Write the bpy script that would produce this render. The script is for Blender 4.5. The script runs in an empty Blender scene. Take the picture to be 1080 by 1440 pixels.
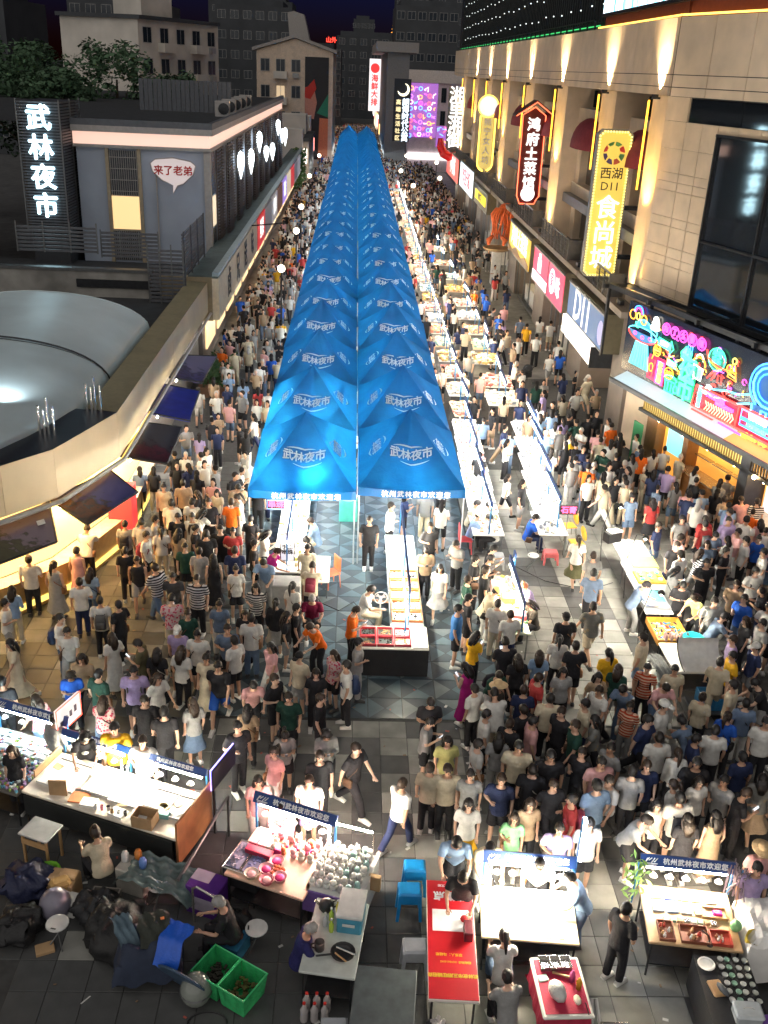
import bpy, bmesh, math, random
import numpy as np
from mathutils import Matrix, Vector, Euler

R = math.radians
rnd = random.Random(7)
SC = bpy.context.scene
COL = SC.collection

# ------------------------------------------------------------------ camera
cam_data = bpy.data.cameras.new('camera')
cam = bpy.data.objects.new('camera', cam_data)
COL.objects.link(cam)
cam_data.sensor_fit = 'VERTICAL'
cam_data.sensor_height = 24.0
cam_data.sensor_width = 18.0
cam_data.lens = 23.0
cam_data.clip_start = 0.5
cam_data.clip_end = 3000
CAM_H = 13.5
_d = Vector(((503 - 540) / 1380, (720 - 93) / 1380, -1)).normalized()     # street direction seen by the camera
_u = Vector((math.sin(R(1.6)), math.cos(R(1.6)), 0))
_u = (_u - _d * _d.dot(_u)).normalized()
_r = _d.cross(_u)
cam.matrix_world = Matrix.Translation((0, 0, CAM_H)) @ Matrix((_r, _d, _u)).to_4x4()
SC.camera = cam

# ------------------------------------------------------------------ sky, dim night sky-glow lamp, exposure
world = bpy.data.worlds.new('World')
SC.world = world
world.use_nodes = True
wn = world.node_tree
bg = wn.nodes['Background']
sky = wn.nodes.new('ShaderNodeTexSky')
sky.sky_type = 'NISHITA'
sky.sun_disc = False
sky.sun_elevation = R(-4.0)
sky.sun_rotation = R(20)
sky.air_density = 1.0
sky.dust_density = 0.2
sky.ozone_density = 8.0
wn.links.new(sky.outputs[0], bg.inputs[0])
bg.inputs[1].default_value = 0.12

sun_data = bpy.data.lights.new('night_sky_glow', 'SUN')
sun_data.energy = 0.48
sun_data.angle = R(120)
sun_data.color = (1.0, 0.95, 0.88)
sun = bpy.data.objects.new('night_sky_glow', sun_data)
COL.objects.link(sun)
sun.rotation_euler = (R(46), R(-24), 0)

SC.view_settings.view_transform = 'Standard'
SC.view_settings.look = 'None'
SC.view_settings.exposure = 1.8
SC.view_settings.gamma = 1.0
SC.view_settings.use_curve_mapping = False
SC.cycles.use_denoising = True
SC.cycles.max_bounces = 5
SC.cycles.diffuse_bounces = 2
SC.cycles.glossy_bounces = 3
SC.cycles.transmission_bounces = 4
SC.cycles.transparent_max_bounces = 6
SC.cycles.caustics_reflective = False
SC.cycles.caustics_refractive = False
SC.cycles.sample_clamp_indirect = 4.0
SC.cycles.use_light_tree = True
SC.cycles.use_adaptive_sampling = True
SC.cycles.adaptive_threshold = 0.02

# ------------------------------------------------------------------ materials
MATS = {}
def _nodes(name):
    m = bpy.data.materials.new(name)
    m.use_nodes = True
    return m, m.node_tree.nodes, m.node_tree.links, m.node_tree.nodes['Principled BSDF']

def mat(name, col=(.5, .5, .5), rough=.6, metal=0., em=None, es=0., var=.12, scale=6., bump=.0, dirt=0., spec=None, alpha=1.):
    """principled surface with noise variation of the colour, optional stains and fine relief"""
    if name in MATS: return MATS[name]
    m, N, L, P = _nodes(name)
    P.inputs['Roughness'].default_value = rough
    P.inputs['Metallic'].default_value = metal
    if spec is not None: P.inputs['Specular IOR Level'].default_value = spec
    if alpha < 1: P.inputs['Alpha'].default_value = alpha
    if em is not None:
        P.inputs['Emission Color'].default_value = (*em, 1)
        P.inputs['Emission Strength'].default_value = es
        P.inputs['Base Color'].default_value = (*col, 1)
        MATS[name] = m
        return m
    tc = N.new('ShaderNodeTexCoord')
    no = N.new('ShaderNodeTexNoise'); no.inputs['Scale'].default_value = scale; no.inputs['Detail'].default_value = 5
    L.new(tc.outputs['Object'], no.inputs['Vector'])
    mr = N.new('ShaderNodeMapRange'); mr.inputs['From Min'].default_value = .3; mr.inputs['From Max'].default_value = .7
    mr.inputs['To Min'].default_value = 1 - var; mr.inputs['To Max'].default_value = 1 + var
    L.new(no.outputs['Fac'], mr.inputs['Value'])
    mx = N.new('ShaderNodeVectorMath'); mx.operation = 'SCALE'
    mx.inputs[0].default_value = col
    L.new(mr.outputs[0], mx.inputs['Scale'])
    out = mx.outputs[0]
    if dirt > 0:
        n2 = N.new('ShaderNodeTexNoise'); n2.inputs['Scale'].default_value = scale * .22; n2.inputs['Detail'].default_value = 8
        L.new(tc.outputs['Object'], n2.inputs['Vector'])
        r2 = N.new('ShaderNodeMapRange'); r2.inputs['From Min'].default_value = .45; r2.inputs['From Max'].default_value = .7
        r2.inputs['To Min'].default_value = 1; r2.inputs['To Max'].default_value = 1 - dirt
        L.new(n2.outputs['Fac'], r2.inputs['Value'])
        m2 = N.new('ShaderNodeVectorMath'); m2.operation = 'SCALE'
        L.new(out, m2.inputs[0]); L.new(r2.outputs[0], m2.inputs['Scale'])
        out = m2.outputs[0]
    L.new(out, P.inputs['Base Color'])
    if bump > 0:
        n3 = N.new('ShaderNodeTexNoise'); n3.inputs['Scale'].default_value = scale * 5; n3.inputs['Detail'].default_value = 4
        L.new(tc.outputs['Object'], n3.inputs['Vector'])
        b = N.new('ShaderNodeBump'); b.inputs['Strength'].default_value = bump; b.inputs['Distance'].default_value = .02
        L.new(n3.outputs['Fac'], b.inputs['Height']); L.new(b.outputs[0], P.inputs['Normal'])
    MATS[name] = m
    return m

def glow(name, col=0, s=0):
    if 'glow_' + name in MATS: return MATS['glow_' + name]
    return mat('glow_' + name, tuple(min(.5, c) for c in col), em=col, es=s * .9 if s > 12 else s * .36)

def obj_mat(name, rough=.85, pattern=None, bump=.25, var=.12, spec=.2):
    """takes its colour from the object's own colour property"""
    if name in MATS: return MATS[name]
    m, N, L, P = _nodes(name)
    P.inputs['Roughness'].default_value = rough
    P.inputs['Specular IOR Level'].default_value = spec
    oi = N.new('ShaderNodeObjectInfo'); tc = N.new('ShaderNodeTexCoord')
    no = N.new('ShaderNodeTexNoise'); no.inputs['Scale'].default_value = 9; no.inputs['Detail'].default_value = 3
    L.new(tc.outputs['Object'], no.inputs['Vector'])
    mr = N.new('ShaderNodeMapRange'); mr.inputs['From Min'].default_value = .3; mr.inputs['From Max'].default_value = .7
    mr.inputs['To Min'].default_value = 1 - var; mr.inputs['To Max'].default_value = 1 + var
    L.new(no.outputs['Fac'], mr.inputs['Value'])
    sc = N.new('ShaderNodeVectorMath'); sc.operation = 'SCALE'
    L.new(oi.outputs['Color'], sc.inputs[0]); L.new(mr.outputs[0], sc.inputs['Scale'])
    out = sc.outputs[0]
    if pattern:
        mix = N.new('ShaderNodeMix'); mix.data_type = 'RGBA'
        kind, c2 = pattern
        mix.inputs['B'].default_value = (*c2, 1)
        if kind == 'stripe':
            w = N.new('ShaderNodeTexWave'); w.bands_direction = 'Z'; w.inputs['Scale'].default_value = 4.5; w.inputs['Distortion'].default_value = .6
            L.new(tc.outputs['Object'], w.inputs['Vector'])
            t = N.new('ShaderNodeMath'); t.operation = 'GREATER_THAN'; t.inputs[1].default_value = .5
            L.new(w.outputs['Fac'], t.inputs[0])
        else:
            w = N.new('ShaderNodeTexVoronoi'); w.inputs['Scale'].default_value = 16 if kind == 'print' else 5
            L.new(tc.outputs['Object'], w.inputs['Vector'])
            t = N.new('ShaderNodeMath'); t.operation = 'LESS_THAN'; t.inputs[1].default_value = .42 if kind == 'print' else .25
            L.new(w.outputs['Distance'], t.inputs[0])
        L.new(t.outputs[0], mix.inputs['Factor']); L.new(out, mix.inputs['A'])
        out = mix.outputs['Result']
    L.new(out, P.inputs['Base Color'])
    if bump:
        n3 = N.new('ShaderNodeTexNoise'); n3.inputs['Scale'].default_value = 11; n3.inputs['Detail'].default_value = 3
        n3.inputs['Distortion'].default_value = 1.2
        L.new(tc.outputs['Object'], n3.inputs['Vector'])
        b = N.new('ShaderNodeBump'); b.inputs['Strength'].default_value = bump; b.inputs['Distance'].default_value = .06
        L.new(n3.outputs['Fac'], b.inputs['Height']); L.new(b.outputs[0], P.inputs['Normal'])
    MATS[name] = m
    return m

def attr_mat(name, attr='tint', rough=.8, var=.15):
    if name in MATS: return MATS[name]
    m, N, L, P = _nodes(name)
    P.inputs['Roughness'].default_value = rough
    P.inputs['Specular IOR Level'].default_value = .2
    a = N.new('ShaderNodeAttribute'); a.attribute_name = attr
    no = N.new('ShaderNodeTexNoise'); no.inputs['Scale'].default_value = 7
    tc = N.new('ShaderNodeTexCoord'); L.new(tc.outputs['Object'], no.inputs['Vector'])
    mr = N.new('ShaderNodeMapRange'); mr.inputs['To Min'].default_value = 1 - var; mr.inputs['To Max'].default_value = 1 + var
    L.new(no.outputs['Fac'], mr.inputs['Value'])
    sc = N.new('ShaderNodeVectorMath'); sc.operation = 'SCALE'
    L.new(a.outputs['Color'], sc.inputs[0]); L.new(mr.outputs[0], sc.inputs['Scale'])
    L.new(sc.outputs[0], P.inputs['Base Color'])
    MATS[name] = m
    return m

# ------------------------------------------------------------------ mesh builder
class MB:
    def __init__(s): s.v = []; s.f = []; s.m = []; s.mi = 0
    def add(s, vs, fs):
        o = len(s.v); s.v.extend([tuple(p) for p in vs])
        for f in fs: s.f.append([i + o for i in f]); s.m.append(s.mi)
        return s
    def mat(s, i): s.mi = i; return s
    def box(s, c, d, rz=0., M=None):
        x, y, z = d[0] / 2, d[1] / 2, d[2] / 2
        vs = [Vector(p) for p in ((-x,-y,-z),(x,-y,-z),(x,y,-z),(-x,y,-z),(-x,-y,z),(x,-y,z),(x,y,z),(-x,y,z))]
        T = M if M is not None else Matrix.Rotation(rz, 3, 'Z')
        vs = [T @ p + Vector(c) for p in vs]
        return s.add(vs, [(3,2,1,0),(4,5,6,7),(0,1,5,4),(1,2,6,5),(2,3,7,6),(3,0,4,7)])
    def bb(s, x0, x1, y0, y1, z0, z1):
        return s.box(((x0+x1)/2, (y0+y1)/2, (z0+z1)/2), (x1-x0, y1-y0, z1-z0))
    def bev(s, c, d, b=.01, rz=0.):
        """box with chamfered vertical and top edges"""
        x, y, z = d[0]/2, d[1]/2, d[2]/2
        def ring(i, h): return [(-x+i, -y, h), (x-i, -y, h), (x, -y+i, h), (x, y-i, h), (x-i, y, h), (-x+i, y, h), (-x, y-i, h), (-x, -y+i, h)]
        def ring2(h): return [(-x+b*1.6, -y+b, h), (x-b*1.6, -y+b, h), (x-b, -y+b*1.6, h), (x-b, y-b*1.6, h), (x-b*1.6, y-b, h), (-x+b*1.6, y-b, h), (-x+b, y-b*1.6, h), (-x+b, -y+b*1.6, h)]
        T = Matrix.Rotation(rz, 3, 'Z')
        vs = [T @ Vector(p) + Vector(c) for p in ring(b, -z) + ring(b, z-b) + ring2(z)]
        fs = [tuple(range(7, -1, -1)), tuple(range(16, 24))]
        for k in range(2):
            for i in range(8):
                j = (i+1) % 8; fs.append((k*8+i, k*8+j, k*8+8+j, k*8+8+i))
        return s.add(vs, fs)
    def cyl(s, p0, p1, r0, r1=None, n=8):
        return s.tube([p0, p1], [r0, r0 if r1 is None else r1], n)
    def tube(s, pts, r, n=6, closed=False, flat=1.):
        pts = [Vector(p) for p in pts]
        rs = r if isinstance(r, (list, tuple)) else [r] * len(pts)
        vs = []; K = len(pts)
        up = None
        for i, p in enumerate(pts):
            if closed: d = pts[(i+1) % K] - pts[i-1]
            else: d = pts[min(i+1, K-1)] - pts[max(i-1, 0)]
            if d.length < 1e-9: d = Vector((0, 0, 1))
            d.normalize()
            if up is None:
                up = Vector((0, 0, 1)) if abs(d.z) < .9 else Vector((0, 1, 0))
            a = d.cross(up)
            if a.length < 1e-4: a = d.orthogonal()
            a.normalize(); b = a.cross(d); up = b if b.length > .1 else up
            for k in range(n):
                t = 2*math.pi*k/n
                vs.append(p + a * math.cos(t) * rs[i] + b * math.sin(t) * rs[i] * flat)
        fs = []
        for i in range(K if closed else K-1):
            for k in range(n):
                k2 = (k+1) % n; j = (i+1) % K
                fs.append((i*n+k, i*n+k2, j*n+k2, j*n+k))
        if not closed:
            fs.append(tuple(range(n-1, -1, -1))); fs.append(tuple((K-1)*n+k for k in range(n)))
        return s.add(vs, fs)
    def lathe(s, prof, c=(0,0,0), n=14, sx=1., sy=1., rz=0.):
        vs = []; fs = []
        cr, sr = math.cos(rz), math.sin(rz)
        for r, z in prof:
            for k in range(n):
                t = 2*math.pi*k/n
                x, y = r*math.cos(t)*sx, r*math.sin(t)*sy
                vs.append((c[0]+x*cr-y*sr, c[1]+x*sr+y*cr, c[2]+z))
        for i in range(len(prof)-1):
            for k in range(n):
                k2 = (k+1) % n
                fs.append((i*n+k, i*n+k2, (i+1)*n+k2, (i+1)*n+k))
        if prof[0][0] > 1e-4: fs.append(tuple(range(n-1, -1, -1)))
        if prof[-1][0] > 1e-4: fs.append(tuple((len(prof)-1)*n+k for k in range(n)))
        return s.add(vs, fs)
    def ball(s, c, r, n=10, m=7, sx=1., sy=1., sz=1.):
        prof = [(max(1e-5, r*math.sin(math.pi*i/m)), -r*sz*math.cos(math.pi*i/m)) for i in range(m+1)]
        return s.lathe(prof, c, n, sx, sy)
    def prism(s, poly, z0, z1):
        n = len(poly)
        vs = [(x, y, z0) for x, y in poly] + [(x, y, z1) for x, y in poly]
        fs = [tuple(range(n-1, -1, -1)), tuple(range(n, 2*n))] + [(i, (i+1) % n, n+(i+1) % n, n+i) for i in range(n)]
        return s.add(vs, fs)
    def plate(s, pts, t):
        """convex outline in 3D given thickness t against its normal"""
        p = [Vector(q) for q in pts]; n = len(p)
        nn = (p[1]-p[0]).cross(p[2]-p[0]).normalized()
        vs = p + [q - nn*t for q in p]
        fs = [tuple(range(n)), tuple(range(2*n-1, n-1, -1))] + [(i, n+i, n+(i+1) % n, (i+1) % n) for i in range(n)]
        return s.add(vs, fs)
    def mesh(s, name, mats, smooth=False):
        me = bpy.data.meshes.new(name)
        me.from_pydata(s.v, [], s.f)
        for m in (mats if isinstance(mats, (list, tuple)) else [mats]): me.materials.append(m)
        if isinstance(mats, (list, tuple)) and len(mats) > 1: me.polygons.foreach_set('material_index', s.m)
        if smooth: me.polygons.foreach_set('use_smooth', [True] * len(s.f))
        me.update()
        return me

def link(name, me, parent=None, loc=None, rz=None, M=None):
    o = bpy.data.objects.new(name, me); COL.objects.link(o)
    if parent is not None: o.parent = parent
    if loc is not None: o.location = loc
    if rz is not None: o.rotation_euler = (0, 0, rz)
    if M is not None: o.matrix_local = M
    return o
def tag(o, label=None, cat=None, group=None, kind=None):
    if label: o['label'] = label
    if cat: o['category'] = cat
    if group: o['group'] = group
    if kind: o['kind'] = kind
    return o
def thing(name, label, cat, loc=(0,0,0), rz=0., group=None):
    o = link(name, None, None, loc, rz)
    o.empty_display_size = .1
    return tag(o, label, cat, group)
def part(name, mb, m, parent, smooth=False, loc=None, rz=None, kind=None, label=None):
    o = link(name, mb.mesh(name, m, smooth) if isinstance(mb, MB) else mb, parent, loc, rz)
    return tag(o, label, None, None, kind)
def solo(name, mb, m, label, cat, loc=(0,0,0), rz=0., group=None, smooth=False):
    o = link(name, mb.mesh(name, m, smooth) if isinstance(mb, MB) else mb, None, loc, rz)
    return tag(o, label, cat, group)
def struct(name, mb, m, smooth=False, kind='structure'):
    o = link(name, mb.mesh(name, m, smooth)); o['kind'] = kind
    return o
def clone(o, loc=None, rz=None, label=None, group=None, parent=None):
    c = o.copy(); COL.objects.link(c)
    if parent is not None: c.parent = parent
    if loc is not None: c.location = loc
    if rz is not None: c.rotation_euler = (0, 0, rz)
    if label: c['label'] = label
    if group: c['group'] = group
    for ch in list(o.children): clone(ch, parent=c)
    return c

# ------------------------------------------------------------------ lettering
def frame(origin, xa, ya):
    xa = Vector(xa).normalized(); ya = Vector(ya).normalized(); za = xa.cross(ya)
    M = Matrix((xa, ya, za)).transposed().to_4x4(); M.translation = Vector(origin)
    return M
_txt = {}
def text_mesh(s, size, bold=0., ext=.004, space=1., line=1.):
    k = (s, size, bold, ext, space, line)
    if k in _txt: return _txt[k]
    cu = bpy.data.curves.new('lettering', 'FONT')
    cu.body = s; cu.size = size; cu.extrude = ext
    cu.align_x = 'CENTER'; cu.align_y = 'CENTER'; cu.resolution_u = 2
    cu.space_character = space; cu.space_line = line
    o = bpy.data.objects.new('lettering', cu); COL.objects.link(o)
    dg = bpy.context.evaluated_depsgraph_get()
    me = bpy.data.meshes.new_from_object(o.evaluated_get(dg))
    bpy.data.objects.remove(o)
    if bold > 0:         # heavier strokes: the outline laid again a little to each side
        v = [p.co.copy() for p in me.vertices]; f = [list(p.vertices) for p in me.polygons]; b = bold * 1.1
        V, F = [], []
        for i, (dx, dy) in enumerate(((0, 0), (b, 0), (-b, 0), (0, b), (0, -b))):
            o_ = len(V); V += [(p.x + dx, p.y + dy, p.z + i*.0006) for p in v]; F += [[a + o_ for a in q] for q in f]
        me = bpy.data.meshes.new('lettering'); me.from_pydata(V, [], F)
    me.name = 'lettering'
    _txt[k] = me
    return me
def lettering(s, size, m, parent, M, bold=0., ext=.004, space=1., line=1., name='lettering'):
    me = text_mesh(s, size, bold, ext, space, line).copy()
    me.materials.clear(); me.materials.append(m)
    return link(name, me, parent, M=M)
def vertical(s): return '\n'.join(s)

def wpart(name, mb, m, parent, smooth=False, kind=None, label=None):
    """a part whose mesh is written in world metres, hung on a thing that stands at its base"""
    o = part(name, mb, m, parent, smooth, kind=kind, label=label)
    b = parent
    T = Matrix.Identity(4)
    while b is not None:
        T = T @ Matrix.Translation(-b.location); b = b.parent
    o.matrix_parent_inverse = T if parent.type == 'EMPTY' else Matrix.Identity(4)
    return o
def wtext(s, size, m, parent, M, **k):
    o = lettering(s, size, m, parent, M, **k)
    if parent.type == 'EMPTY': o.matrix_parent_inverse = Matrix.Translation(-parent.location)
    return o

FACE_CAM = lambda x, y, z: frame((x, y, z), (1, 0, 0), (0, 0, 1))
FACE_WEST = lambda x, y, z: frame((x, y, z), (0, -1, 0), (0, 0, 1))
FACE_EAST = lambda x, y, z: frame((x, y, z), (0, 1, 0), (0, 0, 1))

# ------------------------------------------------------------------ ground
ASPH = mat('asphalt', (.065, .066, .068), .75, var=.3, scale=1.3, bump=.15, dirt=.3)
STONE = mat('paving_stone', (.19, .19, .175), .62, var=.25, scale=2.2, bump=.12, dirt=.45)
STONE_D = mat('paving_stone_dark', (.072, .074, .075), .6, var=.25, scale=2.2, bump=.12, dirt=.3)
JOINT = mat('paving_joint', (.05, .05, .05), .9, var=.2)
g = MB().add([(-400, -30, -.03), (400, -30, -.03), (400, 1500, -.03), (-400, 1500, -.03)], [(0, 1, 2, 3)])
struct('ground', g, ASPH)
pav = MB().add([(-14, 6, -.012), (16, 6, -.012), (16, 46, -.012), (-14, 46, -.012)], [(0, 1, 2, 3)])
pavement = struct('pavement', pav, JOINT)
st = MB().add([(-9, 46, -.012), (13, 46, -.012), (13, 260, -.012), (-9, 260, -.012)], [(0, 1, 2, 3)])
struct('street', st, STONE)

# stone slabs of the square: those that show largest are single pieces, the others one mass
def slab_mesh(w, d, mt, h=.012, b=.006):
    return MB().bev((0, 0, h/2 - .012), (w - .012, d - .012, h), b).mesh('slab', mt)
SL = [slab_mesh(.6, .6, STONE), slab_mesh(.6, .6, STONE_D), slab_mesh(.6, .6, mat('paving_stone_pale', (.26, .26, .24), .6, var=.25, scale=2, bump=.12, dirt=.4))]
rest = MB(); n_slab = 0
def tile_zone(x, y): return -3.35 < x < 3.95 and y > 18.5
def gratings(x, y): return 5.2 < x < 9.4 and 15.2 < y < 18.2
y = 7.2
while y < 34:
    x = -10.2
    while x < 15.5:
        if not tile_zone(x, y) and not gratings(x, y):
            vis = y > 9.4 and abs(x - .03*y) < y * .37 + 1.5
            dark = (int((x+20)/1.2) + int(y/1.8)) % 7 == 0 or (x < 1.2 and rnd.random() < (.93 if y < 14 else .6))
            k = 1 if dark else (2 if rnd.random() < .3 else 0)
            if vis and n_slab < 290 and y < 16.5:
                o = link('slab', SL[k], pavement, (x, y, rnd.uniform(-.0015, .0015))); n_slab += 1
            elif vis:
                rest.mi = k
                rest.bev((x, y, -.006), (.588, .588, .012), .005)
        x += .6
    y += .6
part('slab', rest, [STONE, STONE_D, MATS['paving_stone_pale']], pavement, kind='stuff')
lit = MB()
for k in range(170):
    x, y_ = rnd.uniform(-6, 9), rnd.uniform(9.8, 24); s = rnd.uniform(.5, 1.4)
    lit.mi = k % 3; a = rnd.uniform(0, 6.28)
    lit.box((x, y_, .012 + .004*(k % 3)), (.07*s, .04*s, .006), a)
tag(link('litter', lit.mesh('litter', [mat('litter_white', (.5, .5, .48)), mat('litter_brown', (.2, .13, .08)), mat('litter_red', (.35, .08, .06))])), 'small scraps of paper and skewers littered over the paving', 'litter', None, 'stuff')
# timber grating boards let into the paving beside the art stall
BOARD = mat('deck_board', (.12, .115, .105), .7, var=.3, scale=4, bump=.2)
bm_ = MB().box((0, 0, -.004), (1.38, .118, .016)).mesh('board', BOARD)
for i in range(3):
    for j in range(23):
        link('board', bm_, pavement, (5.75 + i*1.4, 15.4 + j*.125, rnd.uniform(-.001, .001)))
# blue-grey patterned tiles down the middle of the street
TL = [mat('tile_blue', (.075, .115, .14), .4, var=.2, scale=3, dirt=.25), mat('tile_dark', (.035, .052, .065), .4, var=.2, scale=3, dirt=.2), mat('tile_pale', (.12, .145, .155), .4, var=.2, scale=3, dirt=.35)]
def tri_tile(a):
    s = .392; h = .0
    b = MB()
    for k in range(4):
        q = [(-s, -s), (s, -s), (s, s), (-s, s)]
        p, r_ = q[k], q[(k+1) % 4]
        g_ = .004
        c = ((p[0]+r_[0])/2*.02, (p[1]+r_[1])/2*.02)
        b.mi = a[k]
        b.add([(p[0], p[1], 0), (r_[0], r_[1], 0), (c[0], c[1], 0), (p[0], p[1], -.012), (r_[0], r_[1], -.012)], [(0, 1, 2), (0, 3, 4, 1)])
    return b.mesh('tile', TL)
TT = [tri_tile((1, 0, 1, 2)), tri_tile((0, 1, 2, 1)), tri_tile((1, 0, 1, 0))]
n_t = 0; rest = MB()
for j in range(12, 110):
    for i in range(9):
        xx, yy = -2.95 + i*.8, 7.6 + j*.8
        if yy < 18.8: continue
        if n_t < 220:
            link('tile', TT[(i+j) % 2 if rnd.random() > .12 else 2], pavement, (xx, yy, rnd.uniform(-.001, .001))); n_t += 1
        elif yy < 40:
            rest.mi = (i+j) % 3
            rest.box((xx, yy, -.006), (.784, .784, .012))
part('tile', rest, TL, pavement, kind='stuff')

# ------------------------------------------------------------------ building on the east side, columned front
CREAM = mat('cream_panel', (.72, .57, .41), .55, var=.09, scale=1.2, dirt=.25)
CREAM2 = mat('cream_stone', (.66, .51, .35), .6, var=.1, scale=1.5, dirt=.25)
TAUPE = mat('taupe_render', (.20, .165, .14), .7, var=.1, scale=1.5, dirt=.2)
DARKJ = mat('panel_joint', (.03, .03, .03), .8)
GLASS_D = mat('dark_glass', (.012, .016, .022), .05, spec=.8, var=.05)
GLASS_D.node_tree.nodes['Principled BSDF'].inputs['IOR'].default_value = 2.2
METAL_D = mat('dark_metal', (.035, .037, .042), .45, .6, var=.15)
METAL_G = mat('grey_metal', (.16, .165, .17), .4, .7, var=.12)
MAROON = mat('maroon_canvas', (.20, .022, .03), .75, var=.15, bump=.15)
WARM = glow('warm_tube', (1, .44, .03), 4)
O2 = Vector((11.05, 37.35, 0)); U2 = Vector((.29, -.957, 0)); N2 = Vector((-.957, -.29, 0))
def L2(s, off, z): return O2 + U2*s + N2*off + Vector((0, 0, z))
RZ2 = math.atan2(U2.y, U2.x)
def box2(mb, s0, s1, o0, o1, z0, z1):
    vs = [L2(s, o, z) for z in (z0, z1) for s, o in ((s0, o0), (s0, o1), (s1, o1), (s1, o0))]
    return mb.add(vs, [(0, 1, 2, 3), (7, 6, 5, 4), (0, 4, 5, 1), (1, 5, 6, 2), (2, 6, 7, 3), (3, 7, 4, 0)])

dept = thing('department_building', 'large cream columned shopping building with maroon awnings and a long panelled upper band', 'building', (13, 70, 0))
# core and wall behind the columns
core = MB().bb(12.7, 40, 38.5, 120, 0, 13.0)
wpart('wall', core, CREAM2, dept)
c2 = MB(); box2(c2, -.02, 16, -26, -.06, 0, 13.0)
wpart('wall', c2, DARKJ, dept)
up = MB().bb(11.06, 40, 37.6, 120, 13.0, 15.5)
box2(up, -.2, 16, -26, -.06, 13.0, 15.5)
wpart('upper_band', up, DARKJ, dept)
# panels of the upper band: street face then the angled face
ROWS = [(13.0, 13.28), (13.3, 13.68), (13.7, 15.5)]
pm = {}
for z0, z1 in ROWS:
    yy = 37.45
    while yy < 119:
        w = 2.62
        k = (z0, w)
        if k not in pm: pm[k] = MB().bb(-.04, .06, .012, w - .012, z0 + .004, z1 - .004).mesh('panel', CREAM)
        o = link('panel', pm[k], dept, (11.0 - 13, yy - 70, 0)); yy += w
    s = .03
    while s < 14:
        b = MB(); box2(b, s + .012, s + 2.03, -.05, .03, z0 + .004, z1 - .004)
        wpart('panel', b, CREAM, dept); s += 2.05
# angled wall panels beside the tall glass
zz = [0, 2.2]
lv = [5.4, 6.0, 6.3, 6.6, 7.35, 7.65, 8.0, 8.7, 9.0, 9.9, 10.2, 10.5, 11.3, 12.2, 12.99]
for i in range(len(lv)-1):
    for s0, s1 in ((-.1, 1.25), (1.27, 2.2), (2.22, 3.1)):
        if lv[i] >= 12.2 and s0 > .5: continue
        b = MB(); box2(b, s0 + .006, s1, -.05, .02, lv[i] + .012, lv[i+1])
        wpart('panel', b, CREAM2, dept)
for s0 in range(0, 12):
    b = MB(); box2(b, 3.12 + s0*1.1, 3.12 + s0*1.1 + 1.08, -.05, .02, 11.9, 12.2)
    wpart('panel', b, CREAM2, dept)
# tall glass and the window strip
for k in range(4):
    gl = MB(); box2(gl, 3.14 + k*2.9, 3.14 + k*2.9 + 2.84, -.3, -.04, 8.52, 11.88); f = wpart('window', gl, GLASS_D, dept)
    gl = MB(); box2(gl, 3.14 + k*2.9, 3.14 + k*2.9 + 2.84, -.3, -.04, 5.2, 8.48); f = wpart('window', gl, GLASS_D, dept)
    gl = MB(); box2(gl, 1.3 + k*2.9, 1.3 + k*2.9 + 2.86, -.3, -.03, 12.22, 12.96); wpart('window', gl, GLASS_D, dept)
fr = MB()
for k in range(5): box2(fr, 3.08 + k*2.9, 3.16 + k*2.9, -.1, .05, 5.2, 11.9)
box2(fr, 3.1, 14.8, -.1, .06, 8.46, 8.54); box2(fr, 3.1, 14.8, -.1, .08, 11.86, 11.95)
wpart('window_frame', fr, METAL_D, dept)
# base of the angled block: shop opening below the neon sign
b = MB(); box2(b, -.1, 2.3, -.06, .02, 0, 5.4); wpart('wall', b, CREAM2, dept)
# columns
COLS = [(37.4, 39.35), (45.0, 47.7), (55.6, 58.4), (66.2, 69.4), (77, 80.2), (87.3, 90), (97, 99.6), (108, 110.6)]
for i, (y0, y1) in enumerate(COLS):
    c = MB().bb(11.02, 12.9, y0, y1, 5.4, 12.99); wpart('column', c, CREAM2, dept)
    t = MB().tube([(10.9, y1 + .1, 9.6), (10.9, y1 + .1, 12.8)], .04, 5); wpart('light_tube', t, WARM, dept)
    cl_ = MB().bev((10.6, (y0+y1)/2, 5.5), (.2, .5, .2), .03); wpart('uplight', cl_, METAL_D, dept)
    for dz in (0, 3.2):
        ld = bpy.data.lights.new('column_lamp', 'SPOT'); ld.energy = 330; ld.color = (1, .62, .16); ld.spot_size = R(100); ld.spot_blend = 1; ld.shadow_soft_size = .1
        lo = bpy.data.objects.new('column_lamp', ld); COL.objects.link(lo); lo.location = (10.35, (y0+y1)/2, 5.7 + dz); lo.rotation_euler = (R(180), R(25), 0)
    wpart('pier', MB().bb(10.9, 12.9, y0 - .12, y1 + .12, 0, 4.95), TAUPE, dept)
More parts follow.
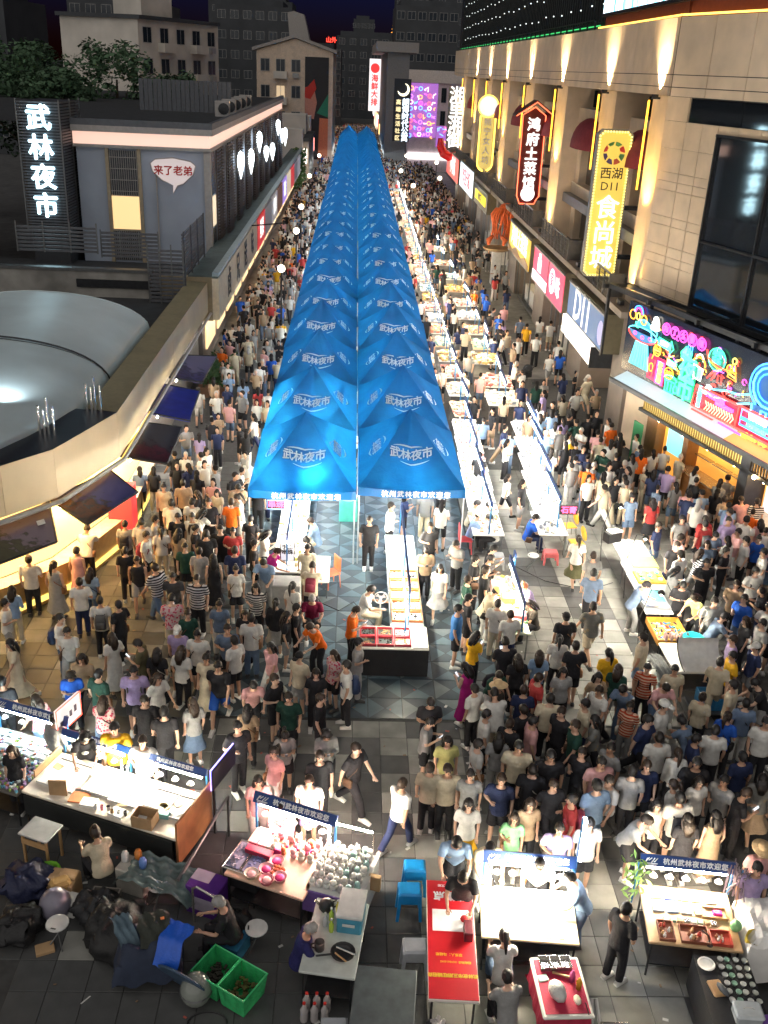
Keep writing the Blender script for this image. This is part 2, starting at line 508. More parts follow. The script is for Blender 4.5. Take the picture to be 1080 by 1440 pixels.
# bays between the columns
RAIL = mat('rail_metal', (.10, .10, .10), .45, .5)
for i in range(len(COLS)-1):
    y0, y1 = COLS[i][1], COLS[i+1][0]
    yc = y1 - .42*(y1-y0); w = y1 - y0
    wi = MB().bb(12.5, 12.72, y0 + .1, y1 - .1, 12.05, 12.85); wd = wpart('window', wi, GLASS_D, dept)
    m_ = MB()
    for k in range(4): m_.bb(12.42, 12.52, y0 + .1 + k*(w-.2)/3 - .04, y0 + .1 + k*(w-.2)/3 + .04, 12.05, 12.85)
    link('window_frame', m_.mesh('window_frame', METAL_D), wd)
    sp = MB().bb(11.75, 12.8, y0, y1, 11.3, 12.0); sp.bb(11.75, 12.8, y0, y1, 7.2, 8.3)
    sp.bb(11.9, 12.8, y0, y0 + 1.0, 8.3, 11.3); sp.bb(11.9, 12.8, y1 - 1.0, y1, 8.3, 11.3)
    sp.bb(11.9, 12.8, y0, y0 + 1.0, 5.4, 7.2); sp.bb(11.9, 12.8, y1 - 1.0, y1, 5.4, 7.2)
    wpart('bay_wall', sp, CREAM2, dept)
    wi = MB().bb(12.3, 12.72, y0 + 1, y1 - 1, 8.3, 11.3); wpart('window', wi, GLASS_D, dept)
    wi = MB().bb(12.3, 12.72, y0 + 1, y1 - 1, 5.5, 7.2); wpart('window', wi, GLASS_D, dept)
    # quarter-dome awning
    aw = MB(); vs = []; n, m2 = 12, 6
    for a in range(n+1):
        for b_ in range(m2+1):
            th = math.pi*a/n; ph = math.pi/2*b_/m2
            vs.append((11.85 - .95*math.sin(th)*math.cos(ph), yc + (w*.33)*math.cos(th), 10.2 + 1.45*math.sin(ph)*math.sin(th)**.6))
    fs = [(a*(m2+1)+b_, (a+1)*(m2+1)+b_, (a+1)*(m2+1)+b_+1, a*(m2+1)+b_+1) for a in range(n) for b_ in range(m2)]
    aw.add(vs, fs); wpart('awning', aw, MAROON, dept, smooth=True)
    lb = MB().bb(11.35, 11.74, y0 + .05, y1 - .05, 7.3, 7.75); wpart('ledge', lb, METAL_G, dept)
    fl = MB().bb(10.35, 12.8, y0 - 2.2, y1 + .4, 5.1, 5.35); wpart('balcony', fl, TAUPE, dept)
    rl = MB()
    for z in (5.45, 5.62, 5.79, 5.96, 6.13): rl.tube([(10.38, y0 + .3, z), (10.38, y1 - .1, z)], .014, 4)
    rl.bb(10.34, 10.42, y0 + .3, y1 - .1, 6.3, 6.36)
    k = y0 + .3
    while k < y1: rl.bb(10.35, 10.41, k - .03, k + .03, 5.35, 6.36); k += .9
    k = y0 + .3
    while k < y1 - .1: rl.bb(10.375, 10.385, k - .006, k + .006, 5.4, 6.3); k += .12
    rl.bb(10.4, 11.0, y0 + .28, y0 + .32, 5.4, 6.34)
    wpart('railing', rl, RAIL, dept)
# up-lights at the column heads
for i, yy in enumerate([38.4, 46.4, 57, 67.6, 78.4, 88.6, 98.2]):
    q = MB().lathe([(.10, 0), (.13, .05), (.13, .16), (.09, .16), (.085, .14)], (10.8, yy, 12.86), 10)
    q.bb(10.8, 11.0, yy - .04, yy + .04, 12.86, 12.93)
    lp = wpart('uplight', q, METAL_D, dept)
    ld = bpy.data.lights.new('uplight_lamp', 'SPOT'); ld.energy = 1300; ld.color = (1, .76, .45); ld.spot_size = R(95); ld.spot_blend = 1; ld.shadow_soft_size = .05
    lo = bpy.data.objects.new('uplight_lamp', ld); COL.objects.link(lo); lo.location = (10.76, yy, 13.06)
    lo.rotation_euler = (R(180), R(7), 0)
# dark cladding with points of light above, green wash, the big screen
CLAD = mat('dark_cladding', (.022, .026, .028), .5, .3, var=.3, scale=3)
cl = MB().bb(11.6, 40, 50.2, 124, 15.5, 40)
wpart('upper_storey', cl, CLAD, dept)
ribs = MB(); yy = 50.4
while yy < 121: ribs.bb(11.48, 11.6, yy, yy + .12, 15.9, 30); yy += .62
wpart('cladding_rib', ribs, CLAD, dept, kind='stuff')
dots = MB()
for k in range(26):
    for j in range(9):
        dots.ball((11.46, 51.5 + k*2.6 + (j % 2)*1.3, 16.6 + j*1.1 + rnd.uniform(-.1, .1)), .04, 5, 4)
wpart('point_light', dots, glow('point', (.85, .95, .9), 1.6), dept, kind='stuff')
gt = MB().tube([(11.3, 51, 15.7), (11.3, 119, 15.7)], .03, 5); wpart('light_tube', gt, glow('green', (.04, .45, .12), 1.5), dept)
CL_RAIL = MB()
for k in range(40): CL_RAIL.bb(11.02, 11.1, 51 + k*1.7, 51.05 + k*1.7, 15.5, 15.95)
CL_RAIL.bb(11.02, 11.08, 51, 119, 15.9, 15.95); wpart('parapet_rail', CL_RAIL, METAL_D, dept)
tb = MB(); box2(tb, .2, 16, -20, -.2, 15.5, 16.2); tb.bb(11.3, 30, 37.5, 50, 15.5, 16.0)
wpart('roof', tb, mat('red_brown_trim', (.2, .05, .025), .5), dept)
lt = MB().tube([(11.02, 37.3, 15.56), (11.02, 50, 15.56)], .035, 5)
lt.tube([L2(.1, .02, 15.56), L2(14, .02, 15.56)], .035, 5); wpart('light_tube', lt, glow('amber', (1, .5, .08), 3.5), dept)
def screen_mat():
    m, N, L, P = _nodes('screen_picture')
    tc = N.new('ShaderNodeTexCoord'); no = N.new('ShaderNodeTexNoise'); no.inputs['Scale'].default_value = 1.4
    mp = N.new('ShaderNodeMapping'); mp.inputs['Scale'].default_value = (1, 2.6, .35)
    L.new(tc.outputs['Object'], mp.inputs[0]); L.new(mp.outputs[0], no.inputs['Vector'])
    cr = N.new('ShaderNodeValToRGB'); e = cr.color_ramp.elements
    e[0].position = .36; e[0].color = (.07, .5, .75, 1); e[1].position = .58; e[1].color = (.95, .95, 1, 1)
    x = e.new(.47); x.color = (.3, .8, .9, 1); x = e.new(.53); x.color = (.85, .7, .85, 1)
    L.new(no.outputs['Fac'], cr.inputs[0]); L.new(cr.outputs[0], P.inputs['Emission Color'])
    P.inputs['Emission Strength'].default_value = 1.1
    P.inputs['Base Color'].default_value = (.02, .02, .02, 1)
    return m
scr = thing('led_screen', 'huge bright video screen above the panelled band of the columned building', 'screen', (11.2, 43.5, 16.05))
wpart('display', MB().bb(11.1, 11.2, 37.0, 49.8, 16.15, 24), screen_mat(), scr)
q = MB().bb(11.2, 11.5, 36.9, 50, 16.0, 24.2); q.bb(11.08, 11.2, 36.9, 50, 16.0, 16.14); wpart('housing', q, METAL_D, scr)

# ground-floor shop fronts below the balconies
SHOPF = [(48.6, 53.6, 'hot pink'), (57.0, 65.0, 'gold'), (66, 74, 'brown'), (76, 85, 'grey'), (86, 95, 'white'), (97, 107, 'beige')]
for y0, y1, nm in SHOPF:
    t = thing('glazed_shop', f'lit glazed shop front between piers with {nm} trim under a balcony', 'shop front', (11.2, (y0+y1)/2, 0))
    wpart('back_wall', MB().bb(12.3, 12.4, y0, y1, 0, 3.2), glow('shop_' + nm, {'hot pink': (1, .8, .75), 'gold': (1, .75, .4), 'brown': (1, .55, .2), 'grey': (.9, .9, .85), 'white': (1, .95, .9), 'beige': (1, .7, .45)}[nm], .9), t)
    f = MB(); n = 4
    for k in range(n+1): f.bb(11.0, 11.08, y0 + (y1-y0)*k/n - .04, y0 + (y1-y0)*k/n + .04, 0, 3.1)
    f.bb(11.0, 11.08, y0, y1, 3.02, 3.12); f.bb(11.0, 11.08, y0, y1, 0, .15)
    wpart('door_frame', f, METAL_G, t)
    cn = MB().bb(11.4, 11.9, y0 + .5, y1 - .5, 0, 1.0); wpart('counter', cn, mat('counter_white', (.6, .58, .54), .4), t)

# ---- projecting sign boxes over the shops
def sign_box(name, label, y0, y1, z0, z1, face, x=10.2, ):
    t = thing(name, label, 'sign', (x + .4, (y0+y1)/2, z0))
    wpart('box', MB().bb(x + .03, 11.0, y0, y1, z0, z1 + .15), mat('box_olive', (.12, .10, .06), .6), t)
    wpart('face', MB().bb(x, x + .03, y0 + .05, y1 - .05, z0 + .05, z1), face, t)
    e = MB().bb(x - .04, x + .03, y0, y1, z1, z1 + .08); e.bb(x - .03, x + .03, y0, y1, z0, z0 + .05); wpart('rim', e, METAL_G, t)
    return t
WHITE_L = glow('letter_white', (1, .98, .93), 1.25)
t = sign_box('shop_sign', 'blue and white lit box sign reading D11 above a white light box', 38.6, 46.0, 3.3, 4.75, glow('d11_face', (.04, .11, .26), .55))
wtext('D11', 2.0, WHITE_L, t, FACE_WEST(10.18, 42.9, 4.05), bold=.03, space=.95)
wpart('globe_print', MB().lathe([(.0, 0), (.5, .0)], (0, 0, 0), 20), glow('globe', (.55, .5, .75), .6), t).matrix_local = Matrix.Translation((-.42, -3.05, .7)) @ Matrix.Rotation(-math.pi/2, 4, 'Y')
lb = MB().bb(10.05, 10.9, 39.8, 46.0, 2.45, 3.24); wpart('light_box', lb, glow('lightbox', (1, .93, .78), 2.6), t)
wpart('rim', MB().bb(10.0, 10.95, 39.7, 39.8, 2.4, 3.28), METAL_D, t)
t = sign_box('shop_sign', 'hot pink lit box sign with white bottle shape and white round badge', 47.2, 56.0, 2.95, 4.75, glow('pink_face', (.9, .04, .12), .85))
wpart('divider', MB().bb(10.17, 10.2, 51.3, 51.38, 2.95, 4.75), METAL_D, t)
wpart('badge', MB().lathe([(0, 0), (.62, 0)], (0, 0, 0), 20, 1, 1.25), WHITE_L, t).matrix_local = Matrix.Translation((-.42, -1.5, 1.0)) @ Matrix.Rotation(-math.pi/2, 4, 'Y')
wtext('家', .85, glow('pink_face', 0, 0), t, FACE_WEST(10.17, 50.1, 3.95), bold=.02)
wtext('味', 1.05, WHITE_L, t, FACE_WEST(10.18, 48.6, 3.85), bold=.03)
bo = MB().bb(10.16, 10.19, 53.4, 54.4, 3.7, 4.4); bo.bb(10.16, 10.19, 53.65, 54.15, 4.4, 4.68); wpart('bottle_print', bo, WHITE_L, t)
wpart('light_panel', MB().bb(10.17, 10.2, 51.5, 55.9, 3.05, 3.55), glow('panel_w', (1, .9, .9), 1.6), t)
t = sign_box('shop_sign', 'gold lit box sign with pale Chinese characters over a brown wave', 57.3, 65.6, 3.0, 4.8, glow('gold_face', (.75, .40, .06), .75))
wtext('鸿府土菜馆', 1.25, WHITE_L, t, FACE_WEST(10.18, 61.4, 4.1), bold=.02)
wv = MB().prism([(-4, 0), (4, 0), (4, .25), (2.6, .5), (1, .2), (-1, .55), (-2.4, .2), (-4, .4)], 0, .01)
wpart('wave_print', wv, mat('wave_brown', (.2, .1, .03), .5), t).matrix_local = Matrix.Translation((-.42, 0, .08)) @ frame((0, 0, 0), (0, -1, 0), (0, 0, 1))
t = sign_box('shop_sign', 'slim black box sign with yellow lit strip and small characters', 78.0, 87.0, 3.5, 4.9, mat('sign_black', (.02, .02, .02), .4))
wpart('strip', MB().bb(10.16, 10.2, 79, 86, 3.9, 4.6), glow('yellow_strip', (1, .75, .03), 1.1), t)
wtext('美食广场', .6, mat('sign_black', 0), t, FACE_WEST(10.14, 82.5, 4.25), bold=.02)
t = sign_box('shop_sign', 'pale blue lit box sign with red pictures far along the columned building', 88.5, 100.0, 3.4, 5.6, glow('bluewhite', (.75, .9, 1), 1.5))
wtext('欢迎光临', 1.6, glow('red_l', (.9, .05, .05), 1), t, FACE_WEST(10.17, 94, 4.5), bold=.03)
t = sign_box('shop_sign', 'red and white lit box sign at the far end of the columned building', 102, 115, 3.2, 5.5, glow('redface', (.9, .12, .10), 1.2))
wtext('小吃城', 1.9, WHITE_L, t, FACE_WEST(10.17, 108, 4.4), bold=.03)

# ---- blade signs that stand out over the street
def clipped(x0, x1, z0, z1, c):
    return [(x0+c, z0), (x1-c, z0), (x1, z0+c), (x1, z1-c), (x1-c, z1), (x0+c, z1), (x0, z1-c), (x0, z0+c)]
def xz_prism(mb, poly, y0, y1):
    n = len(poly)
    vs = [(x, y0, z) for x, z in poly] + [(x, y1, z) for x, z in poly]
    return mb.add(vs, [tuple(range(n)), tuple(range(2*n-1, n-1, -1))] + [(i, n+i, n+(i+1) % n, (i+1) % n) for i in range(n)])
def brackets(t, y, zs, x0=11.2, x1=11.9):
    for z in zs: wpart('bracket', MB().bb(x0 - .1, x1 + .2, y + .05, y + .2, z - .09, z + .09), METAL_D, t)
t = thing('blade_sign', 'tall yellow bulb-edged vertical sign with ring emblem, D11 and three white characters', 'sign', (10.5, 42, 5.7))
yb = 42.0
wpart('box', xz_prism(MB(), clipped(9.75, 11.2, 5.75, 11.62, .18), yb, yb + .35), mat('steel_grey', (.3, .3, .29), .4, .5), t)
wpart('face', xz_prism(MB(), clipped(9.87, 11.08, 5.87, 11.5, .15), yb - .02, yb), glow('sign_yellow', (.75, .45, .08), .8), t)
bulbs = MB()
loop = clipped(9.84, 11.11, 5.84, 11.53, .17)
for i in range(8):
    a, b = Vector(loop[i]), Vector(loop[(i+1) % 8]); n = max(2, int((b-a).length/.115))
    for k in range(n):
        p = a.lerp(b, k/n); bulbs.ball((p.x, yb - .03, p.y), .042, 6, 4)
wpart('bulb', bulbs, glow('bulb', (1, .72, .16), 2.4), t, kind='stuff')
cols = [(.75, .06, .05), (.1, .3, .08), (.12, .35, .1), (.7, .07, .05), (.08, .06, .18), (.1, .08, .2), (.5, .1, .05), (.1, .28, .1)]
for k in range(8):
    sg = MB(); a0 = math.tau*k/8 + .06; a1 = math.tau*(k+1)/8 - .06
    pts = []
    for j in range(5):
        a = a0 + (a1-a0)*j/4; pts.append((10.48 + .44*math.cos(a), 10.72 + .44*math.sin(a)))
    for j in range(4, -1, -1):
        a = a0 + .12 + (a1-a0-.2)*j/4; pts.append((10.45 + .27*math.cos(a), 10.75 + .27*math.sin(a)))
    wpart('ring_emblem', xz_prism(MB(), pts, yb - .035, yb - .02), mat('ring%d' % k, cols[k], .5), t)
wtext('西湖', .48, mat('print_black', (.02, .02, .02), .5), t, FACE_CAM(10.48, yb - .03, 9.92), bold=.004)
wtext('D11', .46, mat('print_black', 0), t, FACE_CAM(10.48, yb - .03, 9.42))
for k, ch in enumerate('食尚城'):
    wtext(ch, 1.0, glow('letter_white'), t, FACE_CAM(10.48, yb - .06, 8.55 - k*1.02), bold=.008, ext=.03)
brackets(t, yb, (11.0, 8.6, 6.6))
RED_T = glow('red_tube', (1, .12, .05), 4)
t = thing('blade_sign', 'red vertical restaurant sign with brown gable on top and a white round badge', 'sign', (10.5, 62, 6.2))
yb = 62.0
sh = [(10.05, 6.3), (10.95, 6.3), (11.05, 6.55), (11.2, 6.75), (11.15, 11.3), (10.5, 11.75), (9.8, 11.3), (9.85, 6.75), (9.95, 6.55)]
wpart('box', xz_prism(MB(), sh, yb, yb + .4), mat('maroon_paint', (.13, .012, .01), .4), t)
wpart('edge_tube', MB().tube([(x, yb - .03, z) for x, z in sh], .03, 5, True), RED_T, t)
rf = MB(); 
rf.add([(9.3, yb - .5, 11.2), (10.5, yb - .5, 12.0), (10.5, yb + .8, 12.0), (9.3, yb + .8, 11.2), (9.3, yb - .5, 11.32), (10.5, yb - .5, 12.14), (10.5, yb + .8, 12.14), (9.3, yb + .8, 11.32)], [(0, 3, 2, 1), (4, 5, 6, 7), (0, 1, 5, 4), (3, 7, 6, 2), (0, 4, 7, 3)])
rf.add([(11.7, yb - .5, 11.2), (10.5, yb - .5, 12.0), (10.5, yb + .8, 12.0), (11.7, yb + .8, 11.2), (11.7, yb - .5, 11.32), (10.5, yb - .5, 12.14), (10.5, yb + .8, 12.14), (11.7, yb + .8, 11.32)], [(0, 1, 2, 3), (7, 6, 5, 4), (0, 4, 5, 1), (3, 2, 6, 7), (0, 3, 7, 4)])
wpart('roof', rf, mat('roof_brown', (.07, .03, .02), .5), t)
wpart('edge_tube', MB().tube([(9.35, yb - .52, 11.25), (10.5, yb - .52, 12.03), (11.65, yb - .52, 11.25)], .025, 5), RED_T, t)
for k, ch in enumerate('鸿府土菜馆'):
    wtext(ch, .78, glow('letter_white', 0, 0), t, FACE_CAM(10.5, yb - .06, 10.75 - k*.82), bold=.025, ext=.03)
wpart('badge', MB().lathe([(0, 0), (.42, 0)], (0, 0, 0), 20), glow('letter_white', 0, 0), t).matrix_local = Matrix.Translation((0, -.08, .68)) @ Matrix.Rotation(math.pi/2, 4, 'X')
brackets(t, yb, (11.0, 8.5, 6.6))
t = thing('blade_sign', 'pill-shaped glowing yellow vertical sign with a white disc on top', 'sign', (10.5, 84, 6.2))
yb = 84.0
pill = [(10.5 + .6*math.cos(a), 6.75 + .6*math.sin(a)) for a in np.linspace(math.pi, 2*math.pi, 9)] + [(11.1, 10.3), (9.9, 10.3)]
wpart('box', xz_prism(MB(), pill, yb, yb + .35), mat('sign_tan', (.3, .2, .08), .5), t)
wpart('face', xz_prism(MB(), [(10.5 + (x-10.5)*.8, z) for x, z in pill], yb - .02, yb), glow('sign_tan_lit', (.75, .50, .16), .6), t)
wpart('edge_tube', MB().tube([(x, yb - .03, z) for x, z in pill], .07, 6, True), glow('yellow_tube', (1, .6, .08), 3), t)
circ = [(10.45 + .78*math.cos(a), 11.05 + .78*math.sin(a)) for a in np.linspace(0, math.tau, 24, False)]
wpart('disc', xz_prism(MB(), circ, yb - .05, yb + .3), glow('disc_w', (.8, .85, .85), .75), t)
wpart('disc_print', xz_prism(MB(), [(10.3, 10.6), (10.65, 10.55), (10.6, 11.0), (10.85, 11.2), (10.6, 11.55), (10.1, 11.5), (10.0, 11.1), (10.4, 11.1)], yb - .07, yb - .05), glow('letter_white', 0, 0), t)
wpart('edge_tube', MB().tube([(x, yb - .06, z) for x, z in circ], .06, 6, True), glow('yellow_tube', 0, 0), t)
for k, ch in enumerate('熊宁女人坊'): wtext(ch, .62, mat('print_pale', (.6, .6, .65), .5), t, FACE_CAM(10.5, yb - .04, 9.85 - k*.72), bold=.01)
brackets(t, yb, (10.5, 7.5))
t = thing('blade_sign', 'vertical white glowing characters on a dark strip above a big red chilli', 'sign', (10.4, 110, 6))
wpart('box', MB().bb(9.5, 11.3, 110, 110.3, 5.8, 11.9), METAL_G, t)
for k, ch in enumerate('湘里湘御'): wtext(ch, 1.7, glow('letter_hot', (1, 1, .98), 1.3), t, FACE_CAM(10.4, 109.95, 11.1 - k*1.45), bold=.03, ext=.03)
ch = [(8.9, 109.6, 7.0), (8.95, 109.6, 6.2), (9.3, 109.6, 5.5), (9.9, 109.6, 5.2), (10.5, 109.6, 5.35), (11.0, 109.6, 5.8), (11.25, 109.6, 6.3)]
cm = solo('chili_figure', MB().tube(ch, [.28, .42, .48, .46, .36, .22, .05], 10), mat('chili_red', (.55, .01, .015), .25), 'giant curved red chilli pepper hung below the white vertical characters', 'sign figure', smooth=True)
# crayfish figure bursting from the shop wall
cray = thing('crayfish_figure', 'giant orange crayfish pouring long claws and feelers over a steamer above a shop door', 'sign figure', (9.9, 70, 2.4))
ORG = mat('cray_orange', (.75, .14, .03), .35, var=.25); 
wpart('body', MB().ball((10.5, 69.8, 4.9), .62, 12, 8, .9, 1.2, .8), ORG, cray, True)
for k in range(11):
    x0 = 9.5 + k*.13; ph = rnd.uniform(0, 6)
    pts = [(10.4, 69.6, 5.0), (x0 + .2, 69.2, 5.05)] + [(x0 + .09*math.sin(ph + j), 69.1 + .05*math.cos(ph+j), 4.7 - j*.33) for j in range(6)]
    wpart('feeler', MB().tube(pts, [.1, .1, .09, .085, .08, .07, .06, .03], 6), ORG, cray, True)
wpart('claw', MB().tube([(9.6, 69, 3.3), (9.3, 68.8, 3.0), (9.3, 68.7, 2.7)], [.1, .2, .08], 7), ORG, cray, True)
wpart('claw', MB().tube([(10.2, 69, 3.3), (10.45, 68.8, 3.0), (10.3, 68.7, 2.7)], [.1, .2, .08], 7), ORG, cray, True)
wpart('steamer', MB().lathe([(.7, 0), (.95, .12), (.98, .22), (.86, .2), (.7, .12), (0, .12)], (9.95, 69.0, 2.3), 16), mat('steamer_wood', (.35, .22, .1), .6), cray)
wpart('stand', MB().bb(9.7, 10.3, 68.9, 69.6, 0, 2.3), mat('counter_white', 0), cray)

# ------------------------------------------------------------------ neon sign wall over the corner food shop
OFF = 1.05
neon = thing('neon_sign', 'wide neon sign wall with flying saucer, ice cream, planet and 夜市 in coloured tubes', 'neon sign', L2(7, OFF, 3.5))
b = MB(); box2(b, .9, 13.2, OFF - .25, OFF - .06, 3.45, 6.0); wpart('back_panel', b, mat('neon_back', (.012, .014, .022), .22), neon)
NEON = {}
def ntube(col, strength=3.):
    key = 'n_%s' % '_'.join('%d' % (c*100) for c in col)
    return glow(key, col, strength)
C_CY, C_BL, C_RD, C_OR, C_PK, C_GR, C_YE, C_WH, C_PU = (.10, .75, 1), (.04, .22, 1), (1, .05, .04), (1, .30, .03), (1, .06, .55), (.05, .9, .35), (1, .75, .1), (1, .93, .8), (.4, .08, 1)
def nt(pts, col, r=.022, closed=False, d=.03, name='neon_tube', s=3.):
    m = MB().tube([L2(p[0], OFF + d, p[1]) for p in pts], r, 5, closed)
    return wpart(name, m, ntube(col, s), neon)
def arc(cx, cz, rx, rz, a0=0, a1=360, n=14):
    return [(cx + rx*math.cos(R(a0 + (a1-a0)*i/n)), cz + rz*math.sin(R(a0 + (a1-a0)*i/n))) for i in range(n + 1)]
def nfill(pts, col, s=.8, d=.0, name='neon_fill'):
    v = [L2(p[0], OFF + d - .01, p[1]) for p in pts]
    return wpart(name, MB().add(v, [tuple(range(len(v)))]), glow('f_%s' % '_'.join('%d' % (c*100) for c in col), col, s), neon)
def nchar(ch, s, z, size, col, st=3, bold=.012):
    o = L2(s, OFF + .04, z)
    return wtext(ch, size, ntube(col, st), neon, frame(o, U2, (0, 0, 1)), bold=bold, ext=.02)
# saucer
nt(arc(2.15, 5.05, .95, .30, 180, 360), C_RD); nt(arc(2.15, 5.05, .95, .22, 0, 180), C_CY); nt(arc(2.15, 5.22, .5, .34, 0, 180), C_CY)
nfill(arc(2.15, 5.05, .93, .28, 180, 360), (.05, .3, .5), .35); nfill(arc(2.15, 5.22, .48, .32, 0, 180), (.05, .35, .55), .4)
for k in range(3): nt(arc(1.65 + k*.5, 4.98 - .06*(k == 1), .1, .06), C_PU, closed=True)
for k in range(7): nt([(1.8 + k*.12, 4.72), (1.55 + k*.2, 3.85)], C_CY, .026, s=4)
nfill([(1.75, 4.72), (2.55, 4.72), (2.85, 3.8), (1.45, 3.8)], (.1, .6, .8), .5)
# burger, rainbow, drink
nt(arc(1.7, 5.72, .3, .26, 0, 180), C_BL, s=4); nt(arc(1.7, 5.72, .2, .18, 0, 180), C_PK)
nt(arc(1.35, 5.6, .2, .17), C_OR, closed=True); nt(arc(2.1, 5.55, .18, .17), C_OR, closed=True); nt(arc(1.72, 5.6, .12, .12), C_YE, closed=True)
nt([(1.6, 5.38), (1.85, 5.42), (1.8, 5.2), (1.58, 5.22)], C_GR, closed=True)
# ice cream
nt([(2.65, 5.35), (3.05, 5.3), (2.98, 4.95), (2.75, 4.98)], C_CY, closed=True)
for k in range(3): nt(arc(2.86, 5.45 + k*.15, .26 - k*.07, .08), C_WH, .03, True, s=4)
nfill(arc(2.86, 5.55, .22, .24), (.9, .75, .55), .9)
# pink discs with characters
for k, ch in enumerate('为了么很呢'):
    nt(arc(3.55 + k*.52, 5.58, .23, .2), C_PK, closed=True); nchar(ch, 3.55 + k*.52, 5.58, .27, C_PK, 3)
# arrow board, donut, bits
nt([(3.2, 5.2), (3.95, 5.15), (3.95, 5.25), (4.15, 5.0), (3.95, 4.8), (3.95, 4.9), (3.2, 4.95)], C_GR, closed=True); nfill([(3.2, 5.2), (3.95, 5.15), (3.95, 4.9), (3.2, 4.95)], (.15, .7, .4), .7)
nchar('NEW', 3.58, 5.06, .2, C_WH, 3, .004)
nt(arc(3.2, 4.72, .22, .2), C_OR, closed=True); nt([(3.02, 4.72), (3.38, 4.72)], C_YE); nt([(3.05, 4.8), (3.35, 4.8)], C_OR); nt([(3.05, 4.62), (3.35, 4.62)], C_OR)
for k in range(9):
    cx, cz = rnd.uniform(3.6, 4.8), rnd.uniform(4.45, 4.85)
    nt([(cx + rnd.uniform(-.18, .18), cz + rnd.uniform(-.1, .1)) for _ in range(4)], rnd.choice([C_OR, C_RD, C_OR, C_YE]))
nt([(3.9, 4.62), (4.45, 4.58), (4.45, 4.38), (3.9, 4.42)], C_GR, closed=True); nfill([(3.9, 4.62), (4.45, 4.58), (4.45, 4.38), (3.9, 4.42)], (.1, .7, .4), .6)
nchar('营业中', 4.18, 4.5, .16, C_WH, 3, .003)
# cup, vertical board, flame badge
nt([(2.75, 4.35), (3.2, 4.35), (3.05, 3.7), (2.88, 3.7)], C_RD, closed=True); nt([(2.95, 4.35), (3.1, 4.75), (3.2, 4.7)], C_OR); nt(arc(2.98, 4.05, .12, .15), C_OR, closed=True)
nt([(3.35, 4.4), (3.75, 4.4), (3.75, 3.6), (3.35, 3.6)], C_PK, .026, True); nchar(vertical('夜宵局'), 3.55, 4.0, .26, C_YE, 3, .004)
nt(arc(4.1, 4.15, .26, .19), C_OR, closed=True); nchar('24H', 4.1, 4.15, .2, C_OR, 3, .006)
# 夜市 with a mug
nchar('夜', 5.1, 4.55, .95, C_GR, 5, .02); nchar('市', 5.15, 3.85, .95, C_GR, 5, .02)
nt([(3.95, 3.9), (4.55, 3.9), (4.5, 3.5), (4.0, 3.5)], C_GR, .03, True); nt(arc(4.25, 3.95, .36, .15, 0, 180), C_GR, .03); nt(arc(4.62, 3.7, .12, .13), C_GR, .025, True); nt([(4.15, 3.85), (4.15, 3.55)], C_GR); nt([(4.35, 3.85), (4.35, 3.55)], C_GR)
nfill([(3.9, 3.5), (5.6, 3.5), (5.6, 4.95), (4.75, 4.95), (4.6, 4.1), (3.9, 4.1)], (.02, .30, .18), .3)
# house, cupcake
nt([(4.6, 5.05), (4.85, 5.3), (5.2, 5.15), (5.15, 4.8), (4.7, 4.85)], C_GR, closed=True); nfill([(4.6, 5.05), (4.85, 5.3), (5.2, 5.15), (5.15, 4.8), (4.7, 4.85)], (.2, .75, .5), .8)
for k in range(3): nt([(4.95 + k*.12, 5.1), (4.95 + k*.12, 5.4)], C_BL)
nt([(5.4, 4.85), (5.95, 4.8), (5.88, 4.4), (5.5, 4.42)], C_WH, closed=True); nt(arc(5.68, 4.9, .34, .25, 0, 180), C_OR, .03); nt(arc(5.68, 5.05, .2, .2, 0, 180), C_WH); nfill([(5.45, 4.8), (5.9, 4.78), (5.85, 4.42), (5.52, 4.44)], (.2, .5, .8), .7)
# planet
nt(arc(6.55, 5.32, .44, .36), C_GR, closed=True); nfill(arc(6.55, 5.32, .42, .34), (.02, .22, .22), .4); nt([(5.95, 5.5), (6.1, 5.25), (6.6, 5.12), (7.1, 5.1), (7.25, 5.25)], C_RD, .03); nt([(5.98, 5.42), (6.2, 5.18), (6.65, 5.05), (7.2, 5.15)], C_OR)
nchar('吃喝\n玩乐', 6.55, 5.38, .22, C_GR, 3, .004)
nt(arc(7.25, 5.2, .14, .14), C_OR, closed=True)
# bell, cross strokes
nt([(7.2, 4.95), (7.65, 4.9), (7.5, 5.35), (7.35, 5.4)], C_OR, closed=True); nt(arc(7.42, 5.5, .1, .1), C_YE, closed=True); nt([(7.25, 5.05), (7.6, 5.0)], C_YE); nt([(7.28, 5.15), (7.56, 5.12)], C_OR)
for k in range(4): nt([(6.2 + k*.12, 4.6 + .1*(k % 2)), (6.45 + k*.06, 4.9)], C_RD)
nt([(6.75, 4.85), (6.95, 4.83), (6.95, 4.6), (6.75, 4.62)], C_RD, closed=True); nt([(6.7, 5.0), (7.0, 5.0)], C_PU)
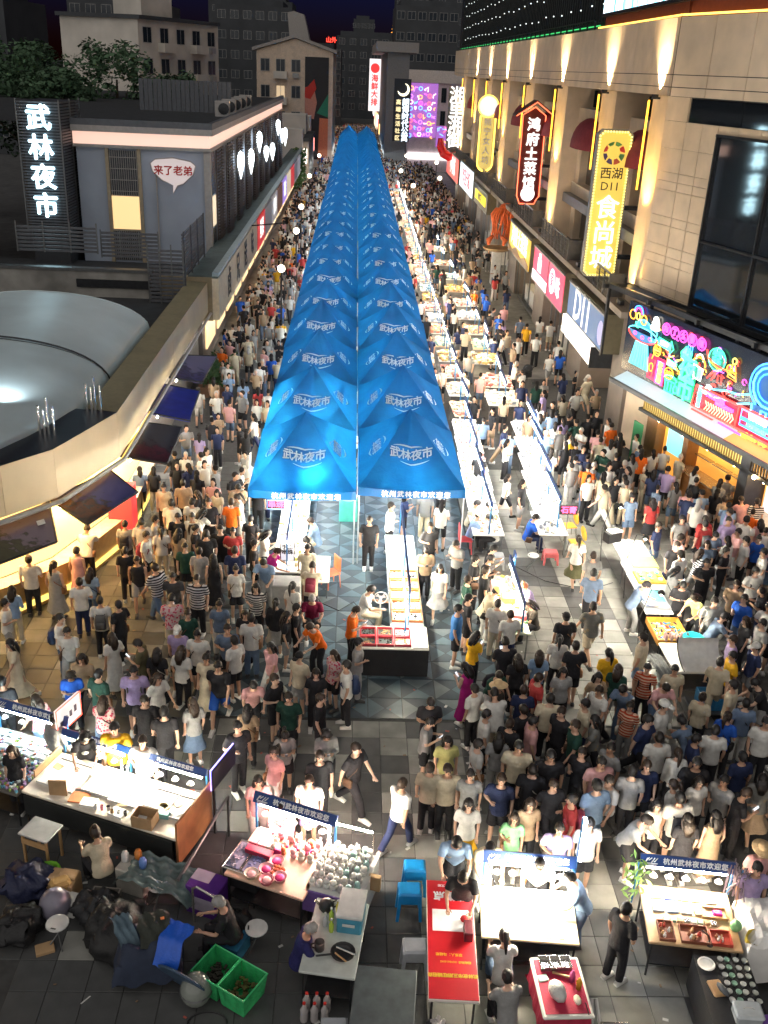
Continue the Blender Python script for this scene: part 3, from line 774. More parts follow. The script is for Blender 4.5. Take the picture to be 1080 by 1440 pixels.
# astronaut and arm
nt(arc(9.2, 5.15, .72, .62), C_CY, .035, True, s=4); nt(arc(9.2, 5.15, .52, .44), C_BL, .03, True); nt(arc(9.2, 5.15, .88, .74, 60, 240), C_BL, .03)
nfill(arc(9.2, 5.15, .85, .72), (.02, .12, .3), .4)
nt([(8.45, 4.75), (7.9, 4.55), (7.3, 4.5), (6.7, 4.35), (6.3, 4.3)], C_CY, .03, s=4); nt([(8.5, 4.45), (7.9, 4.25), (7.2, 4.2), (6.7, 4.1), (6.35, 4.15)], C_CY, .03, s=4)
for k in range(4): nt(arc(6.25 + .05*k, 4.12 + k*.08, .12, .04), C_WH)
nt([(8.6, 4.5), (8.6, 3.95), (9.0, 3.9), (9.05, 4.4), (9.3, 4.4), (9.35, 3.85), (9.8, 3.8), (9.9, 4.5)], C_CY, .032, s=4)
nfill([(8.5, 4.5), (9.9, 4.45), (9.8, 3.82), (8.6, 3.92)], (.03, .15, .4), .4)
nt(arc(11.1, 5.3, .6, .5), C_CY, .03, True); nt(arc(11.1, 5.3, .4, .33), C_PU, .03, True)
for k in range(16):
    cx, cz = rnd.uniform(10, 12.8), rnd.uniform(4.5, 5.7); nt([(cx + rnd.uniform(-.3, .3), cz + rnd.uniform(-.2, .2)) for _ in range(4)], rnd.choice([C_CY, C_PK, C_BL, C_OR, C_GR]))
nfill([(5.7, 3.52), (12.8, 3.54), (12.8, 4.26), (5.8, 4.2)], (.5, .02, .03), .55, -.01); nfill([(2.7, 3.6), (3.8, 3.55), (3.8, 4.5), (2.7, 4.5)], (.5, .02, .12), .4, -.01)
for k in range(5): nt([(5.7 + k*1.5, 3.36 + .02*(k % 2)), (6.9 + k*1.5, 3.36)], (C_RD, C_PK)[k % 2], .04)
# red framed panel with chevrons
nt([(5.75, 4.22), (12.8, 4.28), (12.8, 3.52), (5.65, 3.5)], C_RD, .045, True, s=4)
nt([(8.05, 4.25), (8.0, 3.5)], C_RD, .03)
nchar(vertical('青潮街巷'), 6.0, 3.87, .2, C_CY, 4, .004)
nchar('FOREVER', 6.85, 4.1, .24, C_PU, 5, .006); nchar('HANGZHOU', 7.35, 3.96, .16, C_PU, 4, .004)
for k in range(11): nt([(6.35 + k*.14, 3.86), (6.47 + k*.14, 3.72), (6.35 + k*.14, 3.56)], (1, .5, .25), .02)
nt([(8.2, 4.2), (9.9, 4.2), (9.9, 3.95), (8.2, 3.93)], C_BL, .03, True, s=4); nchar('宵夜江湖', 9.0, 4.07, .22, C_WH, 4, .004)
nt([(8.2, 3.88), (9.9, 3.88), (9.9, 3.68), (8.2, 3.68)], C_BL, .03, True, s=4); nchar('吃货集合地', 9.0, 3.78, .18, C_CY, 4, .004)
nchar('I♥HZ', 9.0, 3.3, .42, C_OR, 4, .02)
nchar('不醉不归', 11.3, 3.9, .5, C_PK, 4, .01)

for k in range(34):
    cx, cz = rnd.uniform(2.8, 8.3), rnd.uniform(4.35, 5.75); c = (C_RD, C_PK, C_OR, C_RD, C_PU)[k % 5]
    nt(arc(cx, cz, .1, .09, 0, 300, 8) if k % 3 == 0 else [(cx + rnd.uniform(-.16, .16), cz + rnd.uniform(-.12, .12)) for _ in range(4)], c, .018, d=-.02)
# ---- the corner food shop below it
shop = thing('food_shop', 'corner food shop with yellow slatted light band, white canopy panels and warm orange counter', 'shop', L2(7, .3, 0))
for k in range(3):
    b = MB(); s0 = 1.3 + k*3.4
    v = [L2(s0, OFF + .5, 3.16), L2(s0 + 3.34, OFF + .5, 3.16), L2(s0 + 3.34, OFF - .1, 3.42), L2(s0, OFF - .1, 3.42)]
    b.plate(v, .05); wpart('canopy_panel', b, [glow('canopy_w', (.72, .95, 1), .55), glow('canopy_w', 0, 0), glow('canopy_orange', (1, .42, .1), .8)][k], shop)
b = MB(); box2(b, 1.2, 12.5, OFF + .49, OFF + .57, 3.04, 3.2); box2(b, 1.2, 12.5, OFF - .2, OFF - .1, 2.9, 3.45)
for k in range(4): box2(b, 1.22 + k*3.4, 1.28 + k*3.4, OFF - .1, OFF + .53, 3.06, 3.15)
wpart('canopy_frame', b, METAL_D, shop)
b = MB(); box2(b, 2.4, 8.2, .62, .7, 2.28, 2.92); wpart('light_band', b, glow('band_y', (1, .72, .22), 1.5), shop)
sl = MB()
for k in range(44): box2(sl, 2.42 + k*.132, 2.455 + k*.132, .7, .76, 2.26, 2.94)
wpart('slat', sl, mat('slat_brass', (.25, .17, .05), .4, .5), shop)
b = MB(); box2(b, 2.2, 12.5, .0, .8, 2.15, 2.27); box2(b, 8.3, 8.75, .0, .8, 0, 2.9); wpart('lintel', b, METAL_D, shop)
b = MB(); box2(b, 8.75, 12.5, .62, .7, 2.3, 2.9); wpart('light_band', b, glow('band_orange', (1, .40, .08), 1.2), shop)
sl = MB()
for k in range(28): box2(sl, 8.78 + k*.132, 8.83 + k*.132, .7, .76, 2.28, 2.94)
wpart('slat', sl, METAL_D, shop)
b = MB(); box2(b, 2.3, 12.5, -.02, .02, 0, 2.2); wpart('back_wall', b, glow('shop_orange', (1, .36, .06), .75), shop)
for s0, s1, o1 in ((2.3, 3.0, .4), (4.8, 5.1, .5)):
    b = MB(); box2(b, s0, s1, .02, o1, 0, 2.2); wpart('pier', b, mat('pier_brown', (.22, .11, .04), .5), shop)
b = MB(); box2(b, 3.3, 4.2, .05, .1, .9, 2.0); wpart('menu_screen', b, glow('menu_cyan', (.2, .75, .85), 1.2), shop)
b = MB(); box2(b, 5.2, 8.2, .3, .9, 0, 1.0); wpart('counter', b, mat('counter_orange', (.45, .2, .06), .4), shop)
b = MB(); box2(b, 5.2, 8.2, .28, .92, 1.0, 1.05); wpart('counter_top', b, mat('steel', (.5, .48, .45), .25, .8), shop)
b = MB()
for k in range(3): box2(b, 5.3 + k, 6.2 + k, .1, .3, 1.5, 1.54)
wpart('shelf', b, mat('steel', 0), shop)
b = MB(); box2(b, 8.8, 12.5, .3, 1.0, 0, 1.0); wpart('counter', b, mat('counter_white', 0), shop)
b = MB(); box2(b, 8.9, 12.4, .05, .1, .9, 2.1); wpart('backlit_picture', b, glow('mural_lit', (.85, .8, .95), .9), shop)
b = MB()
for k in range(6): b.ball(L2(3.2 + k*1.5, .5, 2.05), .07, 6, 5)
for k in range(4): b.ball(L2(9.1 + k*.8, .85, 2.2), .07, 6, 5)
wpart('bulb', b, glow('warm_bulb', (1, .62, .25), 40), shop, kind='stuff')
b = solo('standing_banner', MB().box((0, 0, .9), (.6, .04, 1.8), RZ2), mat('banner_green', (.02, .22, .08), .5), 'narrow green standing banner beside the corner shop doorway', 'banner', L2(2.6, .95, 0))
fr = MB()
for s_ in (-1.0, 2.0, 5, 8, 11): box2(fr, s_, s_ + .12, -.1, OFF, 6.1, 6.25); box2(fr, s_, s_ + .1, OFF - .3, OFF - .2, 3.4, 6.2)
box2(fr, -1.0, 13, OFF - .3, OFF - .15, 6.1, 6.28); box2(fr, -1.0, 13, -.1, .1, 6.1, 6.25)
fo = thing('steel_gantry', 'dark steel frame of posts and beams that carries the neon sign wall', 'frame', L2(7, .5, 3.4))
wpart('beam', fr, METAL_D, fo)

# ------------------------------------------------------------------ two-storey grey building on the west side
GREYW = mat('grey_render', (.30, .34, .42), .75, var=.06, scale=.8, dirt=.15)
PALE = mat('pale_trim', (.30, .28, .27), .6, var=.1)
ROOFD = mat('roof_felt', (.02, .022, .026), .85, var=.3, scale=2, bump=.2)
COVE = glow('cove_pink', (1, .58, .45), .75)
hall = thing('grey_hall', 'grey two-storey hall with pink lit cornice, louvred street side and glowing leaf lamps', 'building', (-11, 80, 0))
wpart('wall', MB().bb(-14.2, -7.5, 53.5, 106, 0, 9.25), GREYW, hall)
wpart('cornice', MB().bb(-14.35, -7.25, 53.25, 106.1, 9.95, 10.25), PALE, hall)
wpart('cove_light', MB().bb(-14.3, -7.42, 53.38, 106, 9.35, 9.95), COVE, hall)
wpart('trim', MB().bb(-14.3, -7.3, 53.3, 106.05, 9.2, 9.35), PALE, hall)
wpart('roof', MB().bb(-30, -7.45, 53.6, 106, 10.25, 10.3), ROOFD, hall)
q = MB().bb(-14.35, -7.25, 53.25, 53.5, 10.25, 10.55); q.bb(-7.5, -7.25, 53.5, 106, 10.25, 10.55); wpart('parapet', q, mat('parapet_grey', (.08, .085, .10), .7), hall)
# corner strip, window column with bars and glowing panel
wpart('corner_post', MB().bb(-7.75, -7.42, 53.42, 53.9, 0, 9.2), PALE, hall)
for z0, z1 in ((6.9, 9.1), (3.6, 5.15)):
    w = wpart('window', MB().bb(-12.55, -11.15, 53.44, 53.5, z0, z1), mat('window_grey', (.03, .035, .045), .25), hall)
    br = MB()
    for k in range(13): br.bb(-12.5 + k*.11, -12.48 + k*.11, 53.36, 53.4, z0, z1)
    for k in range(4): br.bb(-12.55, -11.15, 53.35, 53.38, z0 + .2 + k*(z1-z0)/4, z0 + .23 + k*(z1-z0)/4)
    o = link('bar', br.mesh('bar', PALE), w)
wpart('lit_panel', MB().bb(-12.55, -11.15, 53.42, 53.5, 5.2, 6.85), glow('panel_amber', (1, .62, .28), .85), hall)
q = MB().bb(-12.75, -12.57, 53.38, 53.5, 3.4, 9.2); q.bb(-11.13, -10.95, 53.38, 53.5, 3.4, 9.2); q.bb(-12.57, -11.13, 53.38, 53.45, 5.1, 5.2); wpart('window_frame', q, mat('frame_tan', (.28, .23, .16), .6), hall)
wpart('drain_pipe', MB().tube([(-10.2, 53.42, 3.5), (-10.2, 53.42, 8)], .04, 6), PALE, hall)
# speech bubble sign
bub = thing('bubble_sign', 'white speech-bubble sign with red characters on the grey wall', 'sign', (-9.3, 53.4, 7.6))
bp = [(-10.45, 8.55), (-10.2, 8.75), (-9.3, 8.85), (-8.4, 8.7), (-8.15, 8.5), (-8.3, 8.05), (-8.8, 7.6), (-9.1, 7.5), (-9.35, 7.1), (-9.35, 7.5), (-9.9, 7.75), (-10.35, 8.15)]
wpart('board', xz_prism(MB(), bp, 53.3, 53.42), glow('bubble_w', (.8, .62, .6), .42), bub)
wpart('rim', MB().tube([(x, 53.31, z) for x, z in bp], .03, 5, True), PALE, bub)
wtext('来了老弟', .5, mat('print_red', (.45, .02, .02), .5), bub, FACE_CAM(-9.3, 53.28, 8.2), bold=.012)
# street side louvre panels
LV = mat('louvre_brown', (.085, .07, .068), .5, .3, var=.2)
yy = 55.6; k = 0
wpart('window', MB().bb(-7.48, -7.44, 54.1, 55.3, 3.5, 5.3), mat('window_grey', 0), hall); wpart('window', MB().bb(-7.48, -7.44, 54.1, 55.3, 7.0, 9.1), mat('window_grey', 0), hall)
wpart('lit_panel', MB().bb(-7.48, -7.42, 54.1, 55.3, 5.4, 6.9), glow('panel_cream', (1, .78, .5), .7), hall)
while yy < 104:
    q = MB(); fwd = (k % 2)*.22
    for j in range(34): q.box((-7.3 + fwd, yy + 1.15, 3.7 + j*.165), (.10, 2.2, .05))
    q.bb(-7.42 + fwd, -7.36 + fwd, yy, yy + .06, 3.6, 9.2); q.bb(-7.42 + fwd, -7.36 + fwd, yy + 2.24, yy + 2.3, 3.6, 9.2)
    wpart('louvre_panel', q, LV, hall); yy += 2.55; k += 1
HOT = glow('leaf_lamp', (.86, .97, 1), 7)
for k, (yy, z, h) in enumerate([(63.9, 7.75, 1.5), (70.3, 7.43, 1.5), (76.5, 8.24, 1.35), (82.4, 6.97, 1.1), (88.5, 6.67, 1.35), (95, 8.24, 1.25), (100.3, 7.2, 1.2), (104.5, 6.9, 1.6)]):
    q = MB().lathe([(.0, -h*.62), (.12, -h*.5), (.5, -h*.1), (.6, h*.15), (.45, h*.38), (0, h*.5)], (0, 0, 0), 12, .35, 1.15)
    o = solo('leaf_lamp', q, HOT, ['glowing white leaf-shaped wall lamp, first from the grey corner', 'glowing white leaf-shaped wall lamp, second from the grey corner', 'glowing leaf lamp higher on the louvres above a lower pair', 'small glowing leaf lamp set low on the louvres', 'glowing leaf lamp low on the louvres beside the small one', 'highest glowing leaf lamp toward the far end of louvres', 'middle glowing leaf lamp in the far trio', 'tallest glowing leaf lamp at the far end of louvres'][k], 'lamp', (-7.0, yy, z), 0, 'leaf-shaped wall lamps', True)
# podium with the long fascia
pod = thing('podium_shops', 'low shop row with cream fascia of black characters under the grey hall', 'building', (-7, 80, 0))
wpart('roof_deck', MB().bb(-7.5, -6.15, 45.6, 122, 4.35, 4.45), mat('deck_green', (.10, .13, .13), .6, dirt=.3), pod)
wpart('edge', MB().bb(-6.4, -6.1, 45.6, 122, 4.45, 4.6), mat('edge_pale', (.35, .42, .44), .5), pod)
wpart('fascia', MB().bb(-6.4, -6.1, 45.5, 64.5, 2.45, 4.35), mat('fascia_cream', (.72, .62, .45), .55, dirt=.1), pod)
wpart('end_wall', MB().bb(-8.8, -6.4, 45.55, 46, 2.4, 4.4), mat('end_tan', (.30, .24, .15), .6), pod)
for k, ch in enumerate('卤兄送味'): wtext(ch, 1.5, mat('print_black', (.02, .02, .02), .5), pod, FACE_EAST(-6.08, 49.5 + k*3.9, 3.4), bold=.03)
cols = [('red', (.45, .03, .03)), ('grey', (.2, .2, .22)), ('white', (.5, .48, .5)), ('brown', (.2, .09, .05)), ('violet', (.3, .2, .6)), ('cream', (.5, .42, .3))]
y0 = 64.6
for k in range(9):
    nm, c = cols[k % 6]
    o = wpart('sign_panel', MB().bb(-6.4, -6.08, y0, y0 + 5.6, 2.4, 4.3), (glow('podsign_' + nm, c, .8 if k in (0, 4, 5, 6, 7) else .25)), pod)
    if k in (0, 2, 4): wtext(['鲜果', '', '炸鸡', '', '花店'][k], 1.3, glow('letter_white', 0, 0), pod, FACE_EAST(-6.05, y0 + 2.8, 3.4), bold=.02)
    y0 += 5.7
wpart('wall', MB().bb(-9, -7.0, 46, 122, 0, 2.45), TAUPE, pod)
sh = MB()
for k in range(18): sh.bb(-6.98, -6.9, 46.8 + k*4.1, 49.8 + k*4.1, .7, 2.2)
wpart('shop_window', sh, glow('pod_warm', (1, .62, .3), 1.2), pod)
wpart('flag_pole', MB().tube([(-6.2, 61, 4.5), (-4.2, 61.2, 4.7)], .04, 5), METAL_D, pod)
iv = MB()
for k in range(500):
    x, yv, z = rnd.uniform(-7.2, -5.6), rnd.uniform(116, 121), rnd.uniform(.5, 4.6)
    a = Vector((rnd.uniform(-1, 1), rnd.uniform(-1, 1), rnd.uniform(-1, 1))).normalized()*.2; b_ = a.orthogonal().normalized()*.14
    p = Vector((x, yv, z)); iv.add([p-a, p+b_, p+a, p-b_], [(0, 1, 2, 3)])
solo('ivy', iv, mat('leaf_bright', (.04, .11, .02), .7, var=.4), 'bright green ivy curtain hanging at the far end of the low shop row', 'ivy')
# louvred sign tower 武林夜市
tw = thing('sign_tower', 'dark slatted sign tower with four glowing white characters 武林夜市', 'sign tower', (-15.5, 53, 0))
wpart('core', MB().bb(-16.4, -14.6, 52.2, 55.5, 0, 11.3), mat('tower_dark', (.02, .022, .028), .7), tw)
SLT = mat('slat_grey', (.10, .105, .12), .5, .3, var=.2)
sm = MB().bb(0, 2.06, 0, .05, 0, .075).mesh('slat', SLT); ss = MB().bb(0, .05, 0, 3.6, 0, .075).mesh('slat', SLT)
for k in range(44):
    o = link('slat', sm, tw, (-16.55 + 15.5, 52.0 - 53, 5.2 + k*.14)); o = link('slat', ss, tw, (-14.5 + 15.5, 52.1 - 53, 5.2 + k*.14))
q = MB()
for x in (-16.56, -14.49): q.bb(x - .03, x + .03, 51.97, 52.03, 5.1, 11.4)
q.bb(-14.48, -14.42, 55.6, 55.7, 5.1, 11.4); q.bb(-14.48, -14.42, 53.8, 53.9, 5.1, 11.4)
wpart('post', q, METAL_G, tw)
TOWER_L = glow('tower_letter', (.55, .88, 1), 5)
for k, ch in enumerate('武林夜市'): wtext(ch, 1.25, TOWER_L, tw, FACE_CAM(-15.5, 51.92, 10.5 - k*1.38), bold=.022, ext=.04)
# roof clutter of the hall
for k in range(5):
    a = thing('air_conditioner', 'pale air conditioner unit on the dark roof edge by the louvred side', 'air conditioner', (-8.3, 66 + k*3.4, 10.3), 0, 'rooftop air conditioners along the hall roof edge')
    part('case', MB().bev((0, 0, .45), (.9, .5, .9), .03), PALE, a); part('fan', MB().lathe([(.34, 0), (.34, .03), (.1, .05), (0, .05)], (0, 0, 0), 12), METAL_D, a).matrix_local = Matrix.Translation((.1, -.26, .45)) @ Matrix.Rotation(math.pi/2, 4, 'X')
q = MB()
for k in range(20): q.bb(-14.2 + k*.3, -13.93 + k*.3, 70 + .05*(k % 2), 70.05 + .05*(k % 2), 10.3, 12.2)
solo('roof_fence', q, mat('corrugated', (.09, .095, .11), .6, .3), 'grey corrugated fence standing on the dark roof behind the sign tower', 'fence')
# slatted screens in front
def screen(x0, x1, y_, z0, z1, lab):
    s_ = thing('slat_screen', lab, 'screen', ((x0+x1)/2, y_, z0))
    n = int((z1-z0)/.17)
    me = MB().bb(x0 + .02, x1 - .02, y_ - .03, y_ + .03, 0, .1).mesh('slat', SLT)
    for k in range(n):
        o = link('slat', me, s_, (-(x0+x1)/2, -y_, .03 + k*.17))
    p = MB(); k = x0
    while k <= x1 + .01: p.bb(k - .03, k + .03, y_ - .05, y_ - .02, z0, z1 + .05); k += (x1-x0)/3
    wpart('post', p, METAL_G, s_)
screen(-15.2, -11.6, 46, 5.2, 6.5, 'dark slatted screen on the low roof below the glowing sign tower')
screen(-11.5, -8.9, 46.3, 5.0, 6.2, 'lower dark slatted screen in the middle of the low roof')
screen(-9.0, -7.45, 44.2, 3.3, 6.0, 'tall dark slatted screen box at the corner of the cream parapet')
q = MB()
for k in range(14): q.bb(-7.5, -7.44, 44.2, 50.5, 4.6 + k*.14, 4.68 + k*.14)
for k in range(4): q.bb(-7.44, -7.38, 44.3 + k*2, 44.4 + k*2, 3.5, 6.6)
solo('slat_screen', q, SLT, 'dark slatted side screen running back from the corner screen box', 'screen')
wpart('low_roof', MB().bb(-40, -7.5, 46.5, 53.4, 3.4, 3.5), ROOFD, hall)
wl = thing('low_wall', 'stained white wall strip below the dark slatted screens', 'wall', (-14, 45, 0))
wpart('wall', MB().bb(-30, -9.1, 45.0, 45.3, 0, 4.6), mat('stained_white', (.30, .29, .27), .8, var=.2, dirt=.5, scale=1.5), wl)
wpart('coping', MB().bb(-30, -9.0, 44.95, 45.4, 4.6, 4.72), METAL_G, wl)
wpart('band', MB().bb(-12.4, -9.1, 44.9, 45, 3.9, 4.25), METAL_D, wl)

# ------------------------------------------------------------------ curved mall front with metal vault roof
mall = thing('mall_wing', 'low mall wing with cream rounded parapet, blue-grey metal vault roof and shop hatches', 'building', (-9, 33, 0))
PARA = mat('parapet_cream', (.68, .54, .35), .45, var=.1, scale=.7, dirt=.25)
OLIVE = mat('parapet_top', (.20, .17, .10), .55, var=.1, dirt=.2)
edge = [(-6.6, 45.4), (-6.6, 40.8), (-6.6, 36.2), (-6.6, 31.5), (-6.6, 26.9), (-7.55, 23.85), (-8.5, 22.6), (-10.6, 20.6), (-13.5, 18.9), (-18, 17.6)]
def inset(poly, d):
    out = []
    for i, p in enumerate(poly):
        a = Vector(poly[max(i-1, 0)]); b = Vector(poly[min(i+1, len(poly)-1)]); t = (b-a).normalized(); n = Vector((t.y, -t.x))
        if n.x > 0: n = -n
        q = Vector(p) + n*d; out.append((q.x, q.y))
    return out
def ribbon(e0, z0, e1, z1, i0=0, i1=None, mb=None):
    mb = mb or MB(); i1 = i1 or len(e0)-1
    vs = [(*e0[i], z0) for i in range(i0, i1+1)] + [(*e1[i], z1) for i in range(i0, i1+1)]; n = i1-i0+1
    return mb.add(vs, [(i, i+1, n+i+1, n+i) for i in range(n-1)])
inn = inset(edge, .9); inn2 = inset(edge, .55); out_ = inset(edge, -.12)
for i in range(len(edge)-1):
    e = [edge[i], edge[i+1]]
    if i < len(edge)-1:
        a, b = Vector(edge[i]), Vector(edge[i+1]); sh_ = (b-a)*(.012/(b-a).length)
        q = MB(); p0 = a + sh_*.5; p1 = b - sh_*.5; w0, w1 = Vector(inn2[i]), Vector(inn2[i+1])
        q.add([(p0.x, p0.y, 2.85), (p1.x, p1.y, 2.85), (p1.x, p1.y, 4.2), (p0.x, p0.y, 4.2), (w0.x, w0.y, 2.85), (w1.x, w1.y, 2.85), (w1.x, w1.y, 4.2), (w0.x, w0.y, 4.2)], [(0, 3, 2, 1), (4, 5, 6, 7), (0, 1, 5, 4), (0, 4, 7, 3), (1, 2, 6, 5)])
        wpart('parapet_panel', q, PARA, mall)
wpart('coping', ribbon(edge, 4.21, inn, 4.25, 0, 4), OLIVE, mall)
wpart('coping', ribbon(inn, 4.25, inset(edge, 1.1), 3.6, 0, 4), OLIVE, mall)
wpart('coping', ribbon(edge, 4.21, inset(edge, 1.2), 4.23, 4), mat('coping_black', (.015, .017, .022), .4), mall)
wpart('wall_core', ribbon(inset(edge, .5), 0, inset(edge, .5), 4.2), TAUPE, mall)
rail = MB()
for i in range(len(out_)-1): rail.tube([(*out_[i], 2.78), (*out_[i+1], 2.78)], .07, 6)
wpart('gutter', rail, mat('gutter_pale', (.5, .5, .5), .35, .6), mall)
yt = MB()
for i in range(3, len(edge)-1): yt.tube([(*inset(edge, .02)[i], 2.68), (*inset(edge, .02)[i+1], 2.68)], .02, 4)
wpart('light_tube', yt, glow('amber_soft', (1, .5, .1), 2.2), mall)
# vaults
VAULT = mat('vault_metal', (.56, .65, .68), .4, .1, var=.12, scale=.5, dirt=.2)
def lim(yv):
    for (x0, y0), (x1, y1) in zip(edge, edge[1:]):
        if y1 <= yv <= y0: return x1 + (x0-x1)*(yv-y1)/(y0-y1) - 1.15
    return -7.7
def vault(xc, hw, y0, y1, z0, zr, n=16, drop=0.):
    q = MB(); vs = []
    S = 10
    for j in range(S+1):
        t = j/S; yv = y0 + (y1-y0)*t; k = 1 - drop*(1-t)**2
        for i in range(n+1):
            a = math.pi*i/n; vs.append((min(xc - hw*math.cos(a), lim(yv)), yv, z0 + (zr-z0)*k*math.sin(a)**.8))
    q.add(vs, [(j*(n+1)+i, j*(n+1)+i+1, (j+1)*(n+1)+i+1, (j+1)*(n+1)+i) for j in range(S) for i in range(n)])
    return q
wpart('vault_roof', vault(-11.7, 4.1, 20.6, 30.72, 3.55, 5.22, drop=.6), VAULT, mall, smooth=True)
wpart('vault_roof', vault(-11.7, 4.1, 30.7, 37.6, 3.55, 5.25), VAULT, mall, smooth=True)
wpart('vault_roof', vault(-19.7, 3.8, 26, 39, 3.55, 5.4), VAULT, mall, smooth=True)
sm_ = MB()
for i in range(24):
    a0, a1 = math.pi*i/24, math.pi*(i+1)/24
    sm_.tube([(-11.7 - 4.1*math.cos(a), 30.72, 3.56 + 1.75*math.sin(a)**.8) for a in (a0, a1)], .03, 4)
wpart('seam', sm_, METAL_D, mall)
for yv in (37.5,):
    q = MB()
    q.tube([(min(-11.7 - 4.1*math.cos(math.pi*i/20), -7.72), yv, 3.57 + 1.7*math.sin(math.pi*i/20)**.8) for i in range(21)], .018, 4); wpart('roof_rib', q, VAULT, mall)
wpart('valley_gutter', MB().bb(-16.0, -15.7, 26, 42, 3.6, 3.8), METAL_D, mall)
wpart('flat_roof', MB().add([(x, y_, 3.45) for x, y_ in inset(edge, 1.0)] + [(-40, 17.7, 3.45), (-40, 46, 3.45)], [tuple(range(12))]), ROOFD, mall)
for k, (x, y_) in enumerate(((-8.0, 24.9), (-7.25, 26.9))):
    v = thing('vent_pipes', ['cluster of four chrome pipes on the rounded parapet corner', 'cluster of four chrome pipes further along the parapet'][k], 'pipes', (x, y_, 4.2), 0, 'chrome pipe clusters on the parapet')
    for dx, dy, h in ((-.2, .05, .8), (-.02, -.12, .75), (.02, .1, 1.0), (.2, 0, .8)): part('pipe', MB().tube([(dx, dy, 0), (dx, dy, h)], .035, 8), mat('chrome', (.7, .7, .7), .2, .9), v)
fl = thing('flood_light', 'black flood light on the rounded roof shining over the metal vault', 'flood light', (-9.3, 25.5, 4.25))
part('case', MB().bev((0, 0, .12), (.42, .22, .26), .02, .3), METAL_D, fl)
part('lens', MB().box((.02, .115, .14), (.36, .01, .2), .3), glow('flood', (.85, .95, 1), 10), fl)
ld = bpy.data.lights.new('flood_lamp', 'SPOT'); ld.energy = 95; ld.color = (.8, .95, 1); ld.spot_size = R(140); ld.spot_blend = .9; ld.shadow_soft_size = .15
lo = bpy.data.objects.new('flood_lamp', ld); COL.objects.link(lo); lo.location = (-9.35, 25.75, 5.1); lo.rotation_euler = (R(86), 0, R(20))
# shop counters under the parapet, glowing warm
ctr = thing('food_counter', 'long warm yellow glowing food counter under the cream rounded parapet', 'counter', (-8, 24, 0))
e_in = inset(edge, .42); e_c = inset(edge, -.25)
wpart('back_wall', ribbon(e_in, 1.0, e_in, 2.75, 3), glow('counter_glow', (1, .55, .17), 2.2), ctr)
wpart('counter_front', ribbon(inset(edge, -.05), 0, inset(edge, -.05), .95, 3), mat('counter_wood', (.45, .28, .10), .4), ctr)
wpart('counter_top', ribbon(inset(edge, -.1), .96, e_in, .97, 3), mat('counter_white', 0), ctr)
wpart('kick_light', ribbon(inset(edge, -.08), .12, inset(edge, -.08), .3, 3), glow('kick', (1, .72, .15), 1.6), ctr)
# display hatches
HP = []
def photo_mat(name, top, bottom, accent, sc):
    m, N, L, P = _nodes(name)
    tc = N.new('ShaderNodeTexCoord'); sep = N.new('ShaderNodeSeparateXYZ'); L.new(tc.outputs['Generated'], sep.inputs[0])
    no = N.new('ShaderNodeTexNoise'); no.inputs['Scale'].default_value = sc; no.inputs['Detail'].default_value = 8; L.new(tc.outputs['Object'], no.inputs['Vector'])
    ad = N.new('ShaderNodeMath'); ad.operation = 'MULTIPLY_ADD'; ad.inputs[1].default_value = .9; L.new(no.outputs['Fac'], ad.inputs[0]); L.new(sep.outputs['Y'], ad.inputs[2])
    cr = N.new('ShaderNodeValToRGB'); e = cr.color_ramp.elements
    e[0].position = .45; e[0].color = (*bottom, 1); e[1].position = 1.2; e[1].color = (*top, 1); e[1].position = 1.0
    x = e.new(.72); x.color = (*accent, 1); x = e.new(.80); x.color = (*bottom, 1); x = e.new(.9); x.color = (*top, 1)
    L.new(cr.outputs[0], P.inputs['Base Color']); L.new(ad.outputs[0], cr.inputs[0]); P.inputs['Roughness'].default_value = .3
    MATS[name] = m
    return m
PH = [photo_mat('photo_dusk', (.16, .15, .26), (.03, .03, .06), (.09, .08, .2), 3), mat('photo_blue', (.015, .03, .32), .35, var=.3, scale=2), photo_mat('photo_dark', (.05, .05, .06), (.012, .012, .015), (.10, .02, .03), 4), photo_mat('photo_town', (.07, .07, .2), (.03, .035, .04), (.14, .05, .03), 5), photo_mat('photo_trees', (.13, .11, .17), (.02, .025, .025), (.04, .05, .035), 5)]
HB = [((-6.68, 38.77), (-6.72, 35.7), (-5.58, 36.17), (-5.5, 39.9), 'purple dusk landscape picture on the farthest lifted shop hatch'),
      ((-6.77, 34.79), (-6.69, 31.56), (-5.35, 31.76), (-5.51, 35.11), 'plain deep blue picture on a lifted shop hatch'),
      ((-6.61, 30.56), (-6.76, 27.54), (-5.43, 27.82), (-5.51, 31.1), 'black picture with red foliage on a lifted shop hatch'),
      ((-6.82, 26.45), (-7.87, 24.19), (-6.72, 23.39), (-5.86, 25.61), 'old town roofs picture on the lifted hatch at the rounded corner'),
      ((-7.88, 24.1), (-9.1, 22.8), (-8.5, 20.8), (-7.22, 22.35), 'park trees picture with a white note on the lowest lifted hatch')]
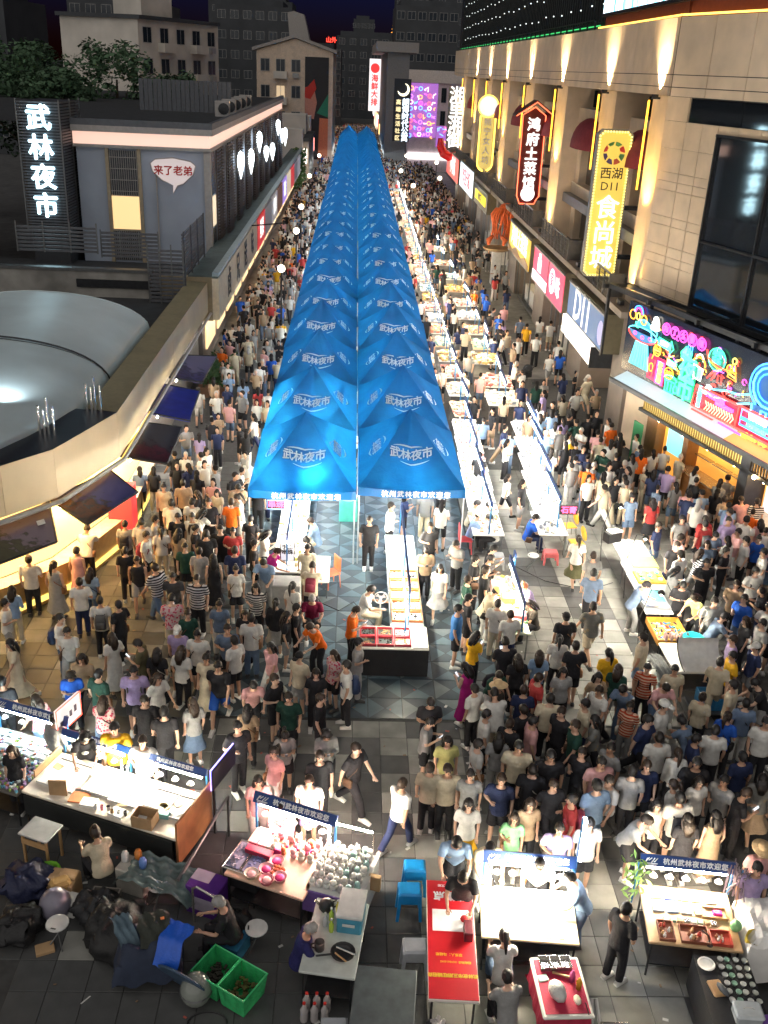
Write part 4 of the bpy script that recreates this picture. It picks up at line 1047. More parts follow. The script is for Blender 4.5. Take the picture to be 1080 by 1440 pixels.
for k, (a, b, c, d, lab) in enumerate(HB):
    t = thing('shop_hatch', lab, 'hatch', (*a, 2.62), 0, 'lifted picture hatches of the mall counter')
    q = MB().plate([(*a, 2.62), (*b, 2.62), (*c, 2.3), (*d, 2.3)], .05)
    wpart('picture', q, PH[k], t)
    q = MB()
    for p0, p1 in (((*a, 2.62), (*b, 2.62)), ((*b, 2.62), (*c, 2.3)), ((*c, 2.3), (*d, 2.3)), ((*d, 2.3), (*a, 2.62))): q.tube([p0, p1], .03, 4)
    wpart('edge', q, METAL_D, t)
    mid = ((a[0]+b[0])/2, (a[1]+b[1])/2)
    lamp = MB().tube([((a[0]*.8+d[0]*.2), (a[1]*.8+d[1]*.2), 2.44), ((b[0]*.8+c[0]*.2), (b[1]*.8+c[1]*.2), 2.44)], .025, 5)
    wpart('light_tube', lamp, glow('hatch_warm', (1, .58, .2), 130) if k > 2 else glow('hatch_white', (1, .9, .7), 45), t)
    if k == 4: wpart('note', MB().plate([(-7.75, 23.15, 2.55), (-7.9, 23.0, 2.55), (-7.8, 22.8, 2.52), (-7.65, 22.95, 2.52)], .004), mat('paper', (.7, .7, .68), .6), t)
q = MB().bb(-7.0, -6.3, 26.6, 27.3, .6, 1.9)
solo('drink_fridge', q, glow('fridge_red', (.9, .04, .04), .8), 'bright red drinks cabinet beside the hatch with red foliage', 'cabinet')
pl = MB()
for k in range(700):
    p = Vector((rnd.uniform(-6.5, -5.3), rnd.uniform(41.5, 45.5), 0)); p.z = rnd.uniform(.2, 1.1)
    a = Vector((rnd.uniform(-1, 1), rnd.uniform(-1, 1), rnd.uniform(-.6, 1))).normalized()*.16; b_ = a.orthogonal().normalized()*.07
    pl.add([p-a, p+b_, p+a, p-b_], [(0, 1, 2, 3)])
ps = thing('planter', 'brown planter of leafy green shrubs below the cream fascia', 'planter', (-5.9, 43.5, 0))
wpart('box', MB().bb(-6.6, -5.2, 41.4, 45.6, 0, .45), mat('planter_brown', (.14, .07, .04), .7), ps); wpart('leaves', pl, mat('leaf_mid', (.03, .075, .02), .6, var=.4), ps, kind='stuff')

# ------------------------------------------------------------------ buildings behind
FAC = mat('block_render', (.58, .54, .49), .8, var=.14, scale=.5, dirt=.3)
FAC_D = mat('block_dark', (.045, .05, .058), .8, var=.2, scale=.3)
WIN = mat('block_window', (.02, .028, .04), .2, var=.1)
def face_parts(t, mtx, w, h, cols, rows, wm=WIN, ww=1.3, wh=1.5, z0=1.2, lit=.06, balc=None, ac=True):
    """windows with frames, panes and little balconies on a facade; mtx has x along the wall, y up, z out"""
    for i in range(cols):
        for j in range(rows):
            cx = w*(i+.5)/cols; cz = z0 + (h-z0)*(j+.35)/rows
            q = MB(); q.add([mtx @ Vector(p) for p in ((cx-ww/2, cz, .02), (cx+ww/2, cz, .02), (cx+ww/2, cz+wh, .02), (cx-ww/2, cz+wh, .02))], [(0, 1, 2, 3)])
            islit = rnd.random() < lit
            win = wpart('window', q, glow('win_lit', (1, .7, .4), .5) if islit else wm, t)
            f = MB()
            for a, b, c, d in ((-ww/2-.06, -ww/2, -.06, wh+.06), (ww/2, ww/2+.06, -.06, wh+.06), (-.03, .03, 0, wh), (-ww/2, ww/2, -.06, 0), (-ww/2, ww/2, wh, wh+.06)):
                f.add([mtx @ Vector(p) for p in ((cx+a, cz+c, .06), (cx+b, cz+c, .06), (cx+b, cz+d, .06), (cx+a, cz+d, .06))], [(0, 1, 2, 3)])
            o = link('window_frame', f.mesh('window_frame', mat('frame_pale', (.3, .3, .3), .6)), win)
            if balc and (i in balc):
                q = MB(); M3 = mtx
                vs = [M3 @ Vector(p) for p in ((cx-ww*.8, cz-.95, 0), (cx+ww*.8, cz-.95, 0), (cx+ww*.8, cz-.95, .9), (cx-ww*.8, cz-.95, .9), (cx-ww*.8, cz, 0), (cx+ww*.8, cz, 0), (cx+ww*.8, cz, .9), (cx-ww*.8, cz, .9))]
                q.add(vs, [(0, 1, 2, 3), (4, 7, 6, 5), (3, 2, 6, 7), (0, 3, 7, 4), (1, 5, 6, 2)])
                wpart('balcony', q, FAC, t)
            elif ac and rnd.random() < .5:
                q = MB(); vs = [mtx @ Vector(p) for p in ((cx-.45, cz-.8, 0), (cx+.45, cz-.8, 0), (cx+.45, cz-.8, .4), (cx-.45, cz-.8, .4), (cx-.45, cz-.2, 0), (cx+.45, cz-.2, 0), (cx+.45, cz-.2, .4), (cx-.45, cz-.2, .4))]
                q.add(vs, [(0, 1, 2, 3), (4, 7, 6, 5), (3, 2, 6, 7), (0, 3, 7, 4), (1, 5, 6, 2)])
                wpart('air_conditioner', q, mat('ac_pale', (.3, .3, .3), .5), t)
# apartment block at the left
ap = thing('apartment_block', 'pale apartment block with blank gable end and balconied side above dark trees', 'building', (-24.1, 120, 0))
poly = [(-24.1, 120), (-17.2, 134), (-26, 139), (-32.8, 121.2)]
wpart('wall', MB().prism(poly, 0, 17.2), FAC, ap)
wpart('roof', MB().prism([(-23.8, 119.6), (-16.9, 134), (-26, 139.5), (-33.2, 120.9)], 17.2, 17.6), FAC_D, ap)
wpart('stair_tower', MB().prism([(-24.0, 122), (-21.5, 127), (-25, 129), (-27.5, 124)], 17.6, 20.2), FAC, ap)
dv = Vector((6.9, 14, 0)); L_ = dv.length
face_parts(ap, frame((-24.1, 120, 0), dv, (0, 0, 1)), L_, 17, 5, 5, balc=(1, 3), ww=1.5)
# mural house
mu = thing('mural_house', 'pale gabled house front with a dark painted mural of red and green shapes', 'building', (-8.7, 150, 0))
wpart('wall', xz_prism(MB(), [(-14, 0), (-3.4, 0), (-3.4, 15), (-8.7, 16.6), (-14, 15)], 150, 170), mat('mural_house_wall', (.62, .50, .40), .8, dirt=.2), mu)
wpart('roof', xz_prism(MB(), [(-14.6, 14.9), (-8.7, 16.7), (-2.9, 14.9), (-2.9, 15.3), (-8.7, 17.1), (-14.6, 15.3)], 149.6, 170), PALE, mu)
wpart('roof_box', xz_prism(MB(), [(-10, 16), (-7, 16), (-8, 20), (-9.5, 20.4), (-10.4, 20.2)], 160, 164), PALE, mu)
face_parts(mu, frame((-13.9, 149.96, 0), (1, 0, 0), (0, 0, 1)), 6.4, 14.6, 3, 4, balc=(1,), ww=1.15)
wpart('mural', MB().bb(-7.3, -4.0, 149.9, 149.96, 1.0, 14.4), mat('mural_dark', (.02, .02, .024), .7), mu)
wpart('mural_shape', xz_prism(MB(), [(-7.3, 6.6), (-6.0, 6.4), (-5.6, 8.6), (-6.1, 10.9), (-6.6, 11.0), (-7.3, 9.4)], 149.86, 149.9), mat('mural_pink', (.5, .22, .17), .7), mu)
wpart('mural_shape', xz_prism(MB(), [(-7.3, 9.2), (-6.5, 9.0), (-5.7, 10.4), (-6.0, 11.6), (-6.9, 10.6), (-7.3, 10.5)], 149.83, 149.86), mat('mural_red', (.5, .03, .02), .7), mu)
wpart('mural_shape', xz_prism(MB(), [(-5.6, 7.2), (-4.0, 6.7), (-4.0, 9.8)], 149.86, 149.9), mat('mural_green', (.02, .2, .12), .7), mu)
wpart('mural_shape', xz_prism(MB(), [(-5.4, 1), (-4.0, 1), (-4.0, 6.5), (-5.2, 6.6)], 149.86, 149.9), mat('mural_orange', (.55, .18, .09), .7), mu)
lw = thing('low_house', 'small dark flat-roofed house in front of the mural house', 'building', (-8, 128, 0))
wpart('wall', MB().bb(-11, -5.6, 126, 140, 0, 5), mat('low_house_wall', (.25, .22, .19), .8), lw); wpart('roof', MB().bb(-11.2, -5.4, 125.8, 140, 5, 5.4), FAC_D, lw)
# dim city behind
far = [(-70, -48, 150, 20), (-50, -34, 190, 22), (-30, -14, 230, 24), (-16, -4, 260, 17), (-6, 12, 300, 21), (8, 22, 240, 26), (20, 50, 300, 34), (-100, -70, 200, 26), (-2, 6, 420, 30), (14, 30, 420, 40), (-45, -20, 330, 30)]
for k, (x0, x1, y_, h) in enumerate(far):
    t = thing('city_block', 'dim distant city block', 'building', ((x0+x1)/2, y_, 0), 0, 'unlit city blocks on the horizon')
    t['label'] = ['low dark block at the far west skyline', 'dark block behind the blank gable', 'dark block between apartment and mural house', 'lower dark block behind the mural house', 'dark block straight up the street end', 'dark tall block behind the moon sign', 'tallest dark block beside the dotted cladding', 'dark block on the outer west edge', 'slim remote dark block above the street', 'remote dark block under the pagoda hill', 'remote wide dark block behind the trees'][k]
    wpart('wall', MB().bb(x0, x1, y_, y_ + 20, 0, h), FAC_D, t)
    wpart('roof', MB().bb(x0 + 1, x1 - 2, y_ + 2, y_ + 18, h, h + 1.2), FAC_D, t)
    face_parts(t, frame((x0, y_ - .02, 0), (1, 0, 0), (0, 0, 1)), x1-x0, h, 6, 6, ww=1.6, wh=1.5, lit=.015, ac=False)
pg = thing('pagoda', 'tiny orange lit pagoda spire on the far dark hill', 'tower', (20.3, 600, 0))
q = MB()
for k in range(6): q.lathe([(2.6 - k*.3, 0), (1.9 - k*.25, .5), (1.7 - k*.25, 1.6)], (20.3, 600, 31 + k*1.7), 8)
q.tube([(20.3, 600, 41), (20.3, 600, 44)], .25, 5); wpart('tier', q, glow('pagoda', (1, .35, .05), 1.6), pg)
hl = MB(); n = 40
for i in range(n+1):
    x = -420 + 900*i/n; h = 13 + 7*math.sin(i*.5) + 5*math.sin(i*1.3) + 9*math.exp(-((x-20)/70)**2)
    hl.v += [(x, 640, -2), (x, 700, h)]
for i in range(n): hl.f.append([2*i, 2*i+2, 2*i+3, 2*i+1]); hl.m.append(0)
struct('hills', hl, mat('hill_dark', (.012, .018, .016), .9))
rs = thing('red_roof_letters', 'small red glowing rooftop letters on the dark skyline', 'sign', (-6.5, 262, 18))
wtext('山外', 1.3, glow('red_l2', (1, .05, .03), 2), rs, FACE_CAM(-6.5, 262, 18.9), bold=.05)
# pink lit building and the moon sign on the far right
pk = thing('pink_building', 'pinkish far building with neon figures on half of its face', 'building', (10.6, 150, 0))
wpart('wall', MB().bb(7.4, 16, 150, 175, 0, 13.2), mat('pink_wall', (.75, .60, .66), .8, dirt=.2), pk)
wpart('parapet', MB().bb(7.2, 16, 149.7, 150, 11.8, 13.4), mat('pink_parapet', (.7, .62, .58), .8), pk)
for j, z in enumerate((9.3, 6.3)):
    for i in range(3):
        w = wpart('window', MB().bb(11.9 + i*1.15, 12.6 + i*1.15, 149.95, 150.0, z, z + 1.9), WIN, pk)
        o = link('window_frame', MB().bb(12.22 + i*1.15, 12.28 + i*1.15, 149.9, 149.95, z, z + 1.9).mesh('window_frame', METAL_D), w)
PC = [(1, .08, .6), (.5, .15, 1), (1, .35, .05), (.1, .35, 1), (1, .8, .6), (1, .1, .1)]
q = MB().bb(7.5, 11.4, 149.9, 149.95, 4.6, 11.7); wpart('neon_board', q, glow('violet_board', (.42, .16, .6), .7), pk)
for k in range(46):
    cx, cz = 7.7 + (k % 6)*.65 + rnd.uniform(-.1, .1), 4.9 + (k//6)*.85 + rnd.uniform(-.2, .2); c = PC[rnd.randrange(6)]
    pts = [(cx + rnd.uniform(-.3, .3), 149.85, cz + rnd.uniform(-.35, .35)) for _ in range(4)] if k % 2 else [(cx + .26*math.cos(a), 149.85, cz + .26*math.sin(a)) for a in np.linspace(0, 6.3, 8)]
    wpart('neon_tube', MB().tube(pts, .045, 4), ntube(c), pk)
wpart('neon_board', MB().bb(11.5, 14.2, 149.9, 149.95, 3.4, 6.2), glow('violet_board', 0), pk)
for k in range(14):
    cx, cz = rnd.uniform(11.7, 14), rnd.uniform(3.6, 6); wpart('neon_tube', MB().tube([(cx + rnd.uniform(-.35, .35), 149.85, cz + rnd.uniform(-.3, .3)) for _ in range(4)], .04, 4), ntube(PC[rnd.randrange(6)]), pk)
wpart('shop_light', MB().bb(7.5, 14, 149.6, 149.9, 1.6, 2.6), glow('shop_white', (1, .9, .75), 1.2), pk)
ms = thing('blade_sign', 'dark vertical sign with a crescent moon over blue-white characters far down the street', 'sign', (6.2, 146, 4))
wpart('box', MB().bb(5.1, 7.4, 146, 146.5, 4.2, 12.2), mat('sign_navy', (.02, .025, .04), .5), ms)
wpart('moon', MB().tube([(6.3 + .75*math.cos(a), 145.9, 10.9 + .75*math.sin(a)) for a in np.linspace(R(-160), R(70), 12)], [.04, .1, .15, .18, .2, .2, .2, .18, .16, .13, .08, .03], 6), glow('moon', (1, .9, .6), 2), ms)
for k, c_ in enumerate('朗博时代公寓'): wtext(c_, 1.0, glow('letter_blue', (.75, .88, 1), 1.4), ms, FACE_CAM(6.75, 145.9, 9.2 - k*.92), bold=.04)
for k, c_ in enumerate('高端生活社区'): wtext(c_, .7, glow('letter_gold', (1, .8, .4), .9), ms, FACE_CAM(5.75, 145.9, 9.2 - k*.92), bold=.03)
bl = thing('corner_building', 'grey flat-roofed corner building behind the moon sign', 'building', (7, 165, 0))
wpart('wall', MB().bb(4.2, 7.3, 152, 200, 0, 15.5), mat('corner_grey', (.2, .2, .2), .8), bl); wpart('roof', MB().bb(2.6, 8.5, 151.5, 200, 15.5, 16.8), PALE, bl)
vs_ = thing('blade_sign', 'tall white vertical sign with red round badge and red characters at the far street end', 'sign', (3, 190, 6))
wpart('box', MB().bb(2.1, 4.1, 190, 190.5, 6.3, 14.8), glow('white_board', (1, .9, .9), .95), vs_)
wpart('badge', MB().lathe([(0, 0), (.8, 0)], (0, 0, 0), 16), glow('red_l', (.9, .05, .05), 1), vs_).matrix_local = Matrix.Translation((.1, -.05, 7.3)) @ Matrix.Rotation(math.pi/2, 4, 'X')
for k, c_ in enumerate('海鲜大排'): wtext(c_, 1.25, glow('red_l'), vs_, FACE_CAM(3.1, 189.95, 11.6 - k*1.3), bold=.04)
for k in range(26):      # far shop fronts on both sides
    s_ = 1 if k % 2 else -1; y_ = 124 + k*4.6 if s_ < 0 else 154 + k*4.6
    x = -5.4 - rnd.uniform(0, .5) if s_ < 0 else 4.1 + rnd.uniform(0, .3)
    c = [(1, .85, .7), (1, .2, .15), (1, .6, .2), (.8, .9, 1), (1, .3, .25)][k % 5]
    t = thing('far_shop', 'small ' + ['pale', 'red', 'amber', 'blue-white', 'coral'][k % 5] + ' lit shop front far up the ' + ('east' if k % 2 else 'west') + ' side of the street', 'shop', (x, y_, 0), 0, 'far lit shop fronts')
    wpart('sign_panel', MB().bb(min(x, x + s_*.4), max(x, x + s_*.4), y_, y_ + 3.6, 2.6, 4.2), glow('farshop%d' % (k % 5), c, 2.2), t)
    wpart('wall', MB().bb(min(x + s_*.5, x + s_*6), max(x + s_*.5, x + s_*6), y_, y_ + 4.5, 0, 5.5 + rnd.uniform(0, 3)), FAC, t)
    wpart('window', MB().bb(min(x + s_*.42, x + s_*.5), max(x + s_*.42, x + s_*.5), y_ + .3, y_ + 3.4, .2, 2.4), glow('farwin', (1, .75, .5), 1.6), t)

# ------------------------------------------------------------------ trees on the west side
LEAF = mat('foliage', (.05, .10, .05), .75, var=.6, scale=.7)
BARK = mat('bark', (.06, .045, .03), .9, var=.3, bump=.4)
def tree(x, y_, h, r, label, seed):
    rg = random.Random(seed); t = thing('tree', label, 'tree', (x, y_, 0), 0, 'dark trees beyond the grey hall')
    tr = MB().tube([(0, 0, 0), (.1, 0, h*.3), (0, .1, h*.55), (.2, 0, h*.8)], [.35, .28, .2, .08], 8)
    for k in range(6):
        a = rg.uniform(0, 6.28); z = h*rg.uniform(.35, .6); tr.tube([(0, 0, z), (r*.4*math.cos(a), r*.4*math.sin(a), z + h*.12), (r*.75*math.cos(a), r*.75*math.sin(a), z + h*.22)], [.12, .08, .03], 5)
    part('trunk', tr, BARK, t)
    cents = []
    for k in range(34):
        a = rg.uniform(0, 6.28); e = rg.uniform(-.5, 1); rr = r*rg.uniform(.35, .95)
        cents.append((rr*math.cos(a)*math.cos(e), rr*math.sin(a)*math.cos(e), h*.66 + (h*.34)*math.sin(e), rg.uniform(.18, .34)*r))
    N_ = 4200; q = MB()
    for k in range(N_):
        cx, cy, cz, cr = cents[rg.randrange(34)]
        d = Vector((rg.gauss(0, 1), rg.gauss(0, 1), rg.gauss(0, 1))).normalized()*cr*rg.uniform(.6, 1.05)
        p = Vector((cx, cy, cz)) + d
        a = Vector((rg.uniform(-1, 1), rg.uniform(-1, 1), rg.uniform(-.5, .5))).normalized(); b_ = a.cross(d.normalized() + Vector((.01, .02, .03)))
        s_ = rg.uniform(.14, .3)
        q.add([p - a*s_, p + b_*s_*.6, p + a*s_, p - b_*s_*.6], [(0, 1, 2, 3)])
    part('crown', q, LEAF, t)
tree(-26.5, 84, 14.6, 4.6, 'large dark bushy tree above the glowing sign tower', 1)
tree(-19.8, 88, 14.6, 4.2, 'dark bushy tree with rounded top in front of the blank gable', 2)
tree(-16.2, 96, 12.2, 3.4, 'lower dark tree below the balconied side of the apartment block', 3)
tree(-33, 92, 15.5, 5, 'dark tree at the far edge of the tree row', 4)
tree(-22.5, 80, 12.4, 3.8, 'dark tree in front between the two large crowns', 5)
tree(-30.5, 72, 11, 4, 'low dark tree beside the glowing sign tower', 6)

# ------------------------------------------------------------------ the double row of blue tents
def tent_mat():
    m = bpy.data.materials.new('tent_canvas'); m.use_nodes = True
    N, L = m.node_tree.nodes, m.node_tree.links; N.remove(N['Principled BSDF'])
    out = N['Material Output']
    tc = N.new('ShaderNodeTexCoord'); no = N.new('ShaderNodeTexNoise'); no.inputs['Scale'].default_value = 1.3; no.inputs['Detail'].default_value = 6
    oi = N.new('ShaderNodeObjectInfo'); ad = N.new('ShaderNodeVectorMath'); ad.operation = 'MULTIPLY_ADD'; ad.inputs[1].default_value = (40, 40, 40); L.new(oi.outputs['Random'], ad.inputs[0]); L.new(tc.outputs['Object'], ad.inputs[2])
    L.new(ad.outputs[0], no.inputs['Vector'])
    cr = N.new('ShaderNodeValToRGB'); cr.color_ramp.elements[0].position = .3; cr.color_ramp.elements[0].color = (.005, .105, .29, 1); cr.color_ramp.elements[1].position = .7; cr.color_ramp.elements[1].color = (.007, .15, .40, 1)
    L.new(no.outputs['Fac'], cr.inputs[0])
    n2 = N.new('ShaderNodeTexNoise'); n2.inputs['Scale'].default_value = 3.5; n2.inputs['Distortion'].default_value = 1.5; L.new(ad.outputs[0], n2.inputs['Vector'])
    bp = N.new('ShaderNodeBump'); bp.inputs['Strength'].default_value = .35; bp.inputs['Distance'].default_value = .12; L.new(n2.outputs['Fac'], bp.inputs['Height'])
    df = N.new('ShaderNodeBsdfDiffuse'); tr = N.new('ShaderNodeBsdfTranslucent'); gl = N.new('ShaderNodeBsdfGlossy'); gl.inputs['Roughness'].default_value = .45
    for b in (df, tr): L.new(cr.outputs[0], b.inputs['Color'])
    for b in (df, gl): L.new(bp.outputs[0], b.inputs['Normal'])
    mx = N.new('ShaderNodeMixShader'); mx.inputs[0].default_value = .6; L.new(df.outputs[0], mx.inputs[1]); L.new(tr.outputs[0], mx.inputs[2])
    m2 = N.new('ShaderNodeMixShader'); m2.inputs[0].default_value = .035; L.new(mx.outputs[0], m2.inputs[1]); L.new(gl.outputs[0], m2.inputs[2])
    L.new(m2.outputs[0], out.inputs[0]); MATS['tent_canvas'] = m
    return m
TENT = tent_mat()
TW, TD, ZE, ZA = 1.55, 2.53, 2.42, 3.95
def tent_z(x, y_):
    ax, ay = abs(x)/TW, abs(y_)/TD
    m_ = max(ax, ay); s = 1 - min(1, m_); mn = min(ax, ay)
    sag = .20*math.sin(math.pi*min(1, s))*(1 - mn/max(m_, 1e-3)) if m_ > 0 else 0
    eave = -.06*(1 - (mn)**2)*m_**3
    return ZE + (ZA-ZE)*s**1.1 - sag + eave
def tent_mesh(seed=0):
    """four slopes that meet in hard creases, each a little slack"""
    q = MB(); n = 9; m_ = 8
    rg = random.Random(seed); ph = [rg.uniform(0, 6) for _ in range(8)]
    for k in range(4):
        c, s = (math.cos(k*math.pi/2), math.sin(k*math.pi/2)); vs = []
        for j in range(n+1):
            r_ = .004 + .996*j/n
            for i in range(m_+1):
                t = -1 + 2*i/m_; lx, ly = t*r_, -r_
                x, y_ = (lx*c - ly*s)*TW, (lx*s + ly*c)*TD
                w = .018*math.sin(3*t + ph[k])*math.sin(5*r_ + ph[k+4])*(1-t*t)*(1-r_)*4
                vs.append((x, y_, tent_z(x, y_) + w))
        q.add(vs, [(j*(m_+1)+i, j*(m_+1)+i+1, (j+1)*(m_+1)+i+1, (j+1)*(m_+1)+i) for j in range(n) for i in range(m_)])
    return q
def valance_mesh():
    q = MB(); pts = []
    n = 16
    for a, b in (((-1, -1), (1, -1)), ((1, -1), (1, 1)), ((1, 1), (-1, 1)), ((-1, 1), (-1, -1))):
        for i in range(n): pts.append((a[0] + (b[0]-a[0])*i/n, a[1] + (b[1]-a[1])*i/n))
    N_ = len(pts); top = [(x*TW, y_*TD, tent_z(x*TW, y_*TD) - .0) for x, y_ in pts]
    bot = [(x*TW*1.008, y_*TD*1.006, z - .24 - .012*math.sin(i*2.1)) for i, ((x, y_), (_, _, z)) in enumerate(zip(pts, top))]
    return q.add(top + bot, [(i, (i+1) % N_, N_+(i+1) % N_, N_+i) for i in range(N_)])
def drape_text():
    """the printed mark on the front slope and both side slopes, laid just above the canvas"""
    src = text_mesh('武林夜市', .33, .008, .0, .92)
    vs, fs = [], []
    def put(M, mesh_v, polys):
        o = len(vs)
        for v in mesh_v:
            p = M @ Vector((v[0], v[1], 0)); vs.append((p.x, p.y, tent_z(p.x, p.y) + .034))
        for pl_ in polys: fs.append([i + o for i in pl_])
    mv = [v.co for v in src.vertices]; mp = [list(p.vertices) for p in src.polygons]
    sw = []
    for sgn in (1, -1):
        a = [(-.35*sgn + .0 + (x*1.0)*.72 + .25*sgn, sgn*(.23 + .05*(1 - (x*2)**2)) ) for x in np.linspace(-.6, .6, 9)]
        sw.append(a)
    def swoosh(M):
        for a in sw:
            mvv = []
            for i, (x, y_) in enumerate(a): w = .022*math.sin(math.pi*i/8) + .003; mvv += [(x, y_-w, 0), (x, y_+w, 0)]
            put(M, [Vector(p) for p in mvv], [[2*i, 2*i+2, 2*i+3, 2*i+1] for i in range(8)])
    for M in (Matrix.Translation((0, -1.32, 0)), Matrix.Translation((.98, -.15, 0)) @ Matrix.Rotation(R(90), 4, 'Z') @ Matrix.Scale(.85, 4), Matrix.Translation((-.98, -.15, 0)) @ Matrix.Rotation(R(90), 4, 'Z') @ Matrix.Scale(.85, 4)):
        put(M, mv, mp); swoosh(M)
    me = bpy.data.meshes.new('lettering'); me.from_pydata(vs, [], fs); me.materials.append(mat('print_white', (.78, .80, .82), .6)); me.update()
    return me
TM, VM, LM = [tent_mesh(k).mesh('canopy', TENT, True) for k in range(5)], valance_mesh().mesh('valance', TENT, True), drape_text()
q = MB(); q.tube([(0, 0, 0), (0, 0, ZE)], .022, 5); POLE = q.mesh('pole', mat('pole_white', (.55, .57, .6), .4, .4))
q = MB().tube([(0, -2.1, 1.95), (0, 2.1, 1.95)], .02, 5); TUBE = q.mesh('light_tube', glow('tent_tube', (.85, .95, 1), 52))
ORD = ['front', 'second', 'third', 'fourth', 'fifth', 'sixth', 'seventh', 'eighth', 'ninth', 'tenth', 'eleventh', 'twelfth', 'thirteenth', 'fourteenth', 'fifteenth', 'sixteenth', 'seventeenth', 'eighteenth', 'nineteenth', 'twentieth', 'twenty-first', 'twenty-second', 'twenty-third', 'twenty-fourth', 'twenty-fifth', 'twenty-sixth', 'twenty-seventh', 'twenty-eighth', 'twenty-ninth', 'thirtieth', 'last']
TENT_Y = []
for r_ in range(31):
    for c_ in range(2):
        x = -1.24 + c_*3.16 + rnd.uniform(-.012, .012); y_ = 28.5 + r_*5.13 + (5 if r_ == 30 else 0)
        side = ('west', 'east')[c_]
        t = thing('canopy_tent', f'blue peaked market tent, {ORD[r_]} from the open end in the row by the ' + ('mall wing' if c_ == 0 else 'white tables'), 'tent', (x, y_, rnd.uniform(-.03, .03)), rnd.uniform(-.006, .006), 'blue market tents in a double row'); t.rotation_euler.x = rnd.uniform(-.01, .01); t.rotation_euler.y = rnd.uniform(-.012, .012); t.scale.z = rnd.uniform(.98, 1.02)
        link('canopy', TM[rnd.randrange(5)], t); link('valance', VM, t)
        if r_ < 18: link('lettering', LM, t)
        if r_ < 7:
            for px, py in ((-1, -1), (1, -1), (1, 1), (-1, 1)): link('pole', POLE, t, (px*(TW-.03), py*(TD-.03), 0))
        link('light_tube', TUBE, t)
        if r_ == 0:
            me = text_mesh('杭州武林夜市欢迎您', .2, .006, .002, 1.25).copy(); me.materials.clear(); me.materials.append(mat('print_white'))
            link('lettering', me, t, M=frame((.12, -TD*1.006 - .012, 2.24), (1, 0, 0), (0, 0, 1)))
            if c_ == 0:
                link('lamp', MB().ball((.35, -1.7, 2.35), .07, 8, 6).mesh('lamp', glow('cyan_lamp', (.7, 1, 1), 150)), t)
# globe street lamps
for k, (x, y_) in enumerate(((-3.75, 52.9), (-3.7, 66), (-4.0, 78), (-4.4, 101), (-4.3, 125))):
    t = thing('street_lamp', ['round white globe street lamp nearest the mall hatches', 'second round globe street lamp along the crowd', 'third round globe street lamp along the crowd', 'fourth round globe street lamp along the crowd', 'far round globe street lamp at the street end'][k], 'street lamp', (x, y_, 0), 0, 'globe street lamps in the crowd')
    part('pole', MB().tube([(0, 0, 0), (0, 0, 3.4)], [.07, .04], 7), METAL_D, t)
    part('globe', MB().ball((0, 0, 3.55), .2, 12, 8), glow('globe_lamp', (1, .85, .6), 9), t, True)
for k, (x, y_) in enumerate(((4.9, 110), (6.4, 130), (9.6, 122), (5.5, 96), (8.6, 104))):
    t = thing('street_lamp', f'round globe street lamp over the far east crowd, {ORD[k]} in depth', 'street lamp', (x, y_, 0), 0, 'globe street lamps on the east side')
    part('pole', MB().tube([(0, 0, 0), (0, 0, 3.4)], [.07, .04], 6), METAL_D, t); part('globe', MB().ball((0, 0, 3.55), .2, 10, 7), glow('globe_lamp'), t, True)

# ------------------------------------------------------------------ market stalls
BLUE_S = mat('stall_blue', (.008, .045, .20), .4, var=.06)
POST_B = mat('post_blue', (.03, .18, .42), .35, .3)
WHITE_T = mat('table_white', (.70, .68, .63), .5, var=.05)
CLOTH_W = mat('cloth_white', (.68, .67, .65), .8, var=.06, bump=.2)
WOOD = mat('wood_light', (.50, .30, .14), .55, var=.15, scale=5)
CARD = mat('cardboard', (.42, .27, .14), .8, var=.12)
BLACK = mat('black_plastic', (.018, .018, .02), .4)
BLACKC = mat('black_cloth', (.02, .02, .022), .85, bump=.3)
STEEL = mat('steel', (.5, .48, .45), .25, .8)
PINKW = mat('pink_plastic', (.75, .25, .32), .4)
PLW = mat('plastic_white', (.62, .62, .60), .4)
T_WARM = glow('stall_tube_warm', (1, .82, .58), 190)
T_WHITE = glow('stall_tube_white', (1, .91, .71), 190)
T_COLD = glow('stall_tube_cold', (.82, 1, .97), 75)
T_PINK = glow('stall_tube_pink', (1, .55, .46), 130)
PRINT_W = mat('print_white')
def legs(t, L_, W, h, m=METAL_D, r=.018):
    for sx in (-1, 1):
        for sy in (-1, 1): part('leg', MB().tube([(sx*(L_/2-.06), sy*(W/2-.06), 0), (sx*(L_/2-.06), sy*(W/2-.06), h)], r, 5), m, t)
def emblem(t, M, s=1.):
    q = MB()
    for k in range(4): q.tube([((-.09 + k*.05)*s, (-.02 + .02*math.sin(k*2))*s, 0), ((-.03 + k*.05)*s, .05*s, 0)], .009*s, 4)
    q.tube([(-.1*s, -.05*s, 0), (.12*s, -.05*s, 0)], .009*s, 4); q.tube([(-.09*s, -.075*s, 0), (.1*s, -.075*s, 0)], .007*s, 4); q.tube([(-.1*s, -.05*s, 0), (-.06*s, .04*s, 0)], .01*s, 4)
    o = part('emblem', q, PRINT_W, t); o.matrix_local = M
